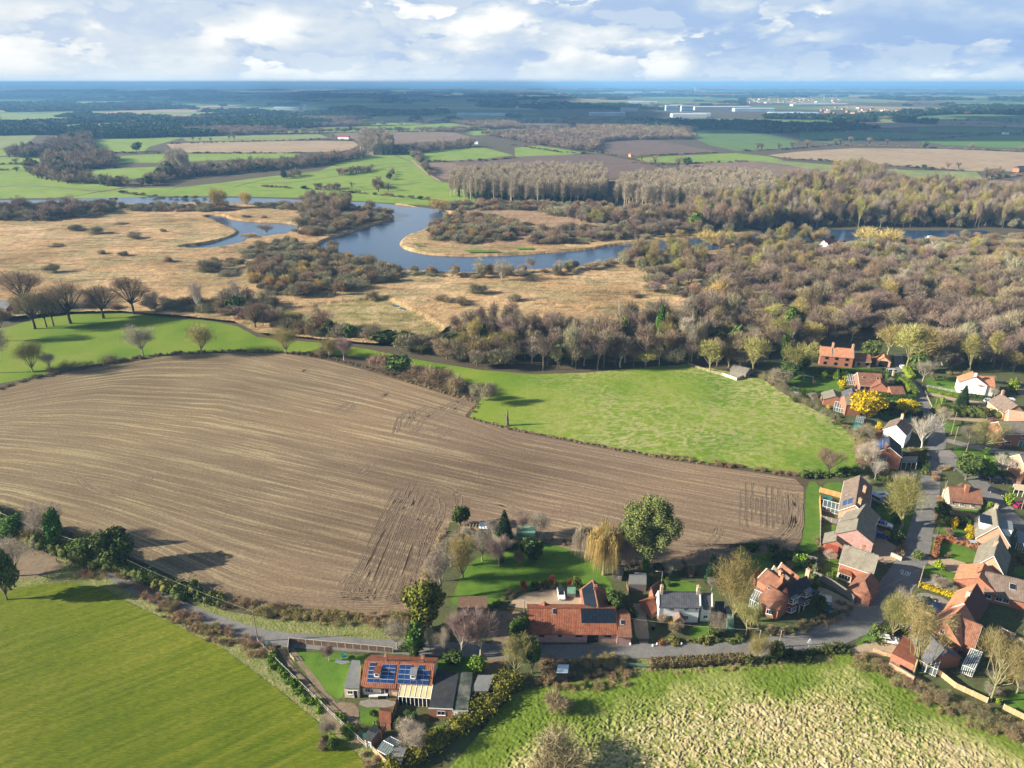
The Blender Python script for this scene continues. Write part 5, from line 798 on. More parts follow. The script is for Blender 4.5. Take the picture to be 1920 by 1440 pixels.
def hedge(pts,w,h,kind,label,cat='hedge',group=None,dens=1.0,clipped=False,name='hedge',seed=0,it=1,s=.28):
 q=smooth_poly(PS(pts),it,False);rg=np.random.default_rng(seed+5);V_,T_,C_=[],[],[];o=0
 seg=[(b-a).length for a,b in zip(q[:-1],q[1:])];L_=sum(seg);mat_=M_[kind]
 cum=np.cumsum([0]+seg);qx=np.array([p.x for p in q]);qy=np.array([p.y for p in q])
 if clipped:
  n=int(L_*(w+2*h)*26*dens);t=rg.random(n)*L_;side=rg.random(n)*(w+2*h);x=np.interp(t,cum,qx);y=np.interp(t,cum,qy)
  i=np.clip(np.searchsorted(cum,t)-1,0,len(q)-2);dx=(qx[i+1]-qx[i])/(np.array(seg)[i]+1e-6);dy=(qy[i+1]-qy[i])/(np.array(seg)[i]+1e-6)
  off=np.where(side<h,-w/2,np.where(side<h+w,side-h-w/2,w/2));z=np.where(side<h,side,np.where(side<h+w,h,side-h-w));z=np.where(side>=h+w,z%h,z)
  nn=np.stack([np.where(side<h,dy,np.where(side<h+w,0,-dy)),np.where(side<h,-dx,np.where(side<h+w,0,dx)),np.where((side>=h)&(side<h+w),1.0,0.1)],1)
  p=np.stack([x-dy*off,y+dx*off,z+.1*fbm(t*.8,side*.8,3,seed)],1)+rg.normal(size=(n,3))*.06
  nn=_unit(nn+rg.normal(size=(n,3))*.45);t1=_unit(np.cross(nn,rg.normal(size=(n,3))));t2=np.cross(nn,t1);ss=(s*rg.uniform(.6,1.3,n))[:,None]
  V=np.empty((n,3,3));V[:,0]=p-t1*ss*.6;V[:,1]=p+t1*ss*.6;V[:,2]=p+t2*ss*1.1+nn*ss*.25;V=V.reshape(-1,3);T=np.arange(len(V)).reshape(-1,3);C=np.repeat(rg.uniform(.65,1.3,n),3)
  mb=MB()
  for a,b in zip(q[:-1],q[1:]):mb.box(((a+b)/2)+Vector((0,0,h*.46)),((b-a).length+.1,w*.9,h*.9),(b-a))
  Vb=np.array([tuple(v) for v in mb.V]);Tb=[]
  for f in mb.Fc:Tb+=[(f[0],f[1],f[2]),(f[0],f[2],f[3])]
  V_,T_,C_=np.concatenate([V,Vb]),np.concatenate([T,np.array(Tb)+len(V)]),np.concatenate([C,np.full(len(Vb),.75)])
 else:
  nb=max(3,int(L_*max(w,1.5)/1.5*dens));bl=[]
  for i in range(nb):
   t=rg.random()*L_;x=np.interp(t,cum,qx);y=np.interp(t,cum,qy);j=min(max(np.searchsorted(cum,t)-1,0),len(q)-2);d=(q[j+1]-q[j]).normalized();off=rg.uniform(-.5,.5)*w;hh=h*rg.uniform(.4,1.1)*(.6+.8*float(vnoise(np.array([t*.12]),np.array([seed*3.3]),2)[0]));r=max(.45,min(hh*.7,h*.62))*rg.uniform(.8,1.2)
   bl.append((x-d.y*off,y+d.x*off,hh*.5,r,r,hh*.55))
  if kind in('ever','ivy','hedge','lime','golden','ygreen'):V_,T_,C_=crown_leaves(rg,bl,int(nb*95*dens),s)
  else:V_,T_,C_=crown_twigs(rg,bl,int(nb*150),.8,.05,up=.6,jit=.8,inner=.0)
 if not clipped and kind in('bramble','brown','willow','ever','drygrass'):
  k=np.clip((fbm(V_[:,0]*.22,V_[:,1]*.22,3,seed)-.45)*5,0,1)[:,None];C_=np.asarray(C_)[:,None]*(1-k*.0)*(np.ones(3)*(1-k)+k*np.array({'ever':[1.9,1.35,1.3],'drygrass':[.8,.95,.6],'willow':[1.15,.95,.75]}.get(kind,[.85,1.05,.75])))
 o=link(name,tri_mesh(name,V_,T_,[mat_],col=np.asarray(C_)));return tag(o,label,cat,group)
hedge([(957,1278),(925,1315),(885,1350),(840,1378),(790,1408),(735,1450)],2.6,2.9,'ygreen','tall bushy evergreen hedge bounding the bungalow garden',dens=1.7,s=.3,seed=1)
H_=[([(1395,1240),(1480,1236),(1590,1222)],2.5,1.6,'ever','dark hedge along the lane towards the bend'),([(1010,1262),(1060,1268),(1120,1262),(1175,1258)],9,1.5,'bramble','mass of brown brambles around the field shed'),([(1100,1240),(1180,1246)],4,1.2,'drygrass','dry tall grass on the lane bank'),([(1180,1262),(1300,1258),(1420,1250),(1560,1238)],2,.7,'drygrass','dry grass strip under the lane hedge'),([(1600,1236),(1660,1262),(1720,1300),(1800,1338),(1880,1368),(1960,1392)],6,1.7,'bramble','wide strip of brown scrub below the corner house'),([(1640,1245),(1720,1290),(1800,1328),(1900,1365)],3.5,1.8,'brown','grey growth within the brown scrub strip'),([(430,1128),(520,1152),(600,1160),(700,1163),(765,1165)],4.5,1.9,'bramble','brown scrub hedge between the big field and the lane'),([(430,1126),(540,1152),(660,1160)],3,1.6,'drygrass','pale dry stems in the lane scrub'),([(352,1105),(390,1125),(425,1130)],3,2.2,'ever','green bush line at the lane'),([(190,1055),(250,1075),(300,1098),(360,1122)],3.5,3.0,'ever','dark evergreen hedge above the lane'),([(-60,960),(0,985),(60,1008),(130,1035),(200,1058)],5,3.6,'ever','dark ivy hedge beside the hidden lane'),([(-60,945),(20,968),(90,990),(170,1020)],3,2.0,'brown','brown twiggy hedge at the field foot'),([(150,1075),(220,1085),(280,1118),(330,1145)],3,1.6,'bramble','brown scrub below the lane'),([(330,1150),(400,1190),(470,1212),(500,1235)],4,1.4,'bramble','bramble bank between lane and green field'),([(300,1140),(360,1175),(440,1212)],3.5,.8,'drygrass','pale dry grass bank'),([(500,1235),(560,1290),(610,1335),(665,1385)],2.5,.9,'lime','bright green nettles outside the rail fence'),([(690,1400),(700,1440)],3,1,'drygrass','dry grass at the foot of the rail fence'),([(-60,745),(0,730),(60,710),(150,692),(250,675),(330,663)],3.0,1.5,'brown','brown hedge along the top left of the big field'),([(90,700),(140,690),(190,682),(235,676)],4,3.2,'willow','taller bushes in the top left hedge'),([(330,662),(430,658),(520,660),(600,668),(690,690),(760,712)],2.2,1.1,'bramble','low brown hedge along the top of the big field'),([(760,714),(830,735),(895,755)],2,.7,'drygrass','dry grass bank beneath the brown bushes'),([(882,776),(900,757)],2,.6,'drygrass','dry bank at the field corner'),([(880,784),(960,805),(1050,822),(1130,838),(1230,855),(1350,874)],1.8,.6,'drygrass','low dry grass bank between field and pasture'),([(1225,852),(1300,862)],2,1.2,'bramble','short dark hedge left in the pasture bank'),([(1340,870),(1420,882),(1500,893)],2.6,1.5,'bramble','dark hedge right in the pasture bank'),([(1500,894),(1560,893),(1612,884)],2.6,1.8,'ever','dark hedge at the pasture corner'),([(1440,714),(1482,743),(1530,768),(1575,792),(1608,822)],3.4,2.4,'willow','grey-brown hedge curving round the pasture'),([(1608,822),(1616,850),(1614,880)],4,3.0,'brown','brown hedge behind the solar-roofed house'),([(1420,706),(1445,716)],3,2.5,'brown','brown bush line by the field shelter'),([(945,1128),(960,1115),(1000,1103),(1050,1100)],2.6,.9,'bramble','planted bank round the gravel drive'),([(925,1142),(940,1128)],2,.9,'lime','bright green plants by the drive bank'),([(1255,1206),(1310,1206),(1360,1200),(1395,1196)],2.2,1.3,'ever','hedge in front of the white cottage'),([(1222,1206),(1250,1206)],1.6,1.0,'russet','russet hedge by the cottage gate'),([(1255,1062),(1300,1075),(1335,1088)],2,1.3,'bramble','mixed border behind the cottage lawn'),([(1500,1180),(1540,1165),(1580,1150),(1602,1145)],3.5,1.0,'bramble','brown border round the drive of the bay-windowed house'),([(1420,1185),(1480,1185),(1520,1175)],3,1.3,'brown','twiggy border below the bay-windowed house'),([(1520,1046),(1528,1070),(1530,1100)],1.6,1.6,'ever','dark hedge between the two back gardens'),([(1535,1010),(1540,1030),(1545,1050)],2.2,1.8,'bramble','brown bushes beside the lean-to'),([(1400,1032),(1450,1030),(1500,1042),(1520,1046)],1.8,1.4,'hedge','hedge behind the back lawn'),([(1750,905),(1755,885),(1770,878),(1790,880)],2.0,1.6,'bramble','brown hedge rounding the side road corner'),([(1764,935),(1757,955),(1752,985)],1.6,1.4,'russet','brown hedge along the village road verge'),([(1700,1000),(1695,1030),(1680,1048)],1.6,1.4,'bramble','brown hedge above the gravel drive'),([(1730,845),(1732,870),(1728,890)],2.2,1.6,'ever','dark hedge on the left of the village road'),([(1640,900),(1680,905),(1712,902)],1.4,1.2,'hedge','garden hedge above the round olive tree'),([(1755,774),(1800,778),(1850,780),(1895,780)],4,3.4,'ever','row of dark evergreens above the sand track'),([(1560,1120),(1580,1135),(1600,1146)],1.5,1.2,'brown','shrubs along the schoolhouse wall'),([(1850,895),(1880,905),(1915,905)],3,1.6,'bramble','brown bushes above the parked cars'),([(1870,1030),(1900,1042),(1930,1060)],2.4,1.6,'ever','dark growth at the right edge by the side road'),([(1660,1185),(1640,1200),(1625,1212)],2.4,1.8,'ever','bush line beside the white parked car'),([(1850,1240),(1900,1262),(1960,1290)],3.0,2.2,'brown','scrubby back-garden border at the right edge'),([(1770,700),(1800,702),(1830,705)],3,2.0,'brown','scrub above the bright lawn'),([(745,700),(760,705)],2,1.0,'drygrass','tuft of dry grass below the grey-green bush'),([(838,985),(820,1030),(800,1085),(785,1130)],2,1.0,'drygrass','dry grass strip along the garden edge of the field'),([(860,1000),(880,1010),(905,1020)],3,2,'brown','brown undergrowth behind the pergola'),([(1020,1015),(1060,1018),(1095,1032)],2.2,1.1,'brown','low growth along the top of the lawn'),([(1140,1050),(1200,1062),(1245,1075)],3.4,1.6,'alder','undergrowth beneath the great evergreen'),([(690,1366),(735,1352),(760,1345)],1.5,.9,'ever','small planted border by the outhouse')]
for i,(pts,w,h,k,lab) in enumerate(H_):hedge(pts,w,h,k,lab,seed=10+i)
C_H=[([(1218,1249),(1260,1247),(1300,1245),(1350,1242),(1396,1239)],1.9,1.5,'brownhedge','long clipped brown hedge along the lane'),([(1484,700),(1560,703),(1640,706),(1672,709)],1.8,2.6,'hedge','long clipped green hedge behind the football lawn'),([(1480,738),(1520,744),(1585,748)],2.0,2.4,'hedge','clipped green hedge in front of the football lawn'),([(1606,742),(1660,747),(1716,752)],1.8,2.2,'hedge','clipped green hedge in front of the dormer house'),([(1660,712),(1686,714)],2.4,3.0,'hedge','tall clipped block of hedge beside the dormer house'),([(1688,716),(1702,725),(1714,745)],2.6,2.4,'lime','bright clipped hedge with an arch by the road'),([(1697,694),(1708,710)],2.6,1.8,'lime','bright clipped hedge across the lane'),([(1738,734),(1765,739),(1796,745)],1.4,1.3,'lime','low bright hedge along the white rail fence'),([(1815,745),(1840,748),(1862,752)],1.4,1.4,'hedge','low hedge in front of the white house'),([(1760,1012),(1755,1030),(1752,1048)],1.2,1.3,'russet','russet clipped hedge running down to the road'),([(1762,1011),(1800,1020),(1838,1030)],1.2,1.3,'russet','russet clipped hedge across the front lawn'),([(1722,1098),(1755,1109),(1788,1120)],1.0,.9,'golden','bright yellow clipped hedge beside the parking'),([(1660,752),(1690,756),(1715,758)],1.6,1.4,'hedge','lower green hedge beside the golden bush')]
for i,(pts,w,h,k,lab) in enumerate(C_H):hedge(pts,w,h,k,lab,clipped=True,seed=90+i)
def snag():
 b=P(951,798);o=root('dead_tree',b,'dead standing trunk with a broken top at the pasture edge','tree');V,T_=[],[]
 tube(V,T_,[(0,0,-.2),(.1,0,1.6),(-.1,.1,3.2),(.15,0,4.8),(.1,0,6.6)],[.62,.5,.55,.26,.06],7);tube(V,T_,[(0,0,3),(-.7,.2,4.0),(-.9,.2,4.6)],[.22,.15,.04],5);tube(V,T_,[(.1,0,4.4),(.6,-.2,5.6)],[.12,.03],4);tube(V,T_,[(0,0,1.6),(.7,.1,2.4)],[.2,.06],4)
 link('trunk',tri_mesh('trunk',np.array(V),np.array(T_),[M_['bark']]),o)
snag()
def tile_mat(name,c1,c2,c3,f=3.2,bump=.05,lich=None):
 """roof tiles: courses and pan rows follow the roof through the mesh's own 'run' and 'up' attributes"""
 m=bpy.data.materials.new(name);m.use_nodes=True;t=m.node_tree;L=t.links.new;b=t.nodes['Principled BSDF'];b.inputs['Roughness'].default_value=.85;b.inputs['Specular IOR Level'].default_value=.25
 g=N(t,'ShaderNodeNewGeometry');n=N(t,'ShaderNodeTexNoise');n.inputs['Scale'].default_value=.9;n.inputs['Detail'].default_value=9;n.inputs['Roughness'].default_value=.75;L(g.outputs['Position'],n.inputs['Vector'])
 r=N(t,'ShaderNodeValToRGB');e=r.color_ramp.elements;e[0].position=.33;e[0].color=(*c1,1);e[1].position=.68;e[1].color=(*c3,1);x=e.new(.5);x.color=(*c2,1);L(n.outputs[0],r.inputs[0])
 u=N(t,'ShaderNodeAttribute',attribute_name='run');v=N(t,'ShaderNodeAttribute',attribute_name='up')
 def saw(src,f_):
  k=N(t,'ShaderNodeMath',operation='MULTIPLY');k.inputs[1].default_value=f_;L(src.outputs['Fac'],k.inputs[0]);s=N(t,'ShaderNodeMath',operation='FRACT');L(k.outputs[0],s.inputs[0]);return s.outputs[0]
 su=saw(u,f);sv=saw(v,3.0);pp=N(t,'ShaderNodeMath',operation='PINGPONG');pp.inputs[1].default_value=.5;L(su,pp.inputs[0])
 mr=N(t,'ShaderNodeMapRange');mr.inputs[1].default_value=0;mr.inputs[2].default_value=.5;mr.inputs[3].default_value=.72;mr.inputs[4].default_value=1.15;L(pp.outputs[0],mr.inputs[0])
 mv=N(t,'ShaderNodeMapRange');mv.inputs[1].default_value=0;mv.inputs[2].default_value=.3;mv.inputs[3].default_value=.86;mv.inputs[4].default_value=1.0;L(sv,mv.inputs[0])
 mm=N(t,'ShaderNodeMath',operation='MULTIPLY');L(mr.outputs[0],mm.inputs[0]);L(mv.outputs[0],mm.inputs[1])
 mu=N(t,'ShaderNodeMixRGB',blend_type='MULTIPLY');mu.inputs[0].default_value=1;L(r.outputs[0],mu.inputs[1]);L(mm.outputs[0],mu.inputs[2]);L(mu.outputs[0],b.inputs['Base Color'])
 bp=N(t,'ShaderNodeBump');bp.inputs['Distance'].default_value=bump;L(pp.outputs[0],bp.inputs['Height']);L(bp.outputs[0],b.inputs['Normal']);return m
RF=dict(pantile=tile_mat('orange_red_pantiles',(.15,.055,.032),(.27,.095,.052),(.38,.155,.085),2.6,.07),oldred=tile_mat('weathered_red_tiles',(.15,.070,.045),(.25,.115,.072),(.33,.17,.11),2.8,.05),orange=tile_mat('orange_tiles',(.36,.155,.085),(.50,.225,.125),(.60,.30,.18),3,.04),slate=tile_mat('blue_grey_slates',(.070,.075,.090),(.105,.11,.13),(.16,.165,.18),2.5,.02),brown=tile_mat('brown_concrete_tiles',(.13,.095,.075),(.20,.15,.12),(.27,.21,.17),3,.03),grey=tile_mat('grey_concrete_tiles',(.155,.14,.11),(.22,.20,.16),(.28,.26,.21),3,.03),dark=tile_mat('dark_slates',(.022,.028,.036),(.032,.040,.050),(.05,.058,.07),2.5,.02),maroon=tile_mat('maroon_ribbed_tiles',(.10,.045,.038),(.15,.065,.052),(.20,.09,.07),1.5,.12),peach=tile_mat('pale_peach_tiles',(.42,.23,.15),(.52,.30,.20),(.60,.37,.26),3,.03),bright=tile_mat('bright_red_tiles',(.38,.08,.05),(.50,.12,.07),(.58,.17,.10),3,.05))
WL=dict(brick=mat('red_brick',(.24,.095,.060),(.34,.145,.09),2.2,(.42,.20,.13),rough=.9,scale2=9,mix2=.5),peachbrick=mat('pale_orange_brick',(.42,.24,.155),(.52,.31,.205),1.5,(.60,.37,.25),rough=.9,scale2=9),pinkbrick=mat('pink_brick',(.33,.19,.165),(.43,.26,.23),1.3,(.52,.34,.30),rough=.9,scale2=8),darkbrick=mat('dark_red_brick',(.14,.045,.035),(.20,.07,.05),2,rough=.9,scale2=9),white=mat('white_render',(.76,.76,.74),(.88,.88,.87),.6,rough=.8),cream=mat('cream_render',(.74,.63,.45),(.80,.70,.52),.7,rough=.85),flint=mat('flint_and_brick',(.36,.27,.20),(.48,.38,.30),2.2,(.55,.47,.40),rough=.9,scale2=8),black=mat('black_boards',(.018,.018,.02),(.04,.04,.042),2,rough=.7),wood=mat('grey_wood_boards',(.16,.145,.13),(.24,.22,.20),1.5,rough=.9,stretch=(6,6,.6)),tan=mat('tan_wood_boards',(.38,.26,.14),(.52,.37,.21),1.2,rough=.85,stretch=(5,5,.6)),orangewood=mat('orange_wood_boards',(.45,.20,.07),(.58,.29,.11),1.2,rough=.8,stretch=(5,5,.6)))
M=dict(frame=mat('white_frame',(.78,.78,.77),rough=.4),cream=mat('cream_frame',(.70,.64,.48),rough=.5),tealf=mat('teal_paint',(.06,.24,.22),rough=.4),dark=mat('dark_opening',(.008,.008,.010),rough=.6),lead=mat('lead_grey',(.16,.18,.20),(.23,.25,.27),2,rough=.6),felt=mat('black_roof_felt',(.025,.028,.032),(.045,.048,.052),.8,rough=.8),mossfelt=mat('mossy_felt',(.03,.036,.034),(.06,.075,.06),.5,(.15,.15,.12),rough=.8),greyfelt=mat('grey_roof_felt',(.15,.155,.155),(.19,.195,.195),.6,rough=.8),solar=mat('solar_cells',(.010,.032,.11),(.014,.048,.16),.8,rough=.10,spec=.8),solarblack=mat('black_solar_cells',(.010,.016,.026),rough=.12,spec=.8),solarframe=mat('aluminium',(.55,.57,.60),rough=.35,metal=.5),pot=mat('clay_pot',(.42,.20,.11),rough=.8),corr=mat('corrugated_fibre',(.22,.205,.18),(.32,.30,.26),.7,rough=.9),poly=mat('yellowed_sheet',(.52,.44,.22),(.62,.54,.32),.6,rough=.35,spec=.5),metal=mat('galvanised_metal',(.35,.37,.39),(.48,.50,.52),1,rough=.45,metal=.3),bluewhite=mat('pale_blue_sheet',(.42,.55,.62),(.60,.70,.74),1,rough=.5),white=mat('white_paint',(.8,.8,.8),rough=.45),ctan=mat('pale_timber',(.50,.40,.25),(.62,.52,.36),1.5,rough=.8),teal=mat('teal_plastic',(.02,.17,.17),rough=.4),greenbin=mat('green_plastic',(.008,.11,.06),rough=.4),rust=mat('rusty_boards',(.20,.07,.035),(.28,.11,.06),1.5,rough=.9),blackp=mat('black_plastic',(.015,.015,.017),rough=.45),conc=mat('pale_concrete',(.42,.41,.38),(.52,.51,.47),1.5,rough=.9),brownb=mat('brown_gravel_board',(.12,.075,.05),(.18,.115,.075),1.5,rough=.9),greenroof=mat('green_painted_panel',(.10,.22,.16),(.17,.32,.24),1,rough=.6),polewood=mat('tarred_pole',(.20,.165,.11),(.34,.29,.19),1.2,rough=.9,stretch=(1,1,.3)),cushion=mat('pale_cloth',(.6,.6,.62),rough=.9))
gm=bpy.data.materials.new('window_glass');gm.use_nodes=True;_b=gm.node_tree.nodes['Principled BSDF'];_b.inputs['Base Color'].default_value=(.012,.020,.035,1);_b.inputs['Roughness'].default_value=.06;_b.inputs['Specular IOR Level'].default_value=.9;M['glass']=gm
gm=bpy.data.materials.new('greenhouse_glass');gm.use_nodes=True;_b=gm.node_tree.nodes['Principled BSDF'];_b.inputs['Base Color'].default_value=(.16,.22,.23,1);_b.inputs['Roughness'].default_value=.08;_b.inputs['Specular IOR Level'].default_value=.9;_b.inputs['Alpha'].default_value=.5;M['ghglass']=gm
def window(o,c,out,w,h,fr='frame',nx=2,ny=1,sill=True,name='window',pane='glass',curtain=False):
 """frame with glazing bars standing 3 cm proud of the wall, its pane as a child"""
 c=Vector(c);out=Vector((out[0],out[1],0)).normalized();u=Vector((-out.y,out.x,0));mb=MB();t=.07;cc=c+out*.03
 for s in(-1,1):mb.box(cc+u*s*(w/2-t/2),(t,.08,h),u)
 for s in(-1,1):mb.box(cc+Vector((0,0,s*(h/2-t/2))),(w-2*t,.08,t),u)
 for i in range(1,nx):mb.box(cc+u*(-w/2+w*i/nx),(.045,.07,h-2*t),u)
 for i in range(1,ny):mb.box(cc+Vector((0,0,-h/2+h*i/ny)),(w-2*t,.065,.05),u)
 if sill:mb.box(c+out*.07+Vector((0,0,-h/2-.04)),(w+.2,.16,.07),u)
 f=mb.build(name,M[fr],o);f['_w']=0;del f['_w']
 p=MB();p.box(c+out*.012,(w-.1,.02,h-.1),u);po=p.build('pane',M[pane],o);po.parent=f;return f
def door(o,c,out,w,h,m='dark',fr='frame',name='door'):
 c=Vector(c);out=Vector((out[0],out[1],0)).normalized();u=Vector((-out.y,out.x,0));mb=MB();t=.09
 for s in(-1,1):mb.box(c+out*.03+u*s*(w/2),(t,.08,h),u,1)
 mb.box(c+out*.03+Vector((0,0,h/2+t/2)),(w+t,.08,t),u,1);mb.box(c+out*.02,(w-t,.04,h),u,0)
 d=mb.build(name,[M[m] if isinstance(m,str) else m,M[fr]],o);k=MB();k.box(c+out*.08+u*(w*.35),(.05,.08,.12),u);kk=k.build('handle',M['metal'],o);kk.parent=d;return d
class Frm:
 """a local frame along a ridge seen in the photograph"""
 def __init__(s,r0,r1,hr,e=None,he=None,W=None,L=None):
  A=P(*r0,hr);B=P(*r1,hr);s.u=(B-A);s.u.z=0;s.L=L or s.u.length;s.u.normalize();s.n=Vector((-s.u.y,s.u.x,0));s.A=Vector((A.x,A.y,0))
  s.W=W if W else 2*abs((P(*e,he)-A).dot(s.n));s.he,s.hr=he,hr
 def p(s,x,y,z):return s.A+s.u*x+s.n*y+Vector((0,0,z))
 def d(s,x,y):return s.u*x+s.n*y
def roof_mesh(o,f,rm,hip0=0,hip1=0,ov=.3,th=.16,x0=0,x1=None,name='roof',gov=.2):
 """two slopes (hipped if wanted) with 'run' and 'up' attributes for the tiles"""
 x1=f.L if x1 is None else x1;hw=f.W/2;k=(f.hr-f.he)/hw;ez=f.he-k*ov;Y=hw+ov;a0,a1=x0-(0 if hip0 else gov),x1+(0 if hip1 else gov)
 V,Fs,run,up=[],[],[],[]
 def q(pts):
  pts=[Vector(p) for p in pts];n=(pts[1]-pts[0]).cross(pts[2]-pts[0]);pts=pts if n.z>0 else pts[::-1];i=len(V);e=max(pts,key=lambda p:p.z)
  lo=[p for p in pts if p.z<min(r.z for r in pts)+.01];h=(lo[-1]-lo[0]).normalized() if len(lo)>1 else f.u;n=(pts[1]-pts[0]).cross(pts[2]-pts[0]).normalized();g=n.cross(h);g=g if g.z>0 else-g
  for p in pts:V.append(p);run.append((p-pts[0]).dot(h)+100);up.append((p-pts[0]).dot(g)+100)
  Fs.append(tuple(range(i,i+len(pts))));j=len(V)
  lowp=[p-Vector((0,0,th)) for p in pts]
  for p in lowp:V.append(p);run.append(0);up.append(0)
  m=len(pts);Fs.append(tuple(range(j+m-1,j-1,-1)))
  for a in range(m):Fs.append((i+a,j+a,j+(a+1)%m,i+(a+1)%m))
 r0,r1=f.p(a0+hip0,0,f.hr),f.p(a1-hip1,0,f.hr)
 if hip0:a0-=ov
 if hip1:a1+=ov
 for s in(-1,1):q([f.p(a0,s*Y,ez),f.p(a1,s*Y,ez),r1,r0])
 if hip0:q([f.p(a0,-Y,ez),f.p(a0,Y,ez),r0])
 if hip1:q([f.p(a1,-Y,ez),f.p(a1,Y,ez),r1])
 off=o.location;me=bpy.data.meshes.new(name);me.from_pydata([tuple(v-off) for v in V],[],Fs);me.materials.append(rm)
 for nm,d in(('run',run),('up',up)):
  a=me.attributes.new(nm,'FLOAT','POINT');a.data.foreach_set('value',d)
 me.update();ro=link(name,me,o)
 mb=MB();mb.bar(r0,r1,.11,n=6)
 if hip0:
  for s in(-1,1):mb.bar(f.p(a0,s*Y,ez),r0,.08,n=5)
 if hip1:
  for s in(-1,1):mb.bar(f.p(a1,s*Y,ez),r1,.08,n=5)
 rt=mb.build('ridge_tiles',rm,o);a=rt.data.attributes.new('run','FLOAT','POINT');a=rt.data.attributes.new('up','FLOAT','POINT');rt.parent=ro;rt.location=(0,0,0);return ro
def walls(o,f,wm,hip0=0,hip1=0,x0=0,x1=None,name='wall'):
 x1=f.L if x1 is None else x1;hw=f.W/2;mb=MB();e=f.he-.02;z=f.hr-.18
 V=[f.p(x0,-hw,-.1),f.p(x0,hw,-.1),f.p(x1,hw,-.1),f.p(x1,-hw,-.1),f.p(x0,-hw,e),f.p(x0,hw,e),f.p(x1,hw,e),f.p(x1,-hw,e),f.p(x0,0,z),f.p(x1,0,z)]
 F_=[(0,1,2,3)[::1],(1,2,6,5)[::-1],(3,0,4,7)[::-1]]
 F_+=[(0,1,5,4)] if hip0 else[(0,1,5,8,4)]
 F_+=[(2,3,7,6)] if hip1 else[(2,3,7,9,6)]
 F_+=[(4,5,6,7)] if(hip0 or hip1) else[]
 mb.faces(V,F_);ob=mb.build(name,wm,o)
 import bmesh
 bm=bmesh.new();bm.from_mesh(ob.data);bmesh.ops.recalc_face_normals(bm,faces=bm.faces);bm.to_mesh(ob.data);bm.free();return ob
def barge(o,f,at,m,ov=.3,w=.16,name='bargeboard',gov=.2):
 hw=f.W/2;k=(f.hr-f.he)/hw;ez=f.he-k*ov;mb=MB();x=at*f.L+(gov+.03)*(1 if at else-1)
 for s in(-1,1):
  a,b=f.p(x,s*(hw+ov),ez-.04),f.p(x,0,f.hr-.04);q=[a,b,b-Vector((0,0,w*1.6)),a-Vector((0,0,w*1.2))];mb.slab(q,.05) if False else None
  d=f.d(.03,0);V=[p-d for p in q]+[p+d for p in q];mb.faces(V,[(3,2,1,0),(4,5,6,7),(0,1,5,4),(1,2,6,5),(2,3,7,6),(3,0,4,7)])
 return mb.build(name,m,o)
def chimney(o,f,x,y,top,m,w=.6,d=.8,pots=2):
 hw=f.W/2;z0=f.hr-(f.hr-f.he)*abs(y)/hw-.8;mb=MB();mb.box(f.p(x,y,(z0+top)/2),(w,d,top-z0),f.u);mb.box(f.p(x,y,top+.06),(w+.14,d+.14,.14),f.u)
 ch=mb.build('chimney',m,o);pb=MB()
 for i in range(pots):pb.bar(f.p(x,y+(i-(pots-1)/2)*d/max(pots,1)*.9,top+.1),f.p(x,y+(i-(pots-1)/2)*d/max(pots,1)*.9,top+.55),.12,n=8,r2=.10)
 if pots:p=pb.build('chimney_pot',M['pot'],o);p.parent=ch
 return ch
def on_roof(f,x,side,t):
 hw=f.W/2;y=side*hw*(1-t);return f.p(x,y,f.he+(f.hr-f.he)*t)
def panel(o,f,x0,x1,t0,t1,side,m='solarblack',nx=4,ny=2,name='solar_panel',lift=.10,frame='solarframe'):
 nrm=(f.d(1,0)).cross(on_roof(f,0,side,1)-on_roof(f,0,side,0)).normalized();nrm=nrm if nrm.z>0 else-nrm;L_=Vector(nrm)*lift;mb=MB();g=.035
 mb.slab([on_roof(f,x0,side,t0)+L_,on_roof(f,x1,side,t0)+L_,on_roof(f,x1,side,t1)+L_,on_roof(f,x0,side,t1)+L_],.06,1)
 for i in range(nx):
  for j in range(ny):
   a,b=x0+(x1-x0)*i/nx+g,x0+(x1-x0)*(i+1)/nx-g;c,d=t0+(t1-t0)*j/ny+g*.3,t0+(t1-t0)*(j+1)/ny-g*.3;q=L_+nrm*.02
   mb.slab([on_roof(f,a,side,c)+q,on_roof(f,b,side,c)+q,on_roof(f,b,side,d)+q,on_roof(f,a,side,d)+q],.015,0)
 return mb.build(name,[M[m],M[frame]],o)
def skylight(o,f,x,side,t,w=.8,h=1.1):
 dt=h/math.hypot(f.W/2,f.hr-f.he)/2;s=panel(o,f,x-w/2,x+w/2,t-dt,t+dt,side,'glass',1,1,'skylight',.12,'frame');return s
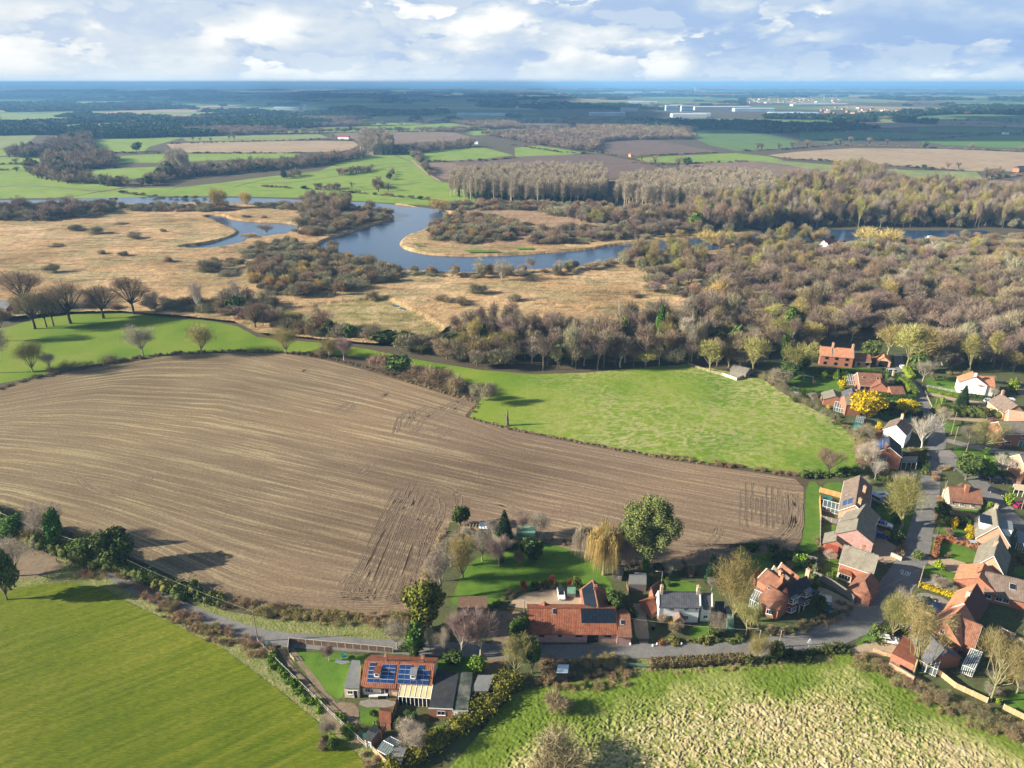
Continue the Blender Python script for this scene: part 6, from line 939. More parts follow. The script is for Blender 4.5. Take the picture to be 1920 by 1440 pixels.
def house(label,r0,r1,e,he,hr,wall='brick',roof='oldred',cat='house',W=None,L=None,hip0=0,hip1=0,white=(0,1),chim=(),wins=(),at=None,name='house',ov=.3,doors=(),group=None,bm='frame',gut=True):
 f=Frm(r0,r1,hr,e,he,W,L);o=at or root(name,f.p(f.L/2,0,0),label,cat,group)
 walls(o,f,WL[wall],hip0,hip1);roof_mesh(o,f,RF[roof],hip0,hip1,ov)
 for a in white:barge(o,f,a,M[bm],ov)
 for c in chim:chimney(o,f,*c[:3],WL[c[3]] if len(c)>3 else WL[wall],pots=c[4] if len(c)>4 else 2)
 for w in wins:wall_window(o,f,*w)
 for d in doors:
  c,out=wall_pt(f,d[0],d[1],1.02);door(o,c,out,d[2] if len(d)>2 else .95,2.04,*(d[3:]))
 if gut and not hip0:
  k=(hr-he)/(f.W/2)
  for s in(-1,1):mb=MB();mb.bar(f.p(-.1,s*(f.W/2+ov+.05),he-k*ov-.10),f.p(f.L+.1,s*(f.W/2+ov+.05),he-k*ov-.10),.06,n=6);mb.build('gutter',M['frame'] if white else M['blackp'],o)
  mb=MB();mb.bar(f.p(.15,-f.W/2-.06,.05),f.p(.15,-f.W/2-.06,he-.2),.045,n=5);mb.build('downpipe',M['frame'] if white else M['blackp'],o)
 return o,f
def wall_pt(f,side,t,z):
 hw=f.W/2
 if side=='L':return f.p(t*f.L,hw,z),f.n
 if side=='R':return f.p(t*f.L,-hw,z),-f.n
 if side=='A':return f.p(0,(t-.5)*f.W,z),-f.u
 return f.p(f.L,(t-.5)*f.W,z),f.u
def wall_window(o,f,side,t,z,w=1.2,h=1.1,nx=2,fr='frame',ny=1):c,out=wall_pt(f,side,t,z);window(o,c,out,w,h,fr,nx,ny)
def flat_box(o,q,h,wm,rm,z0=0,ov=.15,names=('wall','roof')):
 """flat-roofed block on a ground quad"""
 c=sum((Vector(p) for p in q),Vector())/len(q);mb=MB();mb.prism([Vector((p[0],p[1],z0-.05)) for p in q],h-z0,0);mb.build(names[0],wm,o)
 mb=MB();mb.prism([Vector((p[0],p[1],h))+(Vector((p[0]-c.x,p[1]-c.y,0))).normalized()*ov for p in q],.16,0,dz=.003);return mb.build(names[1],rm,o)
def glasshouse(label,q,he,hr,cat='conservatory',name='conservatory',fr='frame',nb=5,at=None,base=.5,lean=False,pane='ghglass',wallm=None,ridge_along=0):
 """framed glass building on a ground quad q (4 points in order); ridge parallel to side 0-1"""
 q=[Vector((p[0],p[1],0)) for p in q];c=sum(q,Vector())/4;o=at or root(name,c,label,cat)
 if wallm and base:mb=MB();mb.prism(q,base);mb.build('dwarf_wall',wallm,o)
 up=lambda p,z:Vector((p.x,p.y,z));r=[up((q[0]+q[3])/2,hr),up((q[1]+q[2])/2,hr)] if not lean else[up(q[3],hr),up(q[2],hr)]
 mb=MB();gl=MB()
 def side(a,b,za,zb,n):
  for i in range(n+1):
   p=a.lerp(b,i/n);z=za+(zb-za)*i/n;mb.bar(up(p,0),up(p,z),.05)
  mb.bar(up(a,za),up(b,zb),.06);mb.bar(up(a,base+.05),up(b,base+.05),.05)
  gl.poly([up(a,base),up(b,base),up(b,zb),up(a,za)])
 h3=hr if lean else he
 side(q[0],q[1],he,he,nb);side(q[2],q[3],h3,h3,nb)
 for a,b,rr in((q[1],q[2],r[1]),(q[3],q[0],r[0])):
  side(a,b,he if(a in(q[0],q[1]) or not lean) else hr,he if(b in(q[0],q[1]) or not lean) else hr,3)
  if not lean:mb.bar(up(a,he),rr,.05);mb.bar(up(b,he),rr,.05);gl.poly([up(a,he),up(b,he),rr])
 mb.bar(r[0],r[1],.07)
 for k,(a,b) in enumerate([(q[0],q[1])]+([] if lean else[(q[3],q[2])])):
  for i in range(nb+1):mb.bar(up(a.lerp(b,i/nb),he),r[0].lerp(r[1],i/nb),.045)
  gl.poly([up(a,he),up(b,he),r[1],r[0]])
 mb.build('frame',M[fr],o);gl.build('glazing',M[pane],o);return o
def quad(a,b,c,d,z=0):return[P(*a,z),P(*b,z),P(*c,z),P(*d,z)]
def para(a,b,c,z=0):
 A,B,C=P(*a,z),P(*b,z),P(*c,z);return[Vector((p.x,p.y,0)) for p in(A,B,C,A+C-B)]
def bungalow():
 o,f=house('long cream bungalow with blue solar panels on a red tiled roof',(686,1237),(813,1243),(742,1288),2.6,5.3,'cream','pantile',white=(),gut=True,chim=[(4.2,.3,6.3,'brick',2),(11.8,.3,6.3,'brick',1)],wins=[('R',.10,1.4,1.7,1.1,3),('R',.30,1.3,.9,1.5,1)],doors=[('R',.36,.9)])
 s=1 if on_roof(f,0,1,0).y<on_roof(f,0,-1,0).y else-1;L=f.L;k=L/15.0
 for x0,x1,t0,t1,nx,ny,mm in[(1.0,2.4,.12,.9,1,5,'solar'),(2.45,3.8,.12,.28,1,1,'solar'),(3.9,6.9,.12,.86,2,5,'solar'),(7.6,10.4,.12,.88,2,4,'solar'),(10.45,11.7,.12,.3,1,1,'solar'),(11.75,14.4,.12,.70,2,3,'solar'),(11.75,13.1,.705,.9,1,1,'solar')]:panel(o,f,x0*k,x1*k,t0,t1,s,mm,nx,ny)
 for x in(3.1*k,11.0*k):
  c=on_roof(f,x,s,.55);mb=MB();a=f.d(0,s);z=Vector((0,0,1));mb.box(c+a*.25+z*.25,(1.2,1.7,1.0),f.u);d=mb.build('dormer',M['white'],o)
  r=MB();r.box(c+a*.2+z*.82,(1.45,2.0,.12),f.u);rr=r.build('dormer_roof',RF['pantile'] if x<6 else M['lead'],o);rr.parent=d
  w=window(o,c+a*1.1+z*.25,a,.8,.75,nx=1);w.parent=d
 mb=MB();b=f.p(f.L*.5,s*(f.W/2+.35),0);mb.box(on_roof(f,L*.492,s,.5)+Vector((0,0,.12)),(.25,.1,.1),f.u);m2=MB();m2.slab([on_roof(f,L*.485,s,-.08)+Vector((0,0,.12)),on_roof(f,L*.497,s,-.08)+Vector((0,0,.12)),on_roof(f,L*.497,s,1)+Vector((0,0,.12)),on_roof(f,L*.485,s,1)+Vector((0,0,.12))],.08);m2.build('party_parapet',M['rust'],o)
 q=[P(647,1308),P(675,1309),P(677,1258),P(662,1257)];q=[Vector((p.x,p.y,0)) for p in q];flat_box(o,q,2.6,WL['cream'],M['greyfelt'],names=('annexe_wall','annexe_roof'));u=(q[1]-q[0]).normalized();out=Vector((u.y,-u.x,0))
 window(o,q[0]+u*1.2+Vector((0,0,1.5)),out,1.1,.9);door(o,q[0]+u*2.3+Vector((0,0,1.0)),out,.8,2.0,'dark')
 A,B=P(748,1322),P(808,1326);A.z=B.z=0;u=(B-A).normalized();inn=Vector((-u.y,u.x,0));wd=(B-A).length;D=3.0;mb=MB()
 mb.slab([A+Vector((0,0,2.3)),B+Vector((0,0,2.3)),B+inn*D+Vector((0,0,2.95)),A+inn*D+Vector((0,0,2.95))],.06);mb.build('lean_to_roof',M['poly'],o);fr=MB()
 for i in range(7):fr.bar(A.lerp(B,i/6)+Vector((0,0,2.33)),A.lerp(B,i/6)+inn*D+Vector((0,0,2.99)),.05)
 fr.bar(A+Vector((0,0,2.3)),B+Vector((0,0,2.3)),.08)
 for i in range(9):fr.bar(A.lerp(B,i/8),A.lerp(B,i/8)+Vector((0,0,2.3)),.06)
 fr.build('lean_to_frame',M['frame'],o);g=MB();g.box(A.lerp(B,.5)+inn*.12+Vector((0,0,1.15)),(wd-.1,.04,2.2),u);g.build('lean_to_glazing',M['glass'],o)
 q=[Vector((p.x,p.y,0)) for p in(P(806,1346),P(849,1348),P(860,1283),P(838,1277),P(820,1275))];flat_box(o,q,2.7,WL['brick'],M['felt'],names=('end_wall','end_roof'));u=(q[1]-q[0]).normalized();out=Vector((u.y,-u.x,0));mb=MB()
 mb.box(q[0].lerp(q[1],.5)+out*.17+Vector((0,0,2.72)),((q[1]-q[0]).length+.3,.06,.26),u);mb.build('fascia',M['frame'],o);window(o,q[0]+u*2.3+Vector((0,0,1.45)),out,1.6,1.1)
 return o,f
bung,bf=bungalow()
def garage_(label,q,h,wm,rm,dm='white',cat='garage',fascia=True,dw=.8,name='garage'):
 q=[Vector((p.x,p.y,0)) for p in q];c=sum(q,Vector())/len(q);o=root(name,c,label,cat);flat_box(o,q,h,wm,rm);u=(q[1]-q[0]).normalized();out=Vector((u.y,-u.x,0));L_=(q[1]-q[0]).length
 mb=MB();mb.box(q[0].lerp(q[1],.5)+out*.04+Vector((0,0,h*.42)),(L_*dw,.06,h*.80),u)
 for i in range(5):mb.box(q[0].lerp(q[1],.5)+out*.08+Vector((0,0,h*(.1+.16*i))),(L_*dw,.02,.04),u)
 mb.build('door',M[dm],o)
 if fascia:m=MB();m.box(q[0].lerp(q[1],.5)+out*.17+Vector((0,0,h+.03)),(L_+.3,.05,.22),u);m.build('fascia',M['frame'],o)
 return o
garage_('white-fronted garage with mossy felt roof beside the bungalow',[P(850,1350),P(878,1350),P(886,1280),P(863,1278)],2.5,WL['white'],M['mossfelt'])
def shed(label,q,he,hr,wm='wood',rm='felt',cat='shed',door_=True,win=True,name='shed',ridge=True):
 """small gabled or lean-to shed on a ground quad; ridge runs along side 0-1"""
 q=[Vector((p[0],p[1],0)) for p in q];c=sum(q,Vector())/4;o=root(name,c,label,cat);z=lambda p,h:Vector((p.x,p.y,h));W_=WL.get(wm) or M[wm];R_=M.get(rm) or RF[rm];mb=MB()
 if ridge:
  a,b=(q[0]+q[3])/2,(q[1]+q[2])/2
  mb.faces([z(p,-.05) for p in q]+[z(p,he) for p in q]+[z(a,hr),z(b,hr)],[(0,1,5,4),(2,3,7,6),(1,2,6,9,5),(3,0,4,8,7)]);mb.build('wall',W_,o);r=MB();u=(b-a).normalized()*.15;k=(hr-he)/((q[0]-a).length+.01)
  for s0,s1 in((q[0],q[1]),(q[3],q[2])):
   d=(s0-a).normalized()*.18;r.slab([z(s0+d-u,he-k*.18+.04),z(s1+d+u,he-k*.18+.04),z(b+u,hr+.04),z(a-u,hr+.04)],.06)
  r.build('roof',R_,o)
 else:
  mb.faces([z(p,-.05) for p in q]+[z(q[0],he),z(q[1],he),z(q[2],hr),z(q[3],hr)],[(0,1,5,4),(1,2,6,5),(2,3,7,6),(3,0,4,7)]);mb.build('wall',W_,o);r=MB();r.slab([z(q[0],he+.05),z(q[1],he+.05),z(q[2],hr+.05),z(q[3],hr+.05)],.06);r.build('roof',R_,o)
 u=(q[1]-q[0]).normalized();out=Vector((u.y,-u.x,0));L_=(q[1]-q[0]).length
 if out.dot(Vector((q[0]-q[3])))<0:out=-out
 if door_:m=MB();m.box(q[0]+u*L_*.3+out*.03+Vector((0,0,he*.43)),(min(.9,L_*.35),.05,he*.82),u);m.build('door',M['brownb'],o)
 if win:window(o,q[0]+u*L_*.72+Vector((0,0,he*.6)),out,min(.9,L_*.35),.6,nx=2,sill=False)
 return o
shed('grey-felted carport behind the bungalow hedge',para((884,1312),(915,1312),(927,1283)),2.3,2.5,'wood','greyfelt','carport',False,False,'carport',False)
shed('brick outhouse with bright pantile roof in the bungalow garden',para((713,1366),(733,1369),(735,1344)),2.0,3.0,'brick','pantile','outhouse',True,False,'outhouse')
shed('small brown-roofed shed with white front at the rail fence end',para((685,1398),(697,1403),(712,1380)),1.8,2.3,'white','felt',win=True)
shed('white shed beside the greenhouse at the bottom edge',para((734,1442),(752,1446),(762,1418)),1.9,2.3,'white','greyfelt',win=False)
glasshouse('aluminium greenhouse with cluttered benches in the bungalow garden',para((708,1418),(727,1428),(752,1402)),1.6,2.3,'greenhouse','greenhouse','solarframe',5,base=.1)
def bins(px,py,n,m,lab,grp):
 for i in range(n):
  b=P(px+i*7.5,py-i*3.4);o=root('wheelie_bin',b,lab,'bin',grp if n>1 else None,.4);mb=MB();mb.faces([(-.24,-.3,.08),(.24,-.3,.08),(.24,.3,.08),(-.24,.3,.08),(-.29,-.36,.98),(.29,-.36,.98),(.29,.38,.98),(-.29,.38,.98)],[(3,2,1,0),(4,5,6,7),(0,1,5,4),(1,2,6,5),(2,3,7,6),(3,0,4,7)]);mb.build('body',M[m],o,local=True)
  l=MB();l.box((0,.02,1.03),(.62,.80,.08));l.build('lid',M[m],o,local=True);w=MB()
  for s in(-1,1):w.bar((s*.2,.34,.12),(s*.27,.34,.12),.12,n=10)
  w.build('wheel',M['blackp'],o,local=True)
bins(684,1386,3,'greenbin','green wheelie bin in the row of three by the brown-roofed shed','green bins by the brown-roofed shed');bins(503,1214,1,'greenbin','green wheelie bin alone at the lane end of the rail fence',None)
bins(1224,1180,1,'blackp','black wheelie bin beside the white cottage',None);bins(923,1158,1,'blackp','dark bin at the entrance to the gravel drive',None)
o,f=house('long low pink brick barn with orange pantile roof along the lane',(990,1140),(1153,1140.5),(1070,1187),2.7,5.6,'pinkbrick','pantile',cat='barn',white=(),gut=False,name='barn')
S_=1 if on_roof(f,0,1,0).y<on_roof(f,0,-1,0).y else-1;sd='L' if S_>0 else 'R'
panel(o,f,f.L*.605,f.L*.995,.40,.98,S_,'solarblack',9,2,frame='blackp');skylight(o,f,f.L*.30,S_,.86,.7,1.3)
for t,w in((.155,1.0),(.36,.7),(.575,1.4),(.90,1.4)):c,out=wall_pt(f,sd,t,2.15);window(o,c,out,w,.7,'dark',2)
c,out=wall_pt(f,sd,.73,1.25);door(o,c,out,2.3,2.5,'dark','dark')
g2=Frm((1154,1152),(1180,1152.5),4.6,(1167,1192),2.5,None);walls(o,g2,WL['pinkbrick'],x0=.05);roof_mesh(o,g2,RF['oldred'],x0=.25);skylight(o,g2,g2.L*.45,S_,.62,.8,1.1)
g3=Frm((1112,1087),(1122,1138),5.6,(1089,1108),2.8,None);walls(o,g3,WL['pinkbrick'],x1=g3.L-.1);roof_mesh(o,g3,RF['oldred'],x1=g3.L-.3);barge(o,g3,0,M['pot'])
sl_=1 if on_roof(g3,0,1,0).x<on_roof(g3,0,-1,0).x else-1;panel(o,g3,g3.L*.04,g3.L*.96,.10,.92,sl_,'solarblack',7,2,frame='blackp');chimney(o,g3,g3.L*.35,.1,6.4,WL['brick'])
g4=Frm((1021,1129),(1021,1140),4.0,None,3.2,2.4);walls(o,g4,WL['pinkbrick'],x1=2.5);roof_mesh(o,g4,RF['pantile'],x1=2.5)
o,f=house('white rendered cottage with blue slate roof and gabled porch',(1236,1109),(1311,1110),(1275,1135),4.9,7.4,'white','slate',white=(),chim=[(.5,0,8.9,'flint',2),(0,0,0.1,'flint',0)][:1],gut=True)
S_=1 if on_roof(f,0,1,0).y<on_roof(f,0,-1,0).y else-1;sd='L' if S_>0 else 'R';chimney(o,f,f.L-.3,0,8.9,WL['flint'])
for t in(.32,.68):c,out=wall_pt(f,sd,t,4.0);window(o,c,out,1.1,.95,nx=3,ny=2)
for t in(.32,.68):c,out=wall_pt(f,sd,t,1.4);window(o,c,out,1.4,1.1,nx=4,ny=2)
c,out=wall_pt(f,sd,.93,3.9);window(o,c,out,.5,.6,nx=1)
pg=Frm((1276,1146),(1276,1152),3.2,None,2.1,2.2,1.8);c0,out=wall_pt(f,sd,.5,0);pg.A=c0+out*1.6;pg.u=-out;pg.n=Vector((-pg.u.y,pg.u.x,0));pg.L=1.6;walls(o,pg,WL['flint']);roof_mesh(o,pg,RF['brown'],gov=.1);barge(o,pg,0,M['pot'],gov=.1);c,q_=wall_pt(pg,'A',.5,1.0);door(o,c,q_,.9,1.9,'brownb','brownb')
g=Frm((1316,1112),(1334,1112.5),7.0,None,4.5,f.W*.85);walls(o,g,WL['white'],x0=.0);roof_mesh(o,g,RF['slate'],x0=.2,gov=.0);c,q_=wall_pt(g,sd,.5,3.8);window(o,c,q_,1.0,.9,nx=3,ny=2);c,q_=wall_pt(g,sd,.5,1.4);window(o,c,q_,1.0,.9,nx=2)
for ff,xs in((f,(-.15,f.L+.15)),(g,(g.L+.1,))):
 for x in xs:
  mb=MB();hw=ff.W/2+.15
  for s in(-1,1):mb.slab([ff.p(x-.15,s*hw,ff.he+.0),ff.p(x+.15,s*hw,ff.he),ff.p(x+.15,0,ff.hr+.22),ff.p(x-.15,0,ff.hr+.22)],.3)
  mb.build('parapet',WL['white'],o)
shed('black boarded lean-to with small white window on the cottage end',para((1336,1165),(1354,1165),(1356,1146)),2.2,2.9,'black','felt','lean-to',False,True,'lean_to',False)
house('orange pantiled outhouse in front of the white cottage gable',(1212,1128),(1232,1120),(1216,1150),2.0,3.4,'brick','pantile',cat='outhouse',white=(),name='outhouse',gut=False)
house('small pantiled roof behind the white cottage gable',(1222,1100),(1234,1092),(1224,1112),2.4,3.8,'brick','oldred',cat='outhouse',white=(),name='outhouse',gut=False)
shed('grey summerhouse with a felt roof by the willow',para((1150,1089),(1166,1090),(1170,1072)),2.0,2.7,'wood','felt','summerhouse',False,True,'summerhouse')
shed('boarded aviary with white lid behind the white cottage',para((1178,1108),(1211,1109),(1211,1092)),2.0,2.3,'wood','greyfelt','aviary',False,False,'aviary',False)
glasshouse('small white-topped cold frame on the aviary',para((1189,1090),(1209,1092),(1210,1083)),1.3,1.8,'cold frame','cold_frame','frame',3,base=.05,pane='ghglass')
shed('open field shelter with pale blue sheet roof in the brambles',para((1043,1280),(1064,1280),(1066,1266)),2.6,2.9,'black','bluewhite','field shelter',False,False,'field_shelter',False)
shed('small green-roofed shed in the cottage hedge',para((1362,1182),(1374,1184),(1374,1170)),1.8,2.1,'greenroof','greenroof','shed',False,False,'shed',False)
shed('grey-roofed shed right of the cottage',para((1362,1166),(1374,1164),(1370,1148)),1.9,2.4,'wood','greyfelt','shed',False,False)
shed('low maroon-roofed garage hidden behind the pollards',para((858,1160),(914,1160),(914,1136)),2.2,2.8,'black','brownb','garage',False,False,'garage',False)
shed('pale green-topped log store beside the white car',para((1063,1121),(1079,1121),(1079,1110)),1.2,1.5,'wood','greenroof','log store',False,False,'log_store',False)
shed('dark lean-to beside the barn wing',para((1140,1152),(1152,1152),(1153,1124)),2.2,2.6,'black','greyfelt','shed',False,False,'shed',False)
shed('long green-roofed polytunnel shed at the field edge',para((968,1010),(1003,1011),(1004,1000)),2.0,2.3,'greenroof','greenroof','shed',False,False,'shed',False)
shed('white-lidded box by the pergola',para((898,998),(916,999),(916,988)),1.2,1.5,'wood','white','shed',False,False,'shed',False)
def pergola():
 q=para((870,998),(898,1003),(900,991));o=root('pergola',sum(q,Vector())/4,'pale timber pergola in the corner of the big garden','pergola');mb=MB()
 for p in q:k=MB();k.bar(p,p+Vector((0,0,2.2)),.07);k.build('post',M['ctan'],o)
 for i in range(6):mb.bar(q[0].lerp(q[1],i/5)+Vector((0,0,2.25)),q[3].lerp(q[2],i/5)+Vector((0,0,2.25)),.06)
 mb.build('rafter',M['ctan'],o)
pergola()
o,f=house('red brick house with dark slate front roof and white bay windows',(1476,1098),(1514,1079),(1481,1117),5.2,7.4,'darkbrick','dark',white=(),gut=True,chim=[])
S_=1 if on_roof(f,0,1,0).y<on_roof(f,0,-1,0).y else-1;sd='L' if S_>0 else 'R';chimney(o,f,f.L+.1,0,9.0,WL['peachbrick'],.7,1.0)
for t in(.17,.83):
 c,out=wall_pt(f,sd,t,0);u=Vector((-out.y,out.x,0));base=[c-u*1.3,c-u*.8+out*.9,c+u*.8+out*.9,c+u*1.3];mb=MB();mb.prism(base,4.7);b=mb.build('bay',WL['darkbrick'],o);r=MB();r.prism([p+(p-c).normalized()*.12 for p in base],.15,dz=4.72);rr=r.build('bay_roof',M['lead'],o);rr.parent=b
 for z in(1.4,3.9):
  for a_,b_ in zip(base[:-1],base[1:]):
   m=(a_+b_)/2;d=(b_-a_).normalized();w=(b_-a_).length;n_=Vector((d.y,-d.x,0));n_=n_ if n_.dot(m-c)>0 else-n_;ww=window(o,m+Vector((0,0,z)),n_,w*.96,1.3,nx=2 if w>1.2 else 1,ny=2);ww.parent=b
c,out=wall_pt(f,sd,.5,1.0);door(o,c,out,.9,2.0,'dark');c,out=wall_pt(f,sd,.5,3.9);window(o,c,out,.9,1.1)
mb=MB();u=Vector((-out.y,out.x,0));c0=wall_pt(f,sd,.5,0)[0]
for s in(-1,1):mb=MB();mb.bar(c0+out*1.3+u*s*.9,c0+out*1.3+u*s*.9+Vector((0,0,2.3)),.08,n=8);mb.build('porch_post',M['frame'],o)
mb=MB();mb.box(c0+out*.7+Vector((0,0,2.4)),(2.2,1.5,.12),u);mb.build('porch_roof',M['lead'],o)
for r0,r1,e_,rf in(((1438,1067),(1470,1090),(1424,1086),'oldred'),((1452,1062),(1484,1086),None,'brown'),((1466,1056),(1500,1082),None,'oldred')):
 g=Frm(r0,r1,6.6,e_,5.0,None if e_ else 2.4);walls(o,g,WL['brick']);roof_mesh(o,g,RF[rf],gov=.0);mb=MB();hw=g.W/2+.1
 for s in(-1,1):mb.slab([g.p(-.2,s*hw,g.he),g.p(.15,s*hw,g.he),g.p(.15,0,g.hr+.25),g.p(-.2,0,g.hr+.25)],.3)
 mb.build('parapet',WL['flint'],o)
 if e_:chimney(o,g,g.L*.55,g.W*.25,7.4,WL['peachbrick'],.6,.6,1);chimney(o,g,g.L*.9,0,7.8,WL['brick'],.8,.8,1)
g=Frm((1441,1097),(1477,1117),5.4,(1420,1120),3.2,None);walls(o,g,WL['brick']);roof_mesh(o,g,RF['oldred']);skylight(o,g,g.L*.1,-1 if on_roof(g,0,-1,0).y<on_roof(g,0,1,0).y else 1,.85,.6,.6)
q=[Vector((p.x,p.y,0)) for p in(P(1434,1155),P(1454,1160),P(1458,1142),P(1438,1138))];flat_box(o,q,2.5,WL['brick'],M['lead'],names=('bay','bay_roof'));u=(q[1]-q[0]).normalized();window(o,q[0].lerp(q[1],.5)+Vector((0,0,1.5)),Vector((u.y,-u.x,0)),(q[1]-q[0]).length*.9,1.3,nx=4)
glasshouse('',[P(1404,1138),P(1423,1148),P(1437,1122),P(1420,1114)],2.3,3.3,at=o,nb=5,base=.3)
house('tiny orange-roofed outhouse behind the bay-windowed house',(1413,1077),(1423,1066),(1420,1084),2.0,3.2,'brick','pantile',cat='outhouse',white=(),name='outhouse',gut=False)
o,f=house('brick schoolhouse with grey roof, white-edged gable and cream sunroom',(1584,1021),(1646,1041),(1576,1053),4.6,8.0,'brick','grey',white=(1,),chim=[(4.2,1.0,8.6,'brick',1)])
S_=1 if on_roof(f,0,1,0).y<on_roof(f,0,-1,0).y else-1;g=Frm((1633,1075),(1615,1098),4.8,None,3.0,5.0);walls(o,g,WL['brick'],hip1=2.0);roof_mesh(o,g,RF['oldred'],hip1=2.4)
c,q_=wall_pt(f,'B',.5,5.4);window(o,c,q_,1.4,1.2,nx=3);mb=MB()
for i in range(9):mb.bar(f.p(1.0+i*(f.L-2)/8,0,f.hr),f.p(1.0+i*(f.L-2)/8,0,f.hr+.22),.14,n=6)
mb.build('ridge_vent',M['corr'],o)
q=[Vector((p.x,p.y,0)) for p in(P(1570,1085),P(1594,1094),P(1603,1072),P(1581,1066))];mb=MB();mb.prism(q,2.2);mb.build('sunroom_wall',M['cream'],o);c=sum(q,Vector())/4;r=MB();top=c+Vector((0,0,4.0))
for i in range(4):a,b=q[i]+(q[i]-c)*.1,q[(i+1)%4]+(q[(i+1)%4]-c)*.1;r.slab([a+Vector((0,0,2.2)),b+Vector((0,0,2.2)),top],.12)
r.build('sunroom_roof',RF['pantile'],o)
for a,b,n_ in((q[0],q[1],4),(q[3],q[0],3)):
 d=(b-a).normalized();window(o,(a+b)/2+Vector((0,0,1.25)),Vector((d.y,-d.x,0)),(b-a).length*.9,1.5,'cream',n_,1,False)
o,f=house('tall brick house with brown roof, white edges and solar panels',(1604,946),(1613,891),(1576,947),5.0,7.8,'peachbrick','brown',white=(0,1),chim=[(1.6,-.9,9.0,'tan',1),(9.5,-1.6,8.9,'peachbrick',1)])
sl_=1 if on_roof(f,0,1,0).x<on_roof(f,0,-1,0).x else-1;panel(o,f,1.4,4.6,.12,.78,sl_,'solar',3,2,frame='solarframe');skylight(o,f,8,sl_,.3,.5,.6)
o,f=house('brick house with grey roof between the brown-roofed house and the schoolhouse',(1607,970),(1619,952),(1580,985),5.0,7.6,'peachbrick','grey',white=(1,),W=7.5,L=9)
house('brick gabled wing with a brown chimney stack facing the schoolhouse',(1606,992),(1611,966),(1576,1001),4.6,7.4,'pinkbrick','grey',white=(),wins=[('A',.75,1.2,1.2,1.2,2)],W=9,L=8.5)
house('small garage with grey gable roof and brick front',(1568,1013),(1571,996),(1544,1020),2.3,4.0,'brick','grey',cat='garage',white=(),W=5.6,L=5,name='garage')
shed('bright red-tiled lean-to by the schoolhouse garden',para((1543,1044),(1568,1049),(1571,1034)),1.9,2.5,'brick','bright','lean-to',False,False,'lean_to',False)
glasshouse('pale green-glazed conservatory beside the brown-roofed house',para((1541,958),(1572,967),(1573,956)),1.7,2.0,nb=4,base=.3,lean=True,fr='frame')
o,f=house('brick house with steep dark roof, solar panels and white barge-boards',(1669,838),(1668,818),(1650,846),5.0,7.6,'brick','dark',white=(0,),W=7.4,L=8.5,chim=[(-.1,1.2,8.6,'brick',1)])
sl_=1 if on_roof(f,0,1,0).x<on_roof(f,0,-1,0).x else-1;panel(o,f,1.0,7.0,.12,.9,sl_,'solar',3,2)
q=[P(1632,878),P(1657,884),P(1660,868),P(1637,862)];glasshouse('',q,2.3,4.2,at=o,nb=5,base=.4,wallm=WL['brick'])
def carport(lab,q,h,rm):
 q=[Vector((p.x,p.y,0)) for p in q];o=root('carport',sum(q,Vector())/4,lab,'carport');mb=MB();mb.slab([p+Vector((0,0,h)) for p in q],.14);mb.build('roof',rm,o)
 for p in[q[0].lerp(q[1],i/3) for i in range(4)]+[q[2],q[3]]:mb=MB();mb.bar(p,p+Vector((0,0,h-.1)),.07);mb.build('post',M['frame'],o)
carport('flat-roofed open garage attached to the solar-roofed house',para((1688,880),(1716,880),(1718,868)),2.5,M['corr'])
house('house with white rendered gable and brown roof with solar panels',(1681,797),(1695,780),(1669,806),5.0,7.6,'white','brown',white=(0,),W=7.0,L=9.0,chim=[(6.5,0,9.2,'flint',3)],wins=[('A',.7,1.4,1.6,1.2,3)])
house('small brick extension with black panels below the white-gabled house',(1670,806),(1676,798),None,3.0,4.8,'brick','brown',W=5.0,L=5.0,white=(),cat='extension',name='extension')
shed('rust-red shed beside the solar-roofed house',para((1638,830),(1662,833),(1664,820)),2.0,2.4,'rust','rust','shed',False,False,'shed',False)
o,f=house('long brick farmhouse with orange roof at the foot of the wood',(1539,649),(1600,654),(1570,666),4.8,7.6,'brick','orange',white=(),gut=False,W=7.5)
S_=1 if on_roof(f,0,1,0).y<on_roof(f,0,-1,0).y else-1;sd='L' if S_>0 else 'R';chimney(o,f,f.L*.37,0,9.4,WL['peachbrick'],.8,1.0);chimney(o,f,f.L*.98,0,9.4,WL['peachbrick'],.8,1.0);mb=MB()
for x in(f.L*.34,f.L+.1):mb.slab([f.p(x-.2,S_*f.W/2,f.he+.1),f.p(x+.2,S_*f.W/2,f.he+.1),f.p(x+.2,0,f.hr+.3),f.p(x-.2,0,f.hr+.3)],.3)
mb.build('parapet',M['lead'],o)
for t,z in((.2,3.8),(.17,1.4),(.5,3.8),(.5,1.4),(.82,3.8),(.82,1.4)):c,out=wall_pt(f,sd,t,z);window(o,c,out,1.3,1.1,'dark',2)
o,f=house('lower brick wing with red roof at the right end of the farmhouse',(1601,662),(1630,663),(1615,677),2.8,5.2,'peachbrick','oldred',white=(1,),W=7.0,wins=[]);S_=1 if on_roof(f,0,1,0).y<on_roof(f,0,-1,0).y else-1
for t in(.25,.78):c,out=wall_pt(f,'L' if S_>0 else 'R',t,1.5);window(o,c,out,1.3,1.0,'dark',2)
house('small orange-roofed outbuilding nearest the farmhouse wing',(1638,657),(1649,666),None,2.2,3.8,'brick','orange',W=5,white=(),cat='outbuilding',name='outbuilding')
o,f=house('brick cart shed with open dark front and orange roof',(1659,669),(1658,661),None,2.6,4.6,'peachbrick','orange',W=5.5,L=6,white=(),cat='cart shed',name='cart_shed');c,out=wall_pt(f,'A',.5,1.3);door(o,c,out,3.4,2.5,'dark','dark')  # black board across the open front, inner shade put into its colour
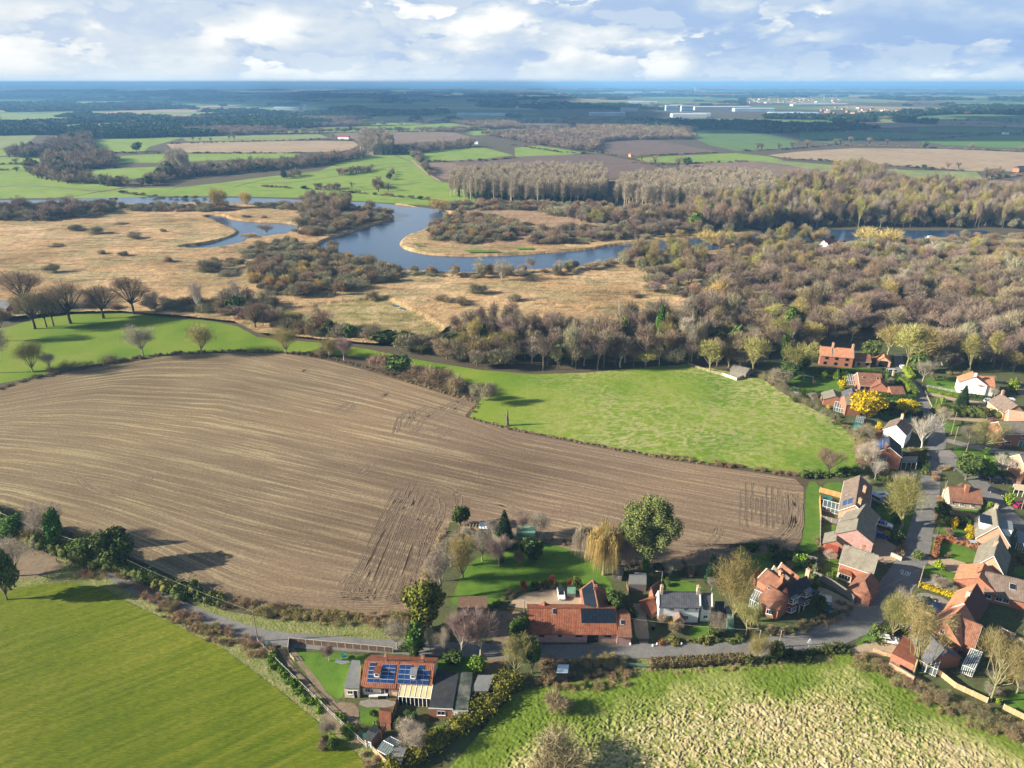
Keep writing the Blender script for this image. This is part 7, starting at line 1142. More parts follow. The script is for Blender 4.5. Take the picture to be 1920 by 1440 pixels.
o,f=house('brick dormer house with plum-red roof behind the clipped hedge',(1609,698),(1652,700),(1625,722),2.8,6.4,'brick','oldred',white=(0,),chim=[(13.5,0,7.6,'flint',2)]);S_=1 if on_roof(f,0,1,0).y<on_roof(f,0,-1,0).y else-1;sd='L' if S_>0 else 'R'
for t in(.12,.35):c,out=wall_pt(f,sd,t,1.5);window(o,c,out,1.2,1.0,'dark',2)
skylight(o,f,f.L*.2,S_,.6,.8,1.0);skylight(o,f,f.L*.8,S_,.55,.8,1.0)
g=Frm((1652,717),(1650,704),5.2,None,2.8,6.0,7.5);walls(o,g,WL['brick']);roof_mesh(o,g,RF['oldred']);barge(o,g,0,M['pot']);g=Frm((1668,724),(1692,724),4.4,None,2.5,6.0);walls(o,g,WL['brick']);roof_mesh(o,g,RF['oldred'])
glasshouse('white-striped round conservatory on the dormer house',[P(1586,722),P(1606,723),P(1607,711),P(1588,710)],2.3,3.4,nb=6,base=.3,pane='ghglass')
house('grey-roofed brick garage with board doors beside the pasture',(1562,730),(1567,742),None,2.5,4.2,'brick','grey',W=8.0,L=6.5,white=(),cat='garage',name='garage',doors=[])
o,f=house('brick house with grey sheet roof left of the golden bush',(1584,741),(1612,742),(1600,762),4.6,6.8,'brick','grey',white=(),W=6.5,chim=[(2,0,7.6,'brick',1),(8.2,0,7.6,'brick',1)]);g=Frm((1597,727),(1600,739),6.4,None,4.4,6,6);walls(o,g,WL['brick']);roof_mesh(o,g,RF['slate']);panel(o,g,.3,5.5,.1,.95,-1,'ghglass',2,1,'roof_glazing') if False else None
q=para((1562,771),(1580,775),(1582,766));glasshouse('white-framed lean-to glasshouse beside the small lawn',q,1.8,2.2,'greenhouse','greenhouse',nb=4,base=.2,lean=True)
for q,lab in((para((1486,742),(1496,744),(1497,735)),'small greenhouse at the end of the clipped hedge'),(para((1603,797),(1617,800),(1619,789)),'greenhouse by the grey twiggy bush')):glasshouse(lab,q,1.6,2.3,'greenhouse','greenhouse','solarframe',4,base=.1)
shed('teal-roofed shed beneath the pasture hedge',para((1599,810),(1611,813),(1613,803)),1.8,2.2,'greenroof','teal','shed',False,False)
def shelter():
 o,f=house('grey weathered field barn with open yard on the pasture',(1376,684),(1405,691),None,2.6,3.6,'wood','grey',W=6.5,white=(),cat='field barn',name='field_barn',gut=False);mb=MB()
 q=[P(1353,704),P(1381,714),P(1398,706)];q=[Vector((p.x,p.y,0)) for p in q]
 for a,b in zip(q[:-1],q[1:]):mb.box((a+b)/2+Vector((0,0,.7)),((b-a).length,.1,1.4),b-a)
 mb.build('yard_boards',M['conc'],o)
shelter()
o,f=house('low tiled cottage with plum roof, big stack and white windows',(1780,911),(1839,917),(1800,936),2.5,5.4,'flint','oldred',white=(),W=6.2,chim=[]);S_=1 if on_roof(f,0,1,0).y<on_roof(f,0,-1,0).y else-1;sd='L' if S_>0 else 'R';chimney(o,f,f.L*.53,S_*.6,6.4,WL['brick'],1.1,1.1,0)
for t in(.12,.4,.74):c,out=wall_pt(f,sd,t,1.35);window(o,c,out,1.3,1.0,nx=3)
def dormerhouse():
 o,f=house('chalet house with pale grey roof, solar dormer and wide white gable',(1872,985),(1868,957),(1834,1018),2.8,7.6,'peachbrick','grey',white=(0,1),ov=.4,chim=[(9.5,0,8.6,'flint',1)],gut=False,L=10.5);sl_=1 if on_roof(f,0,1,0).x<on_roof(f,0,-1,0).x else-1
 for s,m,x0 in((sl_,'solarblack',2.0),(-sl_,'lead',1.5)):
  c=on_roof(f,x0+2.2,s,.52);mb=MB();mb.box(c+f.d(0,s*.5),(4.4,2.6,1.9),f.u);d=mb.build('dormer',M['white'],o);r=MB();r.box(c+f.d(0,s*.4)+Vector((0,0,1.05)),(4.8,3.2,.14),f.u);rr=r.build('dormer_roof',M[m],o);rr.parent=d
  w=window(o,c+f.d(0,s*1.82)+Vector((0,0,.2)),f.d(0,s),3.4,1.0,nx=4);w.parent=d
 return o
dormerhouse()
house('chalet house with pale grey roof below the solar-dormer one',(1864,1041),(1872,1012),(1828,1056),2.8,7.4,'peachbrick','grey',white=(0,),ov=.4,gut=False,L=11,chim=[(6,.3,8.0,'peachbrick',0)],wins=[('A',.62,3.3,.6,.7,1)])
o,f=house('long brown-roofed brick house with skylight at the right edge',(1849,1071),(1945,1094),(1875,1100),2.7,5.6,'brick','brown',white=(),W=8.5);S_=1 if on_roof(f,0,1,0).y<on_roof(f,0,-1,0).y else-1;sd='L' if S_>0 else 'R';skylight(o,f,f.L*.53,S_,.55,1.3,1.5)
for t,w in((.08,1.6),(.30,1.3),(.44,1.2)):c,out=wall_pt(f,sd,t,1.5);window(o,c,out,w,1.2,nx=2)
g=Frm((1836,1082),(1846,1056),5.4,None,2.7,9.0);walls(o,g,WL['brick']);roof_mesh(o,g,RF['orange']);chimney(o,g,2,.8,6.6,WL['brick'],.4,.4,1)
o,f=house('house with bright orange left slope and ribbed maroon right slope',(1808,1130),(1825,1104),(1775,1138),2.7,6.4,'peachbrick','orange',white=(0,),L=9.5,gut=False,chim=[(3.4,.2,7.4,'flint',1)]);sr=1 if on_roof(f,0,1,0).x>on_roof(f,0,-1,0).x else-1;nm=Vector((0,0,.10));mb=MB()
q=[on_roof(f,-.2,sr,-.12)+nm,on_roof(f,f.L+.2,sr,-.12)+nm,on_roof(f,f.L+.2,sr,1)+nm,on_roof(f,-.2,sr,1)+nm];mb.slab(q,.05);ob=mb.build('ribbed_slope',M['rust'],o);ob.data.materials[0]=mat('maroon_sheet',(.10,.042,.036),(.15,.065,.055),1.2,rough=.7);mb=MB()
for i in range(26):x=-.1+(f.L+.2)*i/25;mb.bar(on_roof(f,x,sr,-.12)+nm*1.2,on_roof(f,x,sr,1)+nm*1.2,.07)
ob=mb.build('rib',mat('maroon_rib',(.17,.085,.07),rough=.7),o)
o,f=house('corner house with orange roof and tan upper gable',(1776,1166),(1800,1143),(1742,1170),2.8,6.4,'brick','orange',white=(),L=9.0,gut=False,wins=[('A',.55,3.4,1.0,1.1,2)]);g=Frm((1792,1153),(1840,1172),5.6,None,2.7,8.5);walls(o,g,WL['brick'],x0=1);roof_mesh(o,g,RF['oldred'],x0=.6);barge(o,g,1,M['frame']);c,out=wall_pt(g,'R' if on_roof(g,0,-1,0).y<on_roof(g,0,1,0).y else 'L',.45,1.1);door(o,c,out,1.4,2.2,'dark')
o,f=house('dark-roofed low house hidden under the leaning tree',(1733,1180),(1776,1222),(1700,1200),2.5,4.8,'brick','slate',white=(),W=8.0,gut=False);S_=1 if on_roof(f,0,1,0).y<on_roof(f,0,-1,0).y else-1
shed('brick outhouse with tan roof under the leaning tree',para((1668,1240),(1710,1262),(1730,1232)),2.2,2.9,'brick','pantile','outhouse',False,False,'outhouse',False)
glasshouse('white-framed conservatory with striped roof in the last garden',para((1800,1262),(1822,1270),(1836,1242)),2.2,2.8,nb=6,base=.1,lean=True)
glasshouse('white-framed porch glasshouse below the dark-roofed house',para((1728,1258),(1753,1270),(1758,1256)),2.1,2.6,nb=4,base=.2,lean=True)
o,f=house('white rendered house with orange roof beyond the bright lawn',(1829,706),(1826,700),None,4.8,7.8,'white','orange',W=9.5,L=6,white=(),wins=[('A',.8,1.2,2.0,.9,3)],chim=[(.3,0,9.0,'white',1)],gut=False);g=Frm((1833,704),(1863,706),7.4,None,4.6,6.0);walls(o,g,WL['white'],x0=.5);roof_mesh(o,g,RF['orange'])
o,f=house('white-edged house with brown roof and white dormer',(1878,738),(1908,760),(1862,750),2.8,6.0,'peachbrick','brown',W=8,white=(0,),gut=True,chim=[(0.5,0,7.4,'peachbrick',1)]);c=on_roof(f,4,1 if on_roof(f,0,1,0).y<on_roof(f,0,-1,0).y else-1,.6);mb=MB();mb.box(c+Vector((0,0,.4)),(1.6,1.8,1.4),f.u);mb.build('dormer',M['white'],o)
house('pale orange roofed house at the right edge by the sand track',(1893,768),(1935,775),(1890,795),2.8,6.2,'peachbrick','peach',W=10,white=(0,),gut=False)
o,f=house('red brick terrace house with grey roof and teal door at the right edge',(1873,790),(1990,790),None,5.0,7.6,'brick','grey',W=8.0,white=(0,));S_=1 if on_roof(f,0,1,0).y<on_roof(f,0,-1,0).y else-1;sd='L' if S_>0 else 'R'
for t,z,w in((.10,1.5,2.0),(.43,1.5,1.1),(.33,3.9,1.5),(.45,3.9,.9),(.62,3.9,1.6),(.62,1.5,1.8)):c,out=wall_pt(f,sd,t,z);window(o,c,out,w,1.1,nx=2)
c,out=wall_pt(f,sd,.31,1.05);door(o,c,out,1.5,2.1,M['tealf']);c,out=wall_pt(f,'A',.45,3.8);window(o,c,out,1.0,1.1)
o,f=house('brick house with white-edged gable cut by the right edge',(1913,852),(1990,850),None,5.0,7.4,'peachbrick','brown',W=6.5,white=(0,),wins=[('A',.5,3.8,1.4,1.3,2)]);shed('pink porch with small tiled roof at the right edge',para((1903,912),(1912,913),(1914,905)),2.2,3.2,'pinkbrick','oldred','porch',False,False,'porch')
shed('brown-tiled garage at the lower right edge',para((1895,1264),(1930,1280),(1940,1250)),2.2,3.6,'brick','brown','garage',False,False,'garage')
carport('slatted pergola carport over the magenta car',para((1898,930),(1925,933),(1924,922)),2.3,M['ctan'])
shed('dark-roofed shed behind the white house',para((1905,740),(1940,742),(1942,728)),2.2,3.0,'black','brown','shed',False,False,'shed')
carport('white-framed veranda behind the solar-dormer house',para((1903,1030),(1916,1034),(1916,1012)),2.4,M['lead'])
for a,b in(((1545,450),(1552,447)),((1550,454),(1557,451))):house('white-gabled boathouse with red roof on the edge of the broad',a,b,None,3.5,7.0,'white','oldred',W=6,L=12,white=(),cat='boathouse',name='boathouse',group='boathouses on the broad',gut=False)
house('dark barn roof at the left edge among the oaks',(-10,560),(22,566),None,3.5,6.5,'brick','slate',cat='barn',W=8,white=(),name='barn',gut=False)
def block(px,py,wm,dm,h,mw,mr,lab,cat,grp,name='building',ang=0.0):
 b=P(px,py);o=root(name,b,lab,cat,grp,ang);mb=MB();mb.box((0,0,h/2),(wm,dm,h));mb.build('wall',mw,o,local=True);r=MB()
 if cat in('house','farmhouse'):
  r.faces([(-wm/2-.3,-dm/2-.3,h),(wm/2+.3,-dm/2-.3,h),(wm/2+.3,dm/2+.3,h),(-wm/2-.3,dm/2+.3,h),(-wm/2,0,h+3),(wm/2,0,h+3)],[(0,1,5,4),(2,3,4,5),(1,2,5),(3,0,4),(3,2,1,0)])
 else:r.faces([(-wm/2-.4,-dm/2-.4,h),(wm/2+.4,-dm/2-.4,h),(wm/2+.4,dm/2+.4,h),(-wm/2-.4,dm/2+.4,h),(-wm/2-.4,0,h+dm*.06),(wm/2+.4,0,h+dm*.06)],[(0,1,5,4),(2,3,4,5),(1,2,5),(3,0,4),(3,2,1,0)])
 ro=r.build('roof',mr,o,local=True);a=ro.data.attributes.new('run','FLOAT','POINT');a=ro.data.attributes.new('up','FLOAT','POINT')
 if cat=='office':
  w=MB()
  for k in range(3):w.box((0,-dm/2-.05,h*(.2+.28*k)),(wm*.95,.12,h*.12))
  w.build('window_band',M['glass'],o,local=True)
 return o
mwh=mat('white_cladding',(.42,.46,.50),(.52,.55,.58),.02,rough=.6);mbl=mat('pale_blue_cladding',(.28,.42,.55),(.40,.52,.62),.02,rough=.6)
for px,py,w,d,h,ww,rr,lab in[(1352,206,260,50,13,mwh,mwh,'long white warehouse roof in the business park'),(1412,209,170,45,12,mbl,mwh,'pale warehouse right of the longest one'),(1472,217,120,50,11,mwh,mbl,'blue-white warehouse nearest in the business park'),(1508,218,90,60,11,mbl,mbl,'blue warehouse beside the nearest white one'),(1535,199,300,40,10,mwh,mwh,'thin long white roof beyond the housing estate'),(1290,220,120,60,11,mwh,mwh,'white shed at the left of the business park'),(1315,218,60,40,10,mbl,mwh,'small blue shed at the left of the business park'),(1138,217,130,60,10,mbl,mwh,'pale blue sheds in the woodland left of the business park'),(1180,209,70,40,13,mwh,mwh,'white block in the woodland'),(1205,195,160,50,12,mwh,mwh,'white roof on the far wooded slope'),(540,206,120,50,10,mbl,mwh,'factory buildings in the far woods at left'),(905,217,190,40,8,mwh,mbl,'low white roof in the dark woods'),(515,180,220,60,10,mwh,mwh,'distant white roof far left'),(565,181,240,50,10,mwh,mwh,'distant white roofs left of centre'),(1200,174,600,60,10,mwh,mwh,'long white building near the skyline'),(920,171,260,60,10,mwh,mwh,'bright building near the skyline at centre'),(435,165,700,80,16,mwh,mwh,'bright white buildings near the skyline at left'),(295,171,330,60,26,mwh,mwh,'wide grey block on the skyline at left'),(245,184,420,30,5,mwh,mwh,'row of glinting polytunnels left of centre'),(300,183,260,30,5,mwh,mwh,'shorter row of glinting polytunnels right of the first'),(50,181,520,30,5,mwh,mwh,'long glinting polytunnels at the far left')]:
 block(px,py,w,d,h,ww,rr,lab,'warehouse',None,'warehouse',random.uniform(-.1,.1))
for px,py in((1258,208),(1268,207),(1287,209)):block(px,py,50,30,22,mbl,mwh,'glass-banded office block in the business park','office','office blocks of the business park','office_block')
for px,py in((1304,174),(1308,174)):block(px,py,22,20,62,mwh,mwh,'pale tower block on the skyline','tower block','pair of tower blocks on the skyline','tower_block')
rge=random.Random(9)
for i in range(150):
 px,py=(rge.uniform(1405,1580),rge.uniform(184,194)) if i<80 else((rge.uniform(1540,1690),rge.uniform(203,214)) if i<115 else(rge.uniform(960,1110),rge.uniform(187,204)))
 block(px,py,rge.uniform(9,16),8,rge.uniform(5,6),WL['peachbrick'] if i%4 else WL['white'],RF['orange'] if rge.random()<.6 else RF['oldred'],('brick' if i%4 else 'whitewashed')+' suburban house in the far distance, '+('upper' if i<80 else 'lower' if i<115 else 'left')+' cluster, '+('left' if px%97<30 else 'middle' if px%97<65 else 'right')+' part','house','houses of the distant suburbs','house',rge.uniform(-1,1))
for px,py,w,wm_,rm_,lab in[(645,261,26,'white','bright','red-roofed farm beyond the pale field'),(657,290,16,'brick','slate','brick house at the end of the dark tree belt'),(842,278,16,'brick','orange','left of the red houses above the small meadow'),(862,275,14,'white','orange','right of the red houses above the small meadow'),(894,270,8,'white','grey','tiny white house left of the hamlet'),(1022,250,8,'white','grey','pale tower-like house in the hamlet trees'),(1072,268,14,'white','orange','white-walled house in the hamlet'),(1082,274,14,'peachbrick','orange','pinkish house in the hamlet'),(1098,274,12,'brick','orange','small red house at the right of the hamlet'),(1078,264,12,'brick','oldred','brick house behind the white-walled one'),(1163,255,9,'white','grey','lone white gable against dark trees'),(1183,296,5,'peachbrick','orange','tiny hut beside the dark field'),(370,252,14,'white','grey','white house at the edge of the far belt'),(296,246,8,'cream','grey','small yellow house in the far belt'),(1668,219,24,'white','bright','small glinting building right of the suburbs'),(1912,322,18,'brick','slate','farm roof at the right edge by the tan field'),(1885,252,12,'white','grey','white vehicle-sized barn at the right hedge')]:
 block(px,py,w,9,5,WL[wm_],RF[rm_],lab,'farmhouse',None,'farmhouse',random.uniform(-.4,.4))
b=P(574,208);o=root('silo',b,'round white silo at the factory in the woods','silo');mb=MB();mb.bar((0,0,0),(0,0,24),9,n=20);mb.build('body',mwh,o,local=True);mb=MB();mb.bar((0,0,24),(0,0,27),9,n=20,r2=2);mb.build('cap',mwh,o,local=True)
def panel_fence(pts,h,label,m,post='conc',step=1.85,cap=False,name='fence',gb=True):
 q=PS(pts);o=root(name,Vector((q[0].x,q[0].y,0)),label,'fence');pn=MB()
 for a,b in zip(q[:-1],q[1:]):
  n=max(1,round((b-a).length/step));u=(b-a).normalized()
  for i in range(0 if a is q[0] else 1,n+1):p=a.lerp(b,i/n);po=MB();po.box(p+Vector((0,0,h/2+.04)),(.12,.12,h+.08),u);po.build('post',M[post],o)
  for i in range(n):
   c=a.lerp(b,(i+.5)/n);w=(b-a).length/n-.12;pn.box(c+Vector((0,0,h/2+.02)),(w,.05,h-.06),u)
   for k in range(3):pn.box(c+Vector((0,0,h*(.15+.35*k)))+Vector((u.y,-u.x,0))*.04,(w,.04,.09),u)
   if cap:po=MB();po.box(c+Vector((0,0,h+.02)),(w+.12,.1,.06),u);po.build('cap_rail',M[post],o)
 pn.build('panel',m,o);return o
def rail_fence(pts,h,label,m='white',rails=3,step=2.4,name='fence'):
 q=PS(pts);o=root(name,Vector((q[0].x,q[0].y,0)),label,'fence');ra=MB()
 for a,b in zip(q[:-1],q[1:]):
  n=max(1,round((b-a).length/step));u=(b-a).normalized()
  for i in range(0 if a is q[0] else 1,n+1):po=MB();po.box(a.lerp(b,i/n)+Vector((0,0,h/2)),(.11,.11,h+.1),u);po.build('post',M[m],o)
  for k in range(rails):ra.box((a+b)/2+Vector((0,0,h*(.35+.6*k/max(1,rails-1))))+Vector((u.y,-u.x,0))*.08,((b-a).length,.04,.09),u)
 ra.build('rail',M[m],o);return o
panel_fence([(541,1224),(543,1206),(560,1207),(737,1224)],1.5,'brown board fence with pale concrete posts behind the bungalow lawn',M['brownb'],cap=True,step=1.85)
rail_fence([(484,1205),(530,1252),(580,1300),(640,1358),(688,1402)],1.1,'white post-and-rail fence running down beside the bungalow drive','conc',2)
panel_fence([(697,1404),(715,1384),(722,1372)],1.7,'dark close-boarded fence behind the brown-roofed shed',M['rust'])
panel_fence([(700,1410),(722,1432),(742,1450)],1.4,'tan board fence below the greenhouse',WL['tan'])
panel_fence([(733,1362),(742,1330),(748,1305)],1.7,'dark fence between the two bungalow gardens',M['rust'])
panel_fence([(1174,1100),(1178,1112),(1180,1150),(1184,1195)],1.5,'brown fence along the cottage drive',M['brownb'],'brownb')
panel_fence([(1773,963),(1800,968),(1834,977)],1.8,'tan board fence between the tiled cottage and the flower garden',WL['tan'],'ctan')
panel_fence([(1536,923),(1577,934)],1.8,'orange board fence behind the green dome',WL['orangewood'],'orangewood' if False else 'ctan')
panel_fence([(1536,938),(1538,975)],1.8,'orange-brown fence along the edge of the grass strip',WL['orangewood'],'ctan')
panel_fence([(1538,975),(1558,980),(1576,984)],1.6,'grey board fence across the small lawn',WL['wood'],'conc')
panel_fence([(1538,976),(1537,1026)],1.4,'thin pale fence beside the small lawn',WL['wood'],'conc')
panel_fence([(1604,868),(1640,875)],1.6,'brown fence left of the conservatory',M['brownb'],'brownb')
panel_fence([(1690,856),(1718,862)],1.9,'red-brown fence behind the dark car',M['rust'],'brownb')
panel_fence([(1755,1262),(1790,1290),(1822,1305),(1850,1318)],1.4,'long tan fence below the last gardens',WL['tan'],'ctan')
panel_fence([(1880,1330),(1920,1350),(1950,1362)],1.4,'tan fence at the lower right edge',WL['tan'],'ctan')
panel_fence([(1872,1185),(1900,1200),(1935,1222)],1.6,'grey-green fence behind the orange-roofed corner house',WL['wood'],'conc')
panel_fence([(1637,1222),(1660,1230),(1682,1236)],1.0,'low pale fence at the corner drive',WL['tan'],'ctan')
panel_fence([(1720,1148),(1742,1158),(1755,1164)],1.3,'tan fence behind the bend of the road',WL['tan'],'ctan')
rail_fence([(1290,684),(1310,692),(1352,705)],1.2,'pale post-and-rail fence at the top of the pasture','ctan',3)
rail_fence([(1728,725),(1760,730),(1796,738)],1.1,'white rail fence below the bright lawn','conc',3)
rail_fence([(1734,737),(1742,755),(1750,772)],1.1,'pale rail fence beside the road','ctan',3)
rail_fence([(545,1232),(552,1240)],1.0,'small garden gate at the bungalow lawn corner','ctan',3,1.2,'gate')
rail_fence([(1195,1205),(1218,1205)],1.2,'black field gate across the cottage drive','blackp',5,3,'gate')
rail_fence([(1172,1250),(1211,1252)],1.2,'green mesh gate into the tussock field','greenroof',5,3,'gate')
rail_fence([(1640,1060),(1655,1052)],1.1,'wooden gate at the schoolhouse gravel','brownb',4,2,'gate')
rail_fence([(952,1146),(985,1147)],1.0,'wire fence between gravel drive and lane','brownb',2,3)
def brick_wall(pts,h,lab,m='brick',t=.25):
 q=PS(pts);o=root('garden_wall',Vector((q[0].x,q[0].y,0)),lab,'wall');mb,cp=MB(),MB()
 for a,b in zip(q[:-1],q[1:]):mb.box((a+b)/2+Vector((0,0,h/2)),((b-a).length,t,h),b-a);cp.box((a+b)/2+Vector((0,0,h+.04)),((b-a).length+.1,t+.1,.08),b-a)
 mb.build('body',WL[m],o);cp.build('coping',WL['wood'],o)
brick_wall([(1524,1082),(1560,1100),(1592,1122),(1600,1132)],1.9,'long flint wall between the schoolhouse and the bay-windowed house','wood')
brick_wall([(1498,1048),(1530,1056),(1526,1080)],1.7,'flint wall round the corner of the back lawn','wood');brick_wall([(1665,1252),(1690,1266),(1712,1280)],1.6,'orange brick wall under the leaning tree','peachbrick')
brick_wall([(1668,1042),(1678,1046),(1690,1052)],1.2,'flint wall by the schoolhouse gate','flint');brick_wall([(1742,712),(1752,735)],.8,'low wall by the verge','flint') if False else None
def pole(px,pyb,pyt,lab,lean=0,arm=False,m='polewood',r=.13,name='utility_pole',cat='utility pole'):
 b=P(px,pyb);h=HT(px,pyb,pyt);o=root(name,b,lab,cat);mb=MB();mb.bar((0,0,-.2),(lean,0,h),r,n=8,r2=r*.75);mb.build('shaft',M[m],o,local=True)
 if arm:a=MB();a.bar((lean-.7,0,h-.4),(lean+.7,0,h-.4),.05);a.build('crossarm',M['polewood'],o,local=True)
 c=MB();c.bar((lean,0,h-.02),(lean,0,h+.1),r*.85,n=8,r2=.04);c.build('cap',M['metal'],o,local=True);return o,b+Vector((lean,0,h))
tops={}
for k,v in dict(a=(484,1203,1146,'tarred pole at the top of the rail fence'),b=(1418,1232,1182,'pole rising from the ivy-green roadside tree'),c=(1460,1214,1183,'short pole beside the small dark roadside tree'),d=(1722,1102,1062,'tall yellowish pole at the end of the yellow hedge'),e=(1703,930,890,'pole in the crown of the round olive tree'),f=(1766,940,902,'pole on the verge beside the tiled cottage'),g=(983,1148,1126,'pole beside the barn gable'),h=(1783,815,774,'leaning pole by the sand track'),i=(1789,830,800,'second leaning pole by the verge'),j=(1752,768,746,'pale pole by the rail fence'),k=(1722,700,676,'pole among the trees at the lane'),l=(1810,852,830,'short stump pole on the village green'),m=(1915,955,905,'pole at the right edge by the carport'),n=(1765,757,742,'short pole above the evergreen row'),p=(207,1062,1030,'pole hidden in the lane hedge')).items():_,tops[k]=pole(*v)
def lamp(px,pyb,pyt,lab,dx=1.2):
 b=P(px,pyb);h=HT(px,pyb,pyt);o=root('street_lamp',b,lab,'street lamp');mb=MB();mb.bar((0,0,0),(0,0,h),.08,n=8,r2=.05);mb.bar((0,0,h),(-dx,0,h+.15),.045);mb.build('column',M['metal'],o,local=True);l=MB();l.box((-dx-.2,0,h+.12),(.6,.2,.12));l.build('lantern',M['conc'],o,local=True)
lamp(1743,690,668,'grey street lamp with an arm at the edge of the wood');lamp(1240,1095,1072,'thin lamp on a bent post behind the white cottage')
def wire(a,b,sag,lab,r=.014):
 mb=MB();q=[a.lerp(b,t/24)-Vector((0,0,sag*4*(t/24)*(1-t/24))) for t in range(25)]
 for u,v in zip(q[:-1],q[1:]):mb.bar(u,v,r,n=3)
 tag(mb.build('overhead_wire',M['conc']),lab,'wire')
wire(tops['a'],tops['p'],1.0,'wire from the rail-fence pole to the lane hedge pole');wire(tops['p'],P(-60,935,7),1.2,'pale wire crossing above the lane hedge at the left',.045);wire(tops['b'],tops['c'],.4,'wire between the two roadside poles');wire(tops['c'],tops['d'],1.2,'wire from the roadside to the yellow hedge pole');wire(tops['g'],tops['b'],1.3,'wire past the white cottage')
def sign():
 b=P(1516,1214);o=root('road_sign',b,'white diamond-shaped village sign on a post at the bend','sign');mb=MB();mb.bar((0,0,0),(0,0,1.7),.05,n=8);mb.build('post',M['conc'],o,local=True);s=MB();s.faces([(x,y,z) for y in(-.04,.04) for x,z in((0,.6),(.42,1.3),(.30,2.0),(0,2.5),(-.30,2.0),(-.42,1.3))],[tuple(range(6)),tuple(range(11,5,-1))]+[(i,i+6,(i+1)%6+6,(i+1)%6) for i in range(6)]);s.build('board',M['white'],o,local=True)
sign()
def goal():
 a,b=P(1507,712),P(1524,714);o=root('football_goal',(a+b)/2,'white football goal on the lawn behind the pasture','goal');mb=MB();H=1.9
 mb.bar(a,a+Vector((0,0,H)),.08,n=6);mb.bar(b,b+Vector((0,0,H)),.08,n=6);mb.bar(a+Vector((0,0,H)),b+Vector((0,0,H)),.08,n=6);k=Vector((0,1.2,0))
 for p in(a,b):mb.bar(p+Vector((0,0,H)),p+k,.04)
 mb.bar(a+k,b+k,.04);mb.build('frame',M['white'],o)
goal()
CP={}
def paint(n,c):return mat(n,c,rough=.25,spec=.6)
TY=mat('tyre',(.012,.012,.013),rough=.8);HL_=mat('headlight',(.6,.62,.65),rough=.15);TL=mat('tail_light',(.35,.01,.01),rough=.3)
def car(px,py,ang,label,m,kind='hatch',cat='car',roofm=None,bonnet=None):
 b=P(px,py,.0);o=root('parked_'+('van' if kind=='van' else 'car'),b,label,cat,None,ang);L,W,hb,ht=dict(hatch=(4.1,1.75,.92,1.48),suv=(4.6,1.85,1.05,1.75),estate=(4.7,1.8,.92,1.45),van=(4.9,1.95,1.15,2.0),jeep=(4.5,1.8,1.15,1.95))[kind]
 sec={'hatch':[(-.5,.35),(-.5,.82),(-.42,hb),(-.10,hb+.06),(.36,hb+.02),(.49,.70),(.5,.35)],'van':[(-.5,.4),(-.5,hb),(-.4,hb+.02),(.2,hb+.05),(.40,hb),(.49,.8),(.5,.4)]}
 s=sec['van' if kind in('van','jeep') else 'hatch'];prof=[(x*L,z) for x,z in s];n=len(prof);V=[]
 for y,sc in((-W/2,1),(-W/2+.06,1),(W/2-.06,1),(W/2,1)):
  ins=.0 if abs(y)<W/2-.01 else .10
  for x,z in prof:V.append((x*(1-ins*.3),y,z-(ins*.6 if z>.6 else 0)))
 mb=MB();Fs=[tuple(range(n)),tuple(range(4*n-1,3*n-1,-1))]
 for r in range(3):
  for i in range(n):Fs.append((r*n+i,(r+1)*n+i,(r+1)*n+(i+1)%n,r*n+(i+1)%n))
 mb.faces(V,Fs);bd=mb.build('body',m,o,local=True)
 cb={'hatch':(-.46,.22,-.36,.05),'estate':(-.48,.20,-.43,.04),'suv':(-.48,.20,-.43,.05),'van':(-.49,.36,-.485,.22),'jeep':(-.49,.12,-.48,.06)}[kind];x0,x1,t0,t1=[k*L for k in cb];wi=W*.5-.08;wt=wi-(.14 if kind not in('van','jeep') else .05);z0,z1=hb-.02,ht-.05
 g=MB();g.faces([(x0,-wi,z0),(x1,-wi,z0),(x1,wi,z0),(x0,wi,z0),(t0,-wt,z1),(t1,-wt,z1),(t1,wt,z1),(t0,wt,z1)],[(0,1,5,4),(1,2,6,5),(2,3,7,6),(3,0,4,7)]);g.build('windows',M['glass'],o,local=True)
 r=MB();r.box(((t0+t1)/2,0,z1+.03),(t1-t0+.05,wt*2+.04,.07));r.build('roof',roofm or m,o,local=True);p=MB()
 for y in(-1,1):
  p.bar((x1,y*wi,z0),(t1,y*wt,z1),.05);p.bar((x0,y*wi,z0),(t0,y*wt,z1),.06);p.bar(((x0+x1)*.5,y*wi,z0),((t0+t1)*.5,y*wt,z1),.04)
 p.build('pillar',m,o,local=True)
 for x in(-.31,.31):
  for y in(-1,1):
   w=MB();w.bar((x*L,y*(W/2-.2),.33),(x*L,y*(W/2+.01),.33),.33,n=14);wo=w.build('wheel',TY,o,local=True);h=MB();h.bar((x*L,y*(W/2),.33),(x*L,y*(W/2+.02),.33),.19,n=10);hh=h.build('rim',M['solarframe'],o,local=True);hh.parent=wo
 for y in(-1,1):
  l=MB();l.box((L*.485,y*W*.36,.70),(.12,.36,.16));l.build('headlight',HL_,o,local=True);l=MB();l.box((-L*.495,y*W*.40,.78),(.08,.2,.22));l.build('tail_light',TL,o,local=True)
 if bonnet:q=MB();q.box((L*.05,0,hb+.085),(L*.5,W*.5,.02));q.build('sunshade',bonnet,o,local=True)
 return o
pw=paint('white_car_paint',(.78,.79,.80));pb=paint('dark_blue_car_paint',(.010,.018,.05));pk=paint('black_car_paint',(.012,.013,.015));ps=paint('silver_car_paint',(.42,.45,.48));pgn=paint('dark_green_car_paint',(.015,.06,.05));pbl=paint('blue_car_paint',(.02,.05,.35));pm=paint('magenta_car_paint',(.45,.01,.10));pp=paint('purple_car_paint',(.17,.02,.42));pc=paint('cream_car_paint',(.62,.58,.45));pt_=paint('teal_car_paint',(.01,.07,.10))
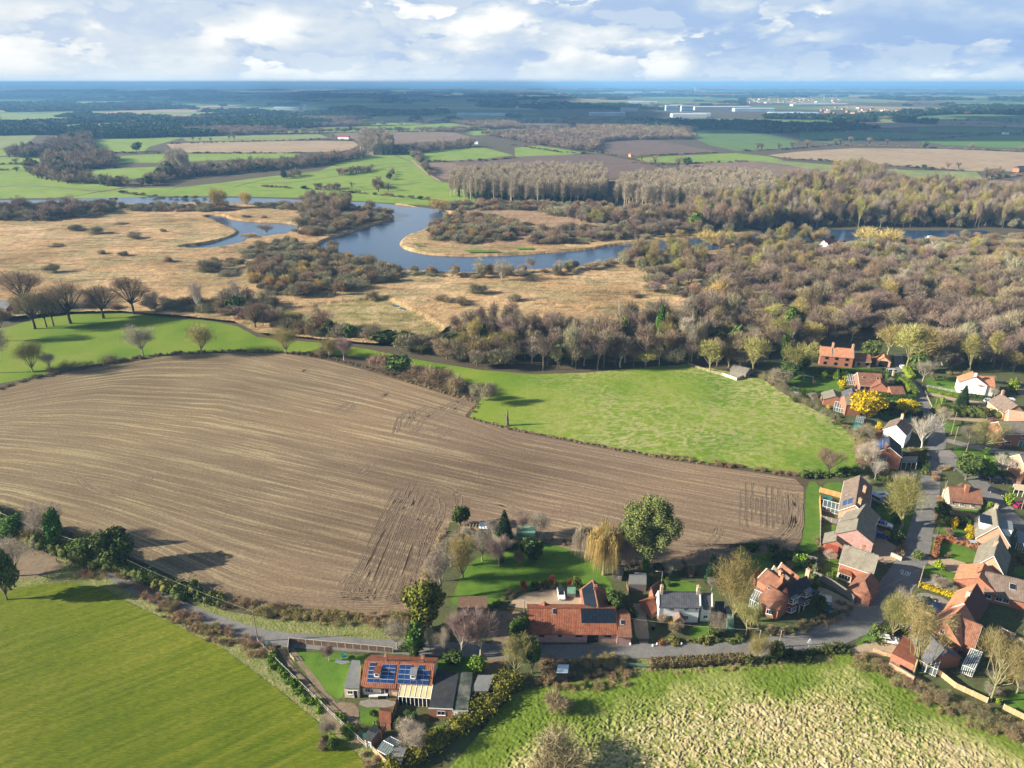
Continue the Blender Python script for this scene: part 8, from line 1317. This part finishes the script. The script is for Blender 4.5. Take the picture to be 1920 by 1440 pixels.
car(1052,1117,R(-88),'white hatchback parked on the gravel drive behind the barn',pw,'hatch',roofm=paint('black_car_roof',(.02,.03,.04)))
car(1533,1121,R(-35),'white and dark blue car beside the bay-windowed house',pw,'hatch',roofm=pb);car(1550,1139,R(-112),'teal off-roader with cream roof in front of the bay-windowed house',pt_,'jeep',roofm=pc)
car(1656,986,R(-32),'white car with purple bonnet panels on the village drive',pw,'estate',roofm=pp);car(1652,1007,R(-25),'bright blue car behind the grey-roofed house',pbl,'hatch');car(1652,930,R(10),'white car behind the round olive tree',pw,'estate');car(1644,940,R(-60),'silver van at the wall behind the round olive tree',ps,'van',cat='van')
car(1697,856,R(-25),'black car beside the solar-roofed house',pk,'hatch');car(1808,1019,R(-8),'dark blue car behind the russet hedge',pb,'estate');car(1827,1024,R(-8),'small silver car beside the chalet house',ps,'hatch');car(1757,1142,R(70),'dark hatchback with red lights on the parking',pb,'hatch');car(1733,1130,R(10),'dark green car at the back of the parking',pgn,'estate')
car(1868,925,R(-40),'dark saloon on the side road drive',pk,'estate');car(1868,905,R(-5),'dark van under the brown bushes',pk,'van',cat='van');car(1893,906,R(-5),'dark grey car right of the dark van',pb,'suv');car(1912,950,R(15),'magenta car under the slatted carport',pm,'hatch');car(1664,1203,R(-15),'white car on the corner drive',pw,'estate');car(1717,1184,R(-10),'blue car behind the leaning tree',pbl,'hatch')
car(1673,700,R(0),'pale van behind the tall hedge block',ps,'van',cat='van');car(1691,690,R(80),'white car at the lane mouth',pw,'hatch');car(1863,790,R(10),'maroon car below the evergreen row',paint('maroon_car_paint',(.09,.01,.03)),'hatch');car(1855,754,R(0),'silver car in front of the white house',ps,'hatch');car(1530,716,R(5),'dark trailer by the football hedge',pk,'hatch') if False else None
def table_set(px,py,lab,m='cushion'):
 b=P(px,py);o=root('garden_table',b,lab,'garden table');t=MB();t.box((0,0,.74),(1.9,.8,.05));t.build('table_top',M[m],o,local=True);l=MB()
 for x in(-.8,.8):
  for y in(-.3,.3):l.bar((x,y,0),(x,y,.72),.04)
 l.build('leg',M['metal'],o,local=True)
table_set(701,1309,'left white garden table on the bungalow patio');table_set(719,1307,'right white garden table on the bungalow patio')
def disc(px,py,r,h,m,name,lab,cat,legs=True,rim=None):
 b=P(px,py);o=root(name,b,lab,cat);t=MB();t.bar((0,0,h),(0,0,h+.05),r*.92,n=20);t.build('top',M[m],o,local=True)
 rr=MB();N_=20
 for i in range(N_):a,c=2*math.pi*i/N_,2*math.pi*(i+1)/N_;rr.bar((math.cos(a)*r,math.sin(a)*r,h+.03),(math.cos(c)*r,math.sin(c)*r,h+.03),.06)
 rr.build('rim',M[rim or m],o,local=True);l=MB()
 for i in range(5):a=2*math.pi*i/5;l.bar((math.cos(a)*r,math.sin(a)*r,0),(math.cos(a)*r,math.sin(a)*r,h),.04)
 l.build('leg',M['metal'],o,local=True)
disc(645,1234,.6,.7,'teal','garden_table','small round teal garden table on the bungalow lawn','garden table');disc(1551,939,1.3,.8,'teal','trampoline','dark green trampoline beside the orange fence','trampoline',rim='teal');disc(1508,1060,1.4,.8,'blackp','trampoline','black trampoline with pale blue rim on the back lawn','trampoline',rim='bluewhite')
sheet('paving',PS([(630,1236),(652,1237),(658,1243),(640,1246),(628,1242)]),M['lead'],.075)
b=P(1504,1058);
def bench(px,py,lab,ang=0):
 b=P(px,py);o=root('garden_bench',b,lab,'bench',None,ang);s=MB();s.box((0,0,.44),(1.5,.45,.06));s.build('seat',M['greenroof'],o,local=True);k=MB();k.box((0,.24,.72),(1.5,.05,.45));k.build('backrest',M['greenroof'],o,local=True);l=MB()
 for x in(-.65,.65):l.box((x,0,.21),(.07,.4,.42))
 l.build('leg',M['greenroof'],o,local=True)
bench(1671,886,'pale green bench at the foot of the brick gable',.3)
for i,(a,b_) in enumerate([(1318,1197),(1325,1194),(1332,1192),(1339,1189),(1346,1186),(1351,1182)]):
 p=P(a,b_);mb=MB();mb.bar((0,0,0),(0,0,.06),.28,n=8);o=mb.build('stepping_stone',M['ctan']);o.location=(p.x,p.y,.06);tag(o,'pale stepping stone in the curved row on the cottage lawn','stepping stone','stepping stones on the cottage lawn')
for px,py in((1232,1209),(1278,1209),(1182,1209),(1224,1212)):
 p=P(px,py);mb=MB();mb.bar((0,0,0),(0,0,.45),.22,n=8,r2=.16);mb.bar((0,0,.45),(0,0,.55),.19,n=8,r2=.05);o=mb.build('marker_stone',M['white']);o.location=(p.x,p.y,.05);tag(o,'white-painted stone on the verge before the cottage','marker stone','white stones along the cottage verge')
def shrubs():
 bb=[]
 for o in COL.objects:
  if o.type=='MESH' and o.name.split('.')[0] in('wall','body','end_wall','annexe_wall','glazing','panel'):
   pl=o.parent.location if o.parent else Vector();xs=[v.co.x+pl.x for v in o.data.vertices];ys=[v.co.y+pl.y for v in o.data.vertices];bb.append((min(xs)-1,max(xs)+1,min(ys)-1,max(ys)+1))
 flats=[[v.co for v in o.data.vertices] for o in COL.objects if o.type=='MESH' and o.name.split('.')[0] in('drive','road_patch')];rd=[v.co for o in COL.objects if o.name.split('.')[0] in('road','side_road','track','dirt_track') for v in o.data.vertices];rx=np.array([v.x for v in rd]);ry=np.array([v.y for v in rd]);rg=random.Random(21);n=0
 for(x0,y0,x1,y1),k,wh in[((1625,830,1728,905),9,'near the solar-roofed brick house'),((1772,872,1905,1000),14,'round the low tiled cottage'),((1740,1000,1832,1130),8,'before the chalet houses'),((1540,905,1720,1060),16,'among the houses above the schoolhouse'),((1392,1036,1530,1110),8,'behind the bay-windowed house'),((1232,1060,1345,1110),8,'behind the white cottage'),((1330,1180,1400,1205),3,'before the white cottage'),((1740,690,1900,800),16,'between the two sand tracks'),((1555,690,1690,800),18,'round the large golden bush'),((1780,1170,1945,1340),14,'in the last gardens'),((600,1330,860,1410),10,'in the bungalow front gardens'),((845,985,1000,1060),12,'in the wooded corner of the big garden'),((1840,800,1925,900),8,'by the terrace house'),((1470,690,1560,760),8,'by the football lawn'),((1640,1150,1740,1240),7,'at the corner drive')]:
  c=0;t=0
  while c<k and t<200:
   t+=1;p=P(rg.uniform(x0,x1),rg.uniform(y0,y1))
   if any(a<p.x<b and e<p.y<f for a,b,e,f in bb) or np.hypot(rx-p.x,ry-p.y).min()<2.6 or any(inside([p.x],[p.y],q)[0] for q in flats):continue
   kd,w=rg.choice([('bush','dark green'),('twig_bush','brown twiggy'),('lime_bush','light green'),('grey_bush','grey-brown'),('bush','dark green'),('twig_bush','brown twiggy'),('bare','small bare')]);h=rg.uniform(1.0,2.6)*(2 if kd=='bare' else 1);tree(kd,p.x,p.y,h,h*rg.uniform(.7,1.2),('large ' if h>2 else 'little ')+w+(' tree ' if kd=='bare' else ' shrub ')+wh,'garden tree' if kd=='bare' else 'shrub','garden shrubs '+wh,name='garden_tree' if kd=='bare' else 'garden_shrub',parts=False,rg=rg);c+=1
shrubs()
def boat(px,py,lab,m,L=9):
 b=P(px,py,.2);o=root('boat',b,lab,'boat');o.rotation_euler=(0,0,.2);mb=MB();mb.faces([(-L/2,-1.1,0),(L*.3,-1.1,0),(L/2,0,0),(L*.3,1.1,0),(-L/2,1.1,0),(-L/2,-1.3,1),(L*.3,-1.3,1),(L*.56,0,1.1),(L*.3,1.3,1),(-L/2,1.3,1)],[(0,1,6,5),(1,2,7,6),(2,3,8,7),(3,4,9,8),(4,0,5,9),(5,6,7,8,9)]);mb.build('hull',M[m],o,local=True);c=MB();c.box((-L*.08,0,1.5),(L*.5,1.9,1.0));c.build('cabin',M['white'],o,local=True)
boat(1744,447,'small pale boat moored in the sunlit corner of the broad','bluewhite',7);boat(213,373,'boat with dark canopy moored on the far river','blackp',8)
def cloud(px_poly,z,seed,lab):
 k=SD/SD.z*z;base=[Vector((p.x,p.y,0))+k for p in PS(px_poly)];cx=sum((p.x for p in base))/len(base);cy=sum((p.y for p in base))/len(base);st=160.0
 xs=np.arange(min(p.x for p in base)-400,max(p.x for p in base)+400,st);ys=np.arange(min(p.y for p in base)-400,max(p.y for p in base)+400,st*1.5);X,Y=np.meshgrid(xs,ys);ins=inside(X,Y,base);d=dist_line(X,Y,base+[base[0]]);sd=np.where(ins,d,-d)+(fbm(X*.0012,Y*.0012,4,seed)-.5)*900
 idx=np.arange(X.size).reshape(X.shape);q=(sd[:-1,:-1]>0)&(sd[1:,1:]>0)&(sd[1:,:-1]>0)&(sd[:-1,1:]>0);Q=np.stack([idx[:-1,:-1][q],idx[:-1,1:][q],idx[1:,1:][q],idx[1:,:-1][q]],1)
 th=np.clip(sd,0,900)**.5*9*(.5+fbm(X*.002,Y*.002,3,seed+3));top=np.stack([X.ravel(),Y.ravel(),(z+20+th).ravel()],1);bot=np.stack([X.ravel(),Y.ravel(),np.full(X.size,z)+15*fbm(X*.003,Y*.003,2,5).ravel()],1)
 edges={}
 for f in Q.tolist():
  for a,b in zip(f,f[1:]+f[:1]):edges[(a,b)]=edges.get((a,b),0)+1
 rim=[(a,b,b+X.size,a+X.size) for(a,b) in edges if(b,a) not in edges]
 Qa=np.concatenate([Q,Q[:,::-1]+X.size,np.array([r[::-1] for r in rim])]);me=tri_mesh('cloud',np.concatenate([top,bot]),Qa,[M['cloud']]);tag(link('cloud',me),lab,'cloud',kind='structure')
M['cloud']=mat('cloud_white',(.85,.86,.88),rough=1)
cloud([(-300,186),(0,190),(250,192),(450,204),(650,228),(860,244),(960,252),(1060,262),(1110,252),(1260,262),(1400,276),(1560,285),(1760,284),(1920,292),(2150,290),(2150,206),(1900,206),(1700,212),(1640,226),(1260,226),(1200,208),(1120,200),(1050,186),(950,182),(700,176),(400,172),(0,170),(-300,168)],1500,4,'broad cloud out of view, shaped to shade the distant woods')  # added above the view; its outline is shaped to throw shade on far land
def haze():
 mb=MB();x0,x1,y0,y1,z0,z1=-61000,61000,-510,71000,-1.0,128.0
 mb.faces([(x0,y0,z0),(x1,y0,z0),(x1,y1,z0),(x0,y1,z0),(x0,y0,z1),(x1,y0,z1),(x1,y1,z1),(x0,y1,z1)],[(3,2,1,0),(4,5,6,7),(0,1,5,4),(1,2,6,5),(2,3,7,6),(3,0,4,7)])
 m=bpy.data.materials.new('haze');m.use_nodes=True;t=m.node_tree;t.nodes.clear();o=N(t,'ShaderNodeOutputMaterial');v=N(t,'ShaderNodeVolumePrincipled');v.inputs['Color'].default_value=(.26,.57,1.0,1);v.inputs['Density'].default_value=HAZE;v.inputs['Anisotropy'].default_value=0.0;t.links.new(v.outputs[0],o.inputs['Volume'])
 tag(mb.build('haze',m),'thin blue haze in the air over the valley','haze',kind='stuff')
HAZE=0.000115
haze()
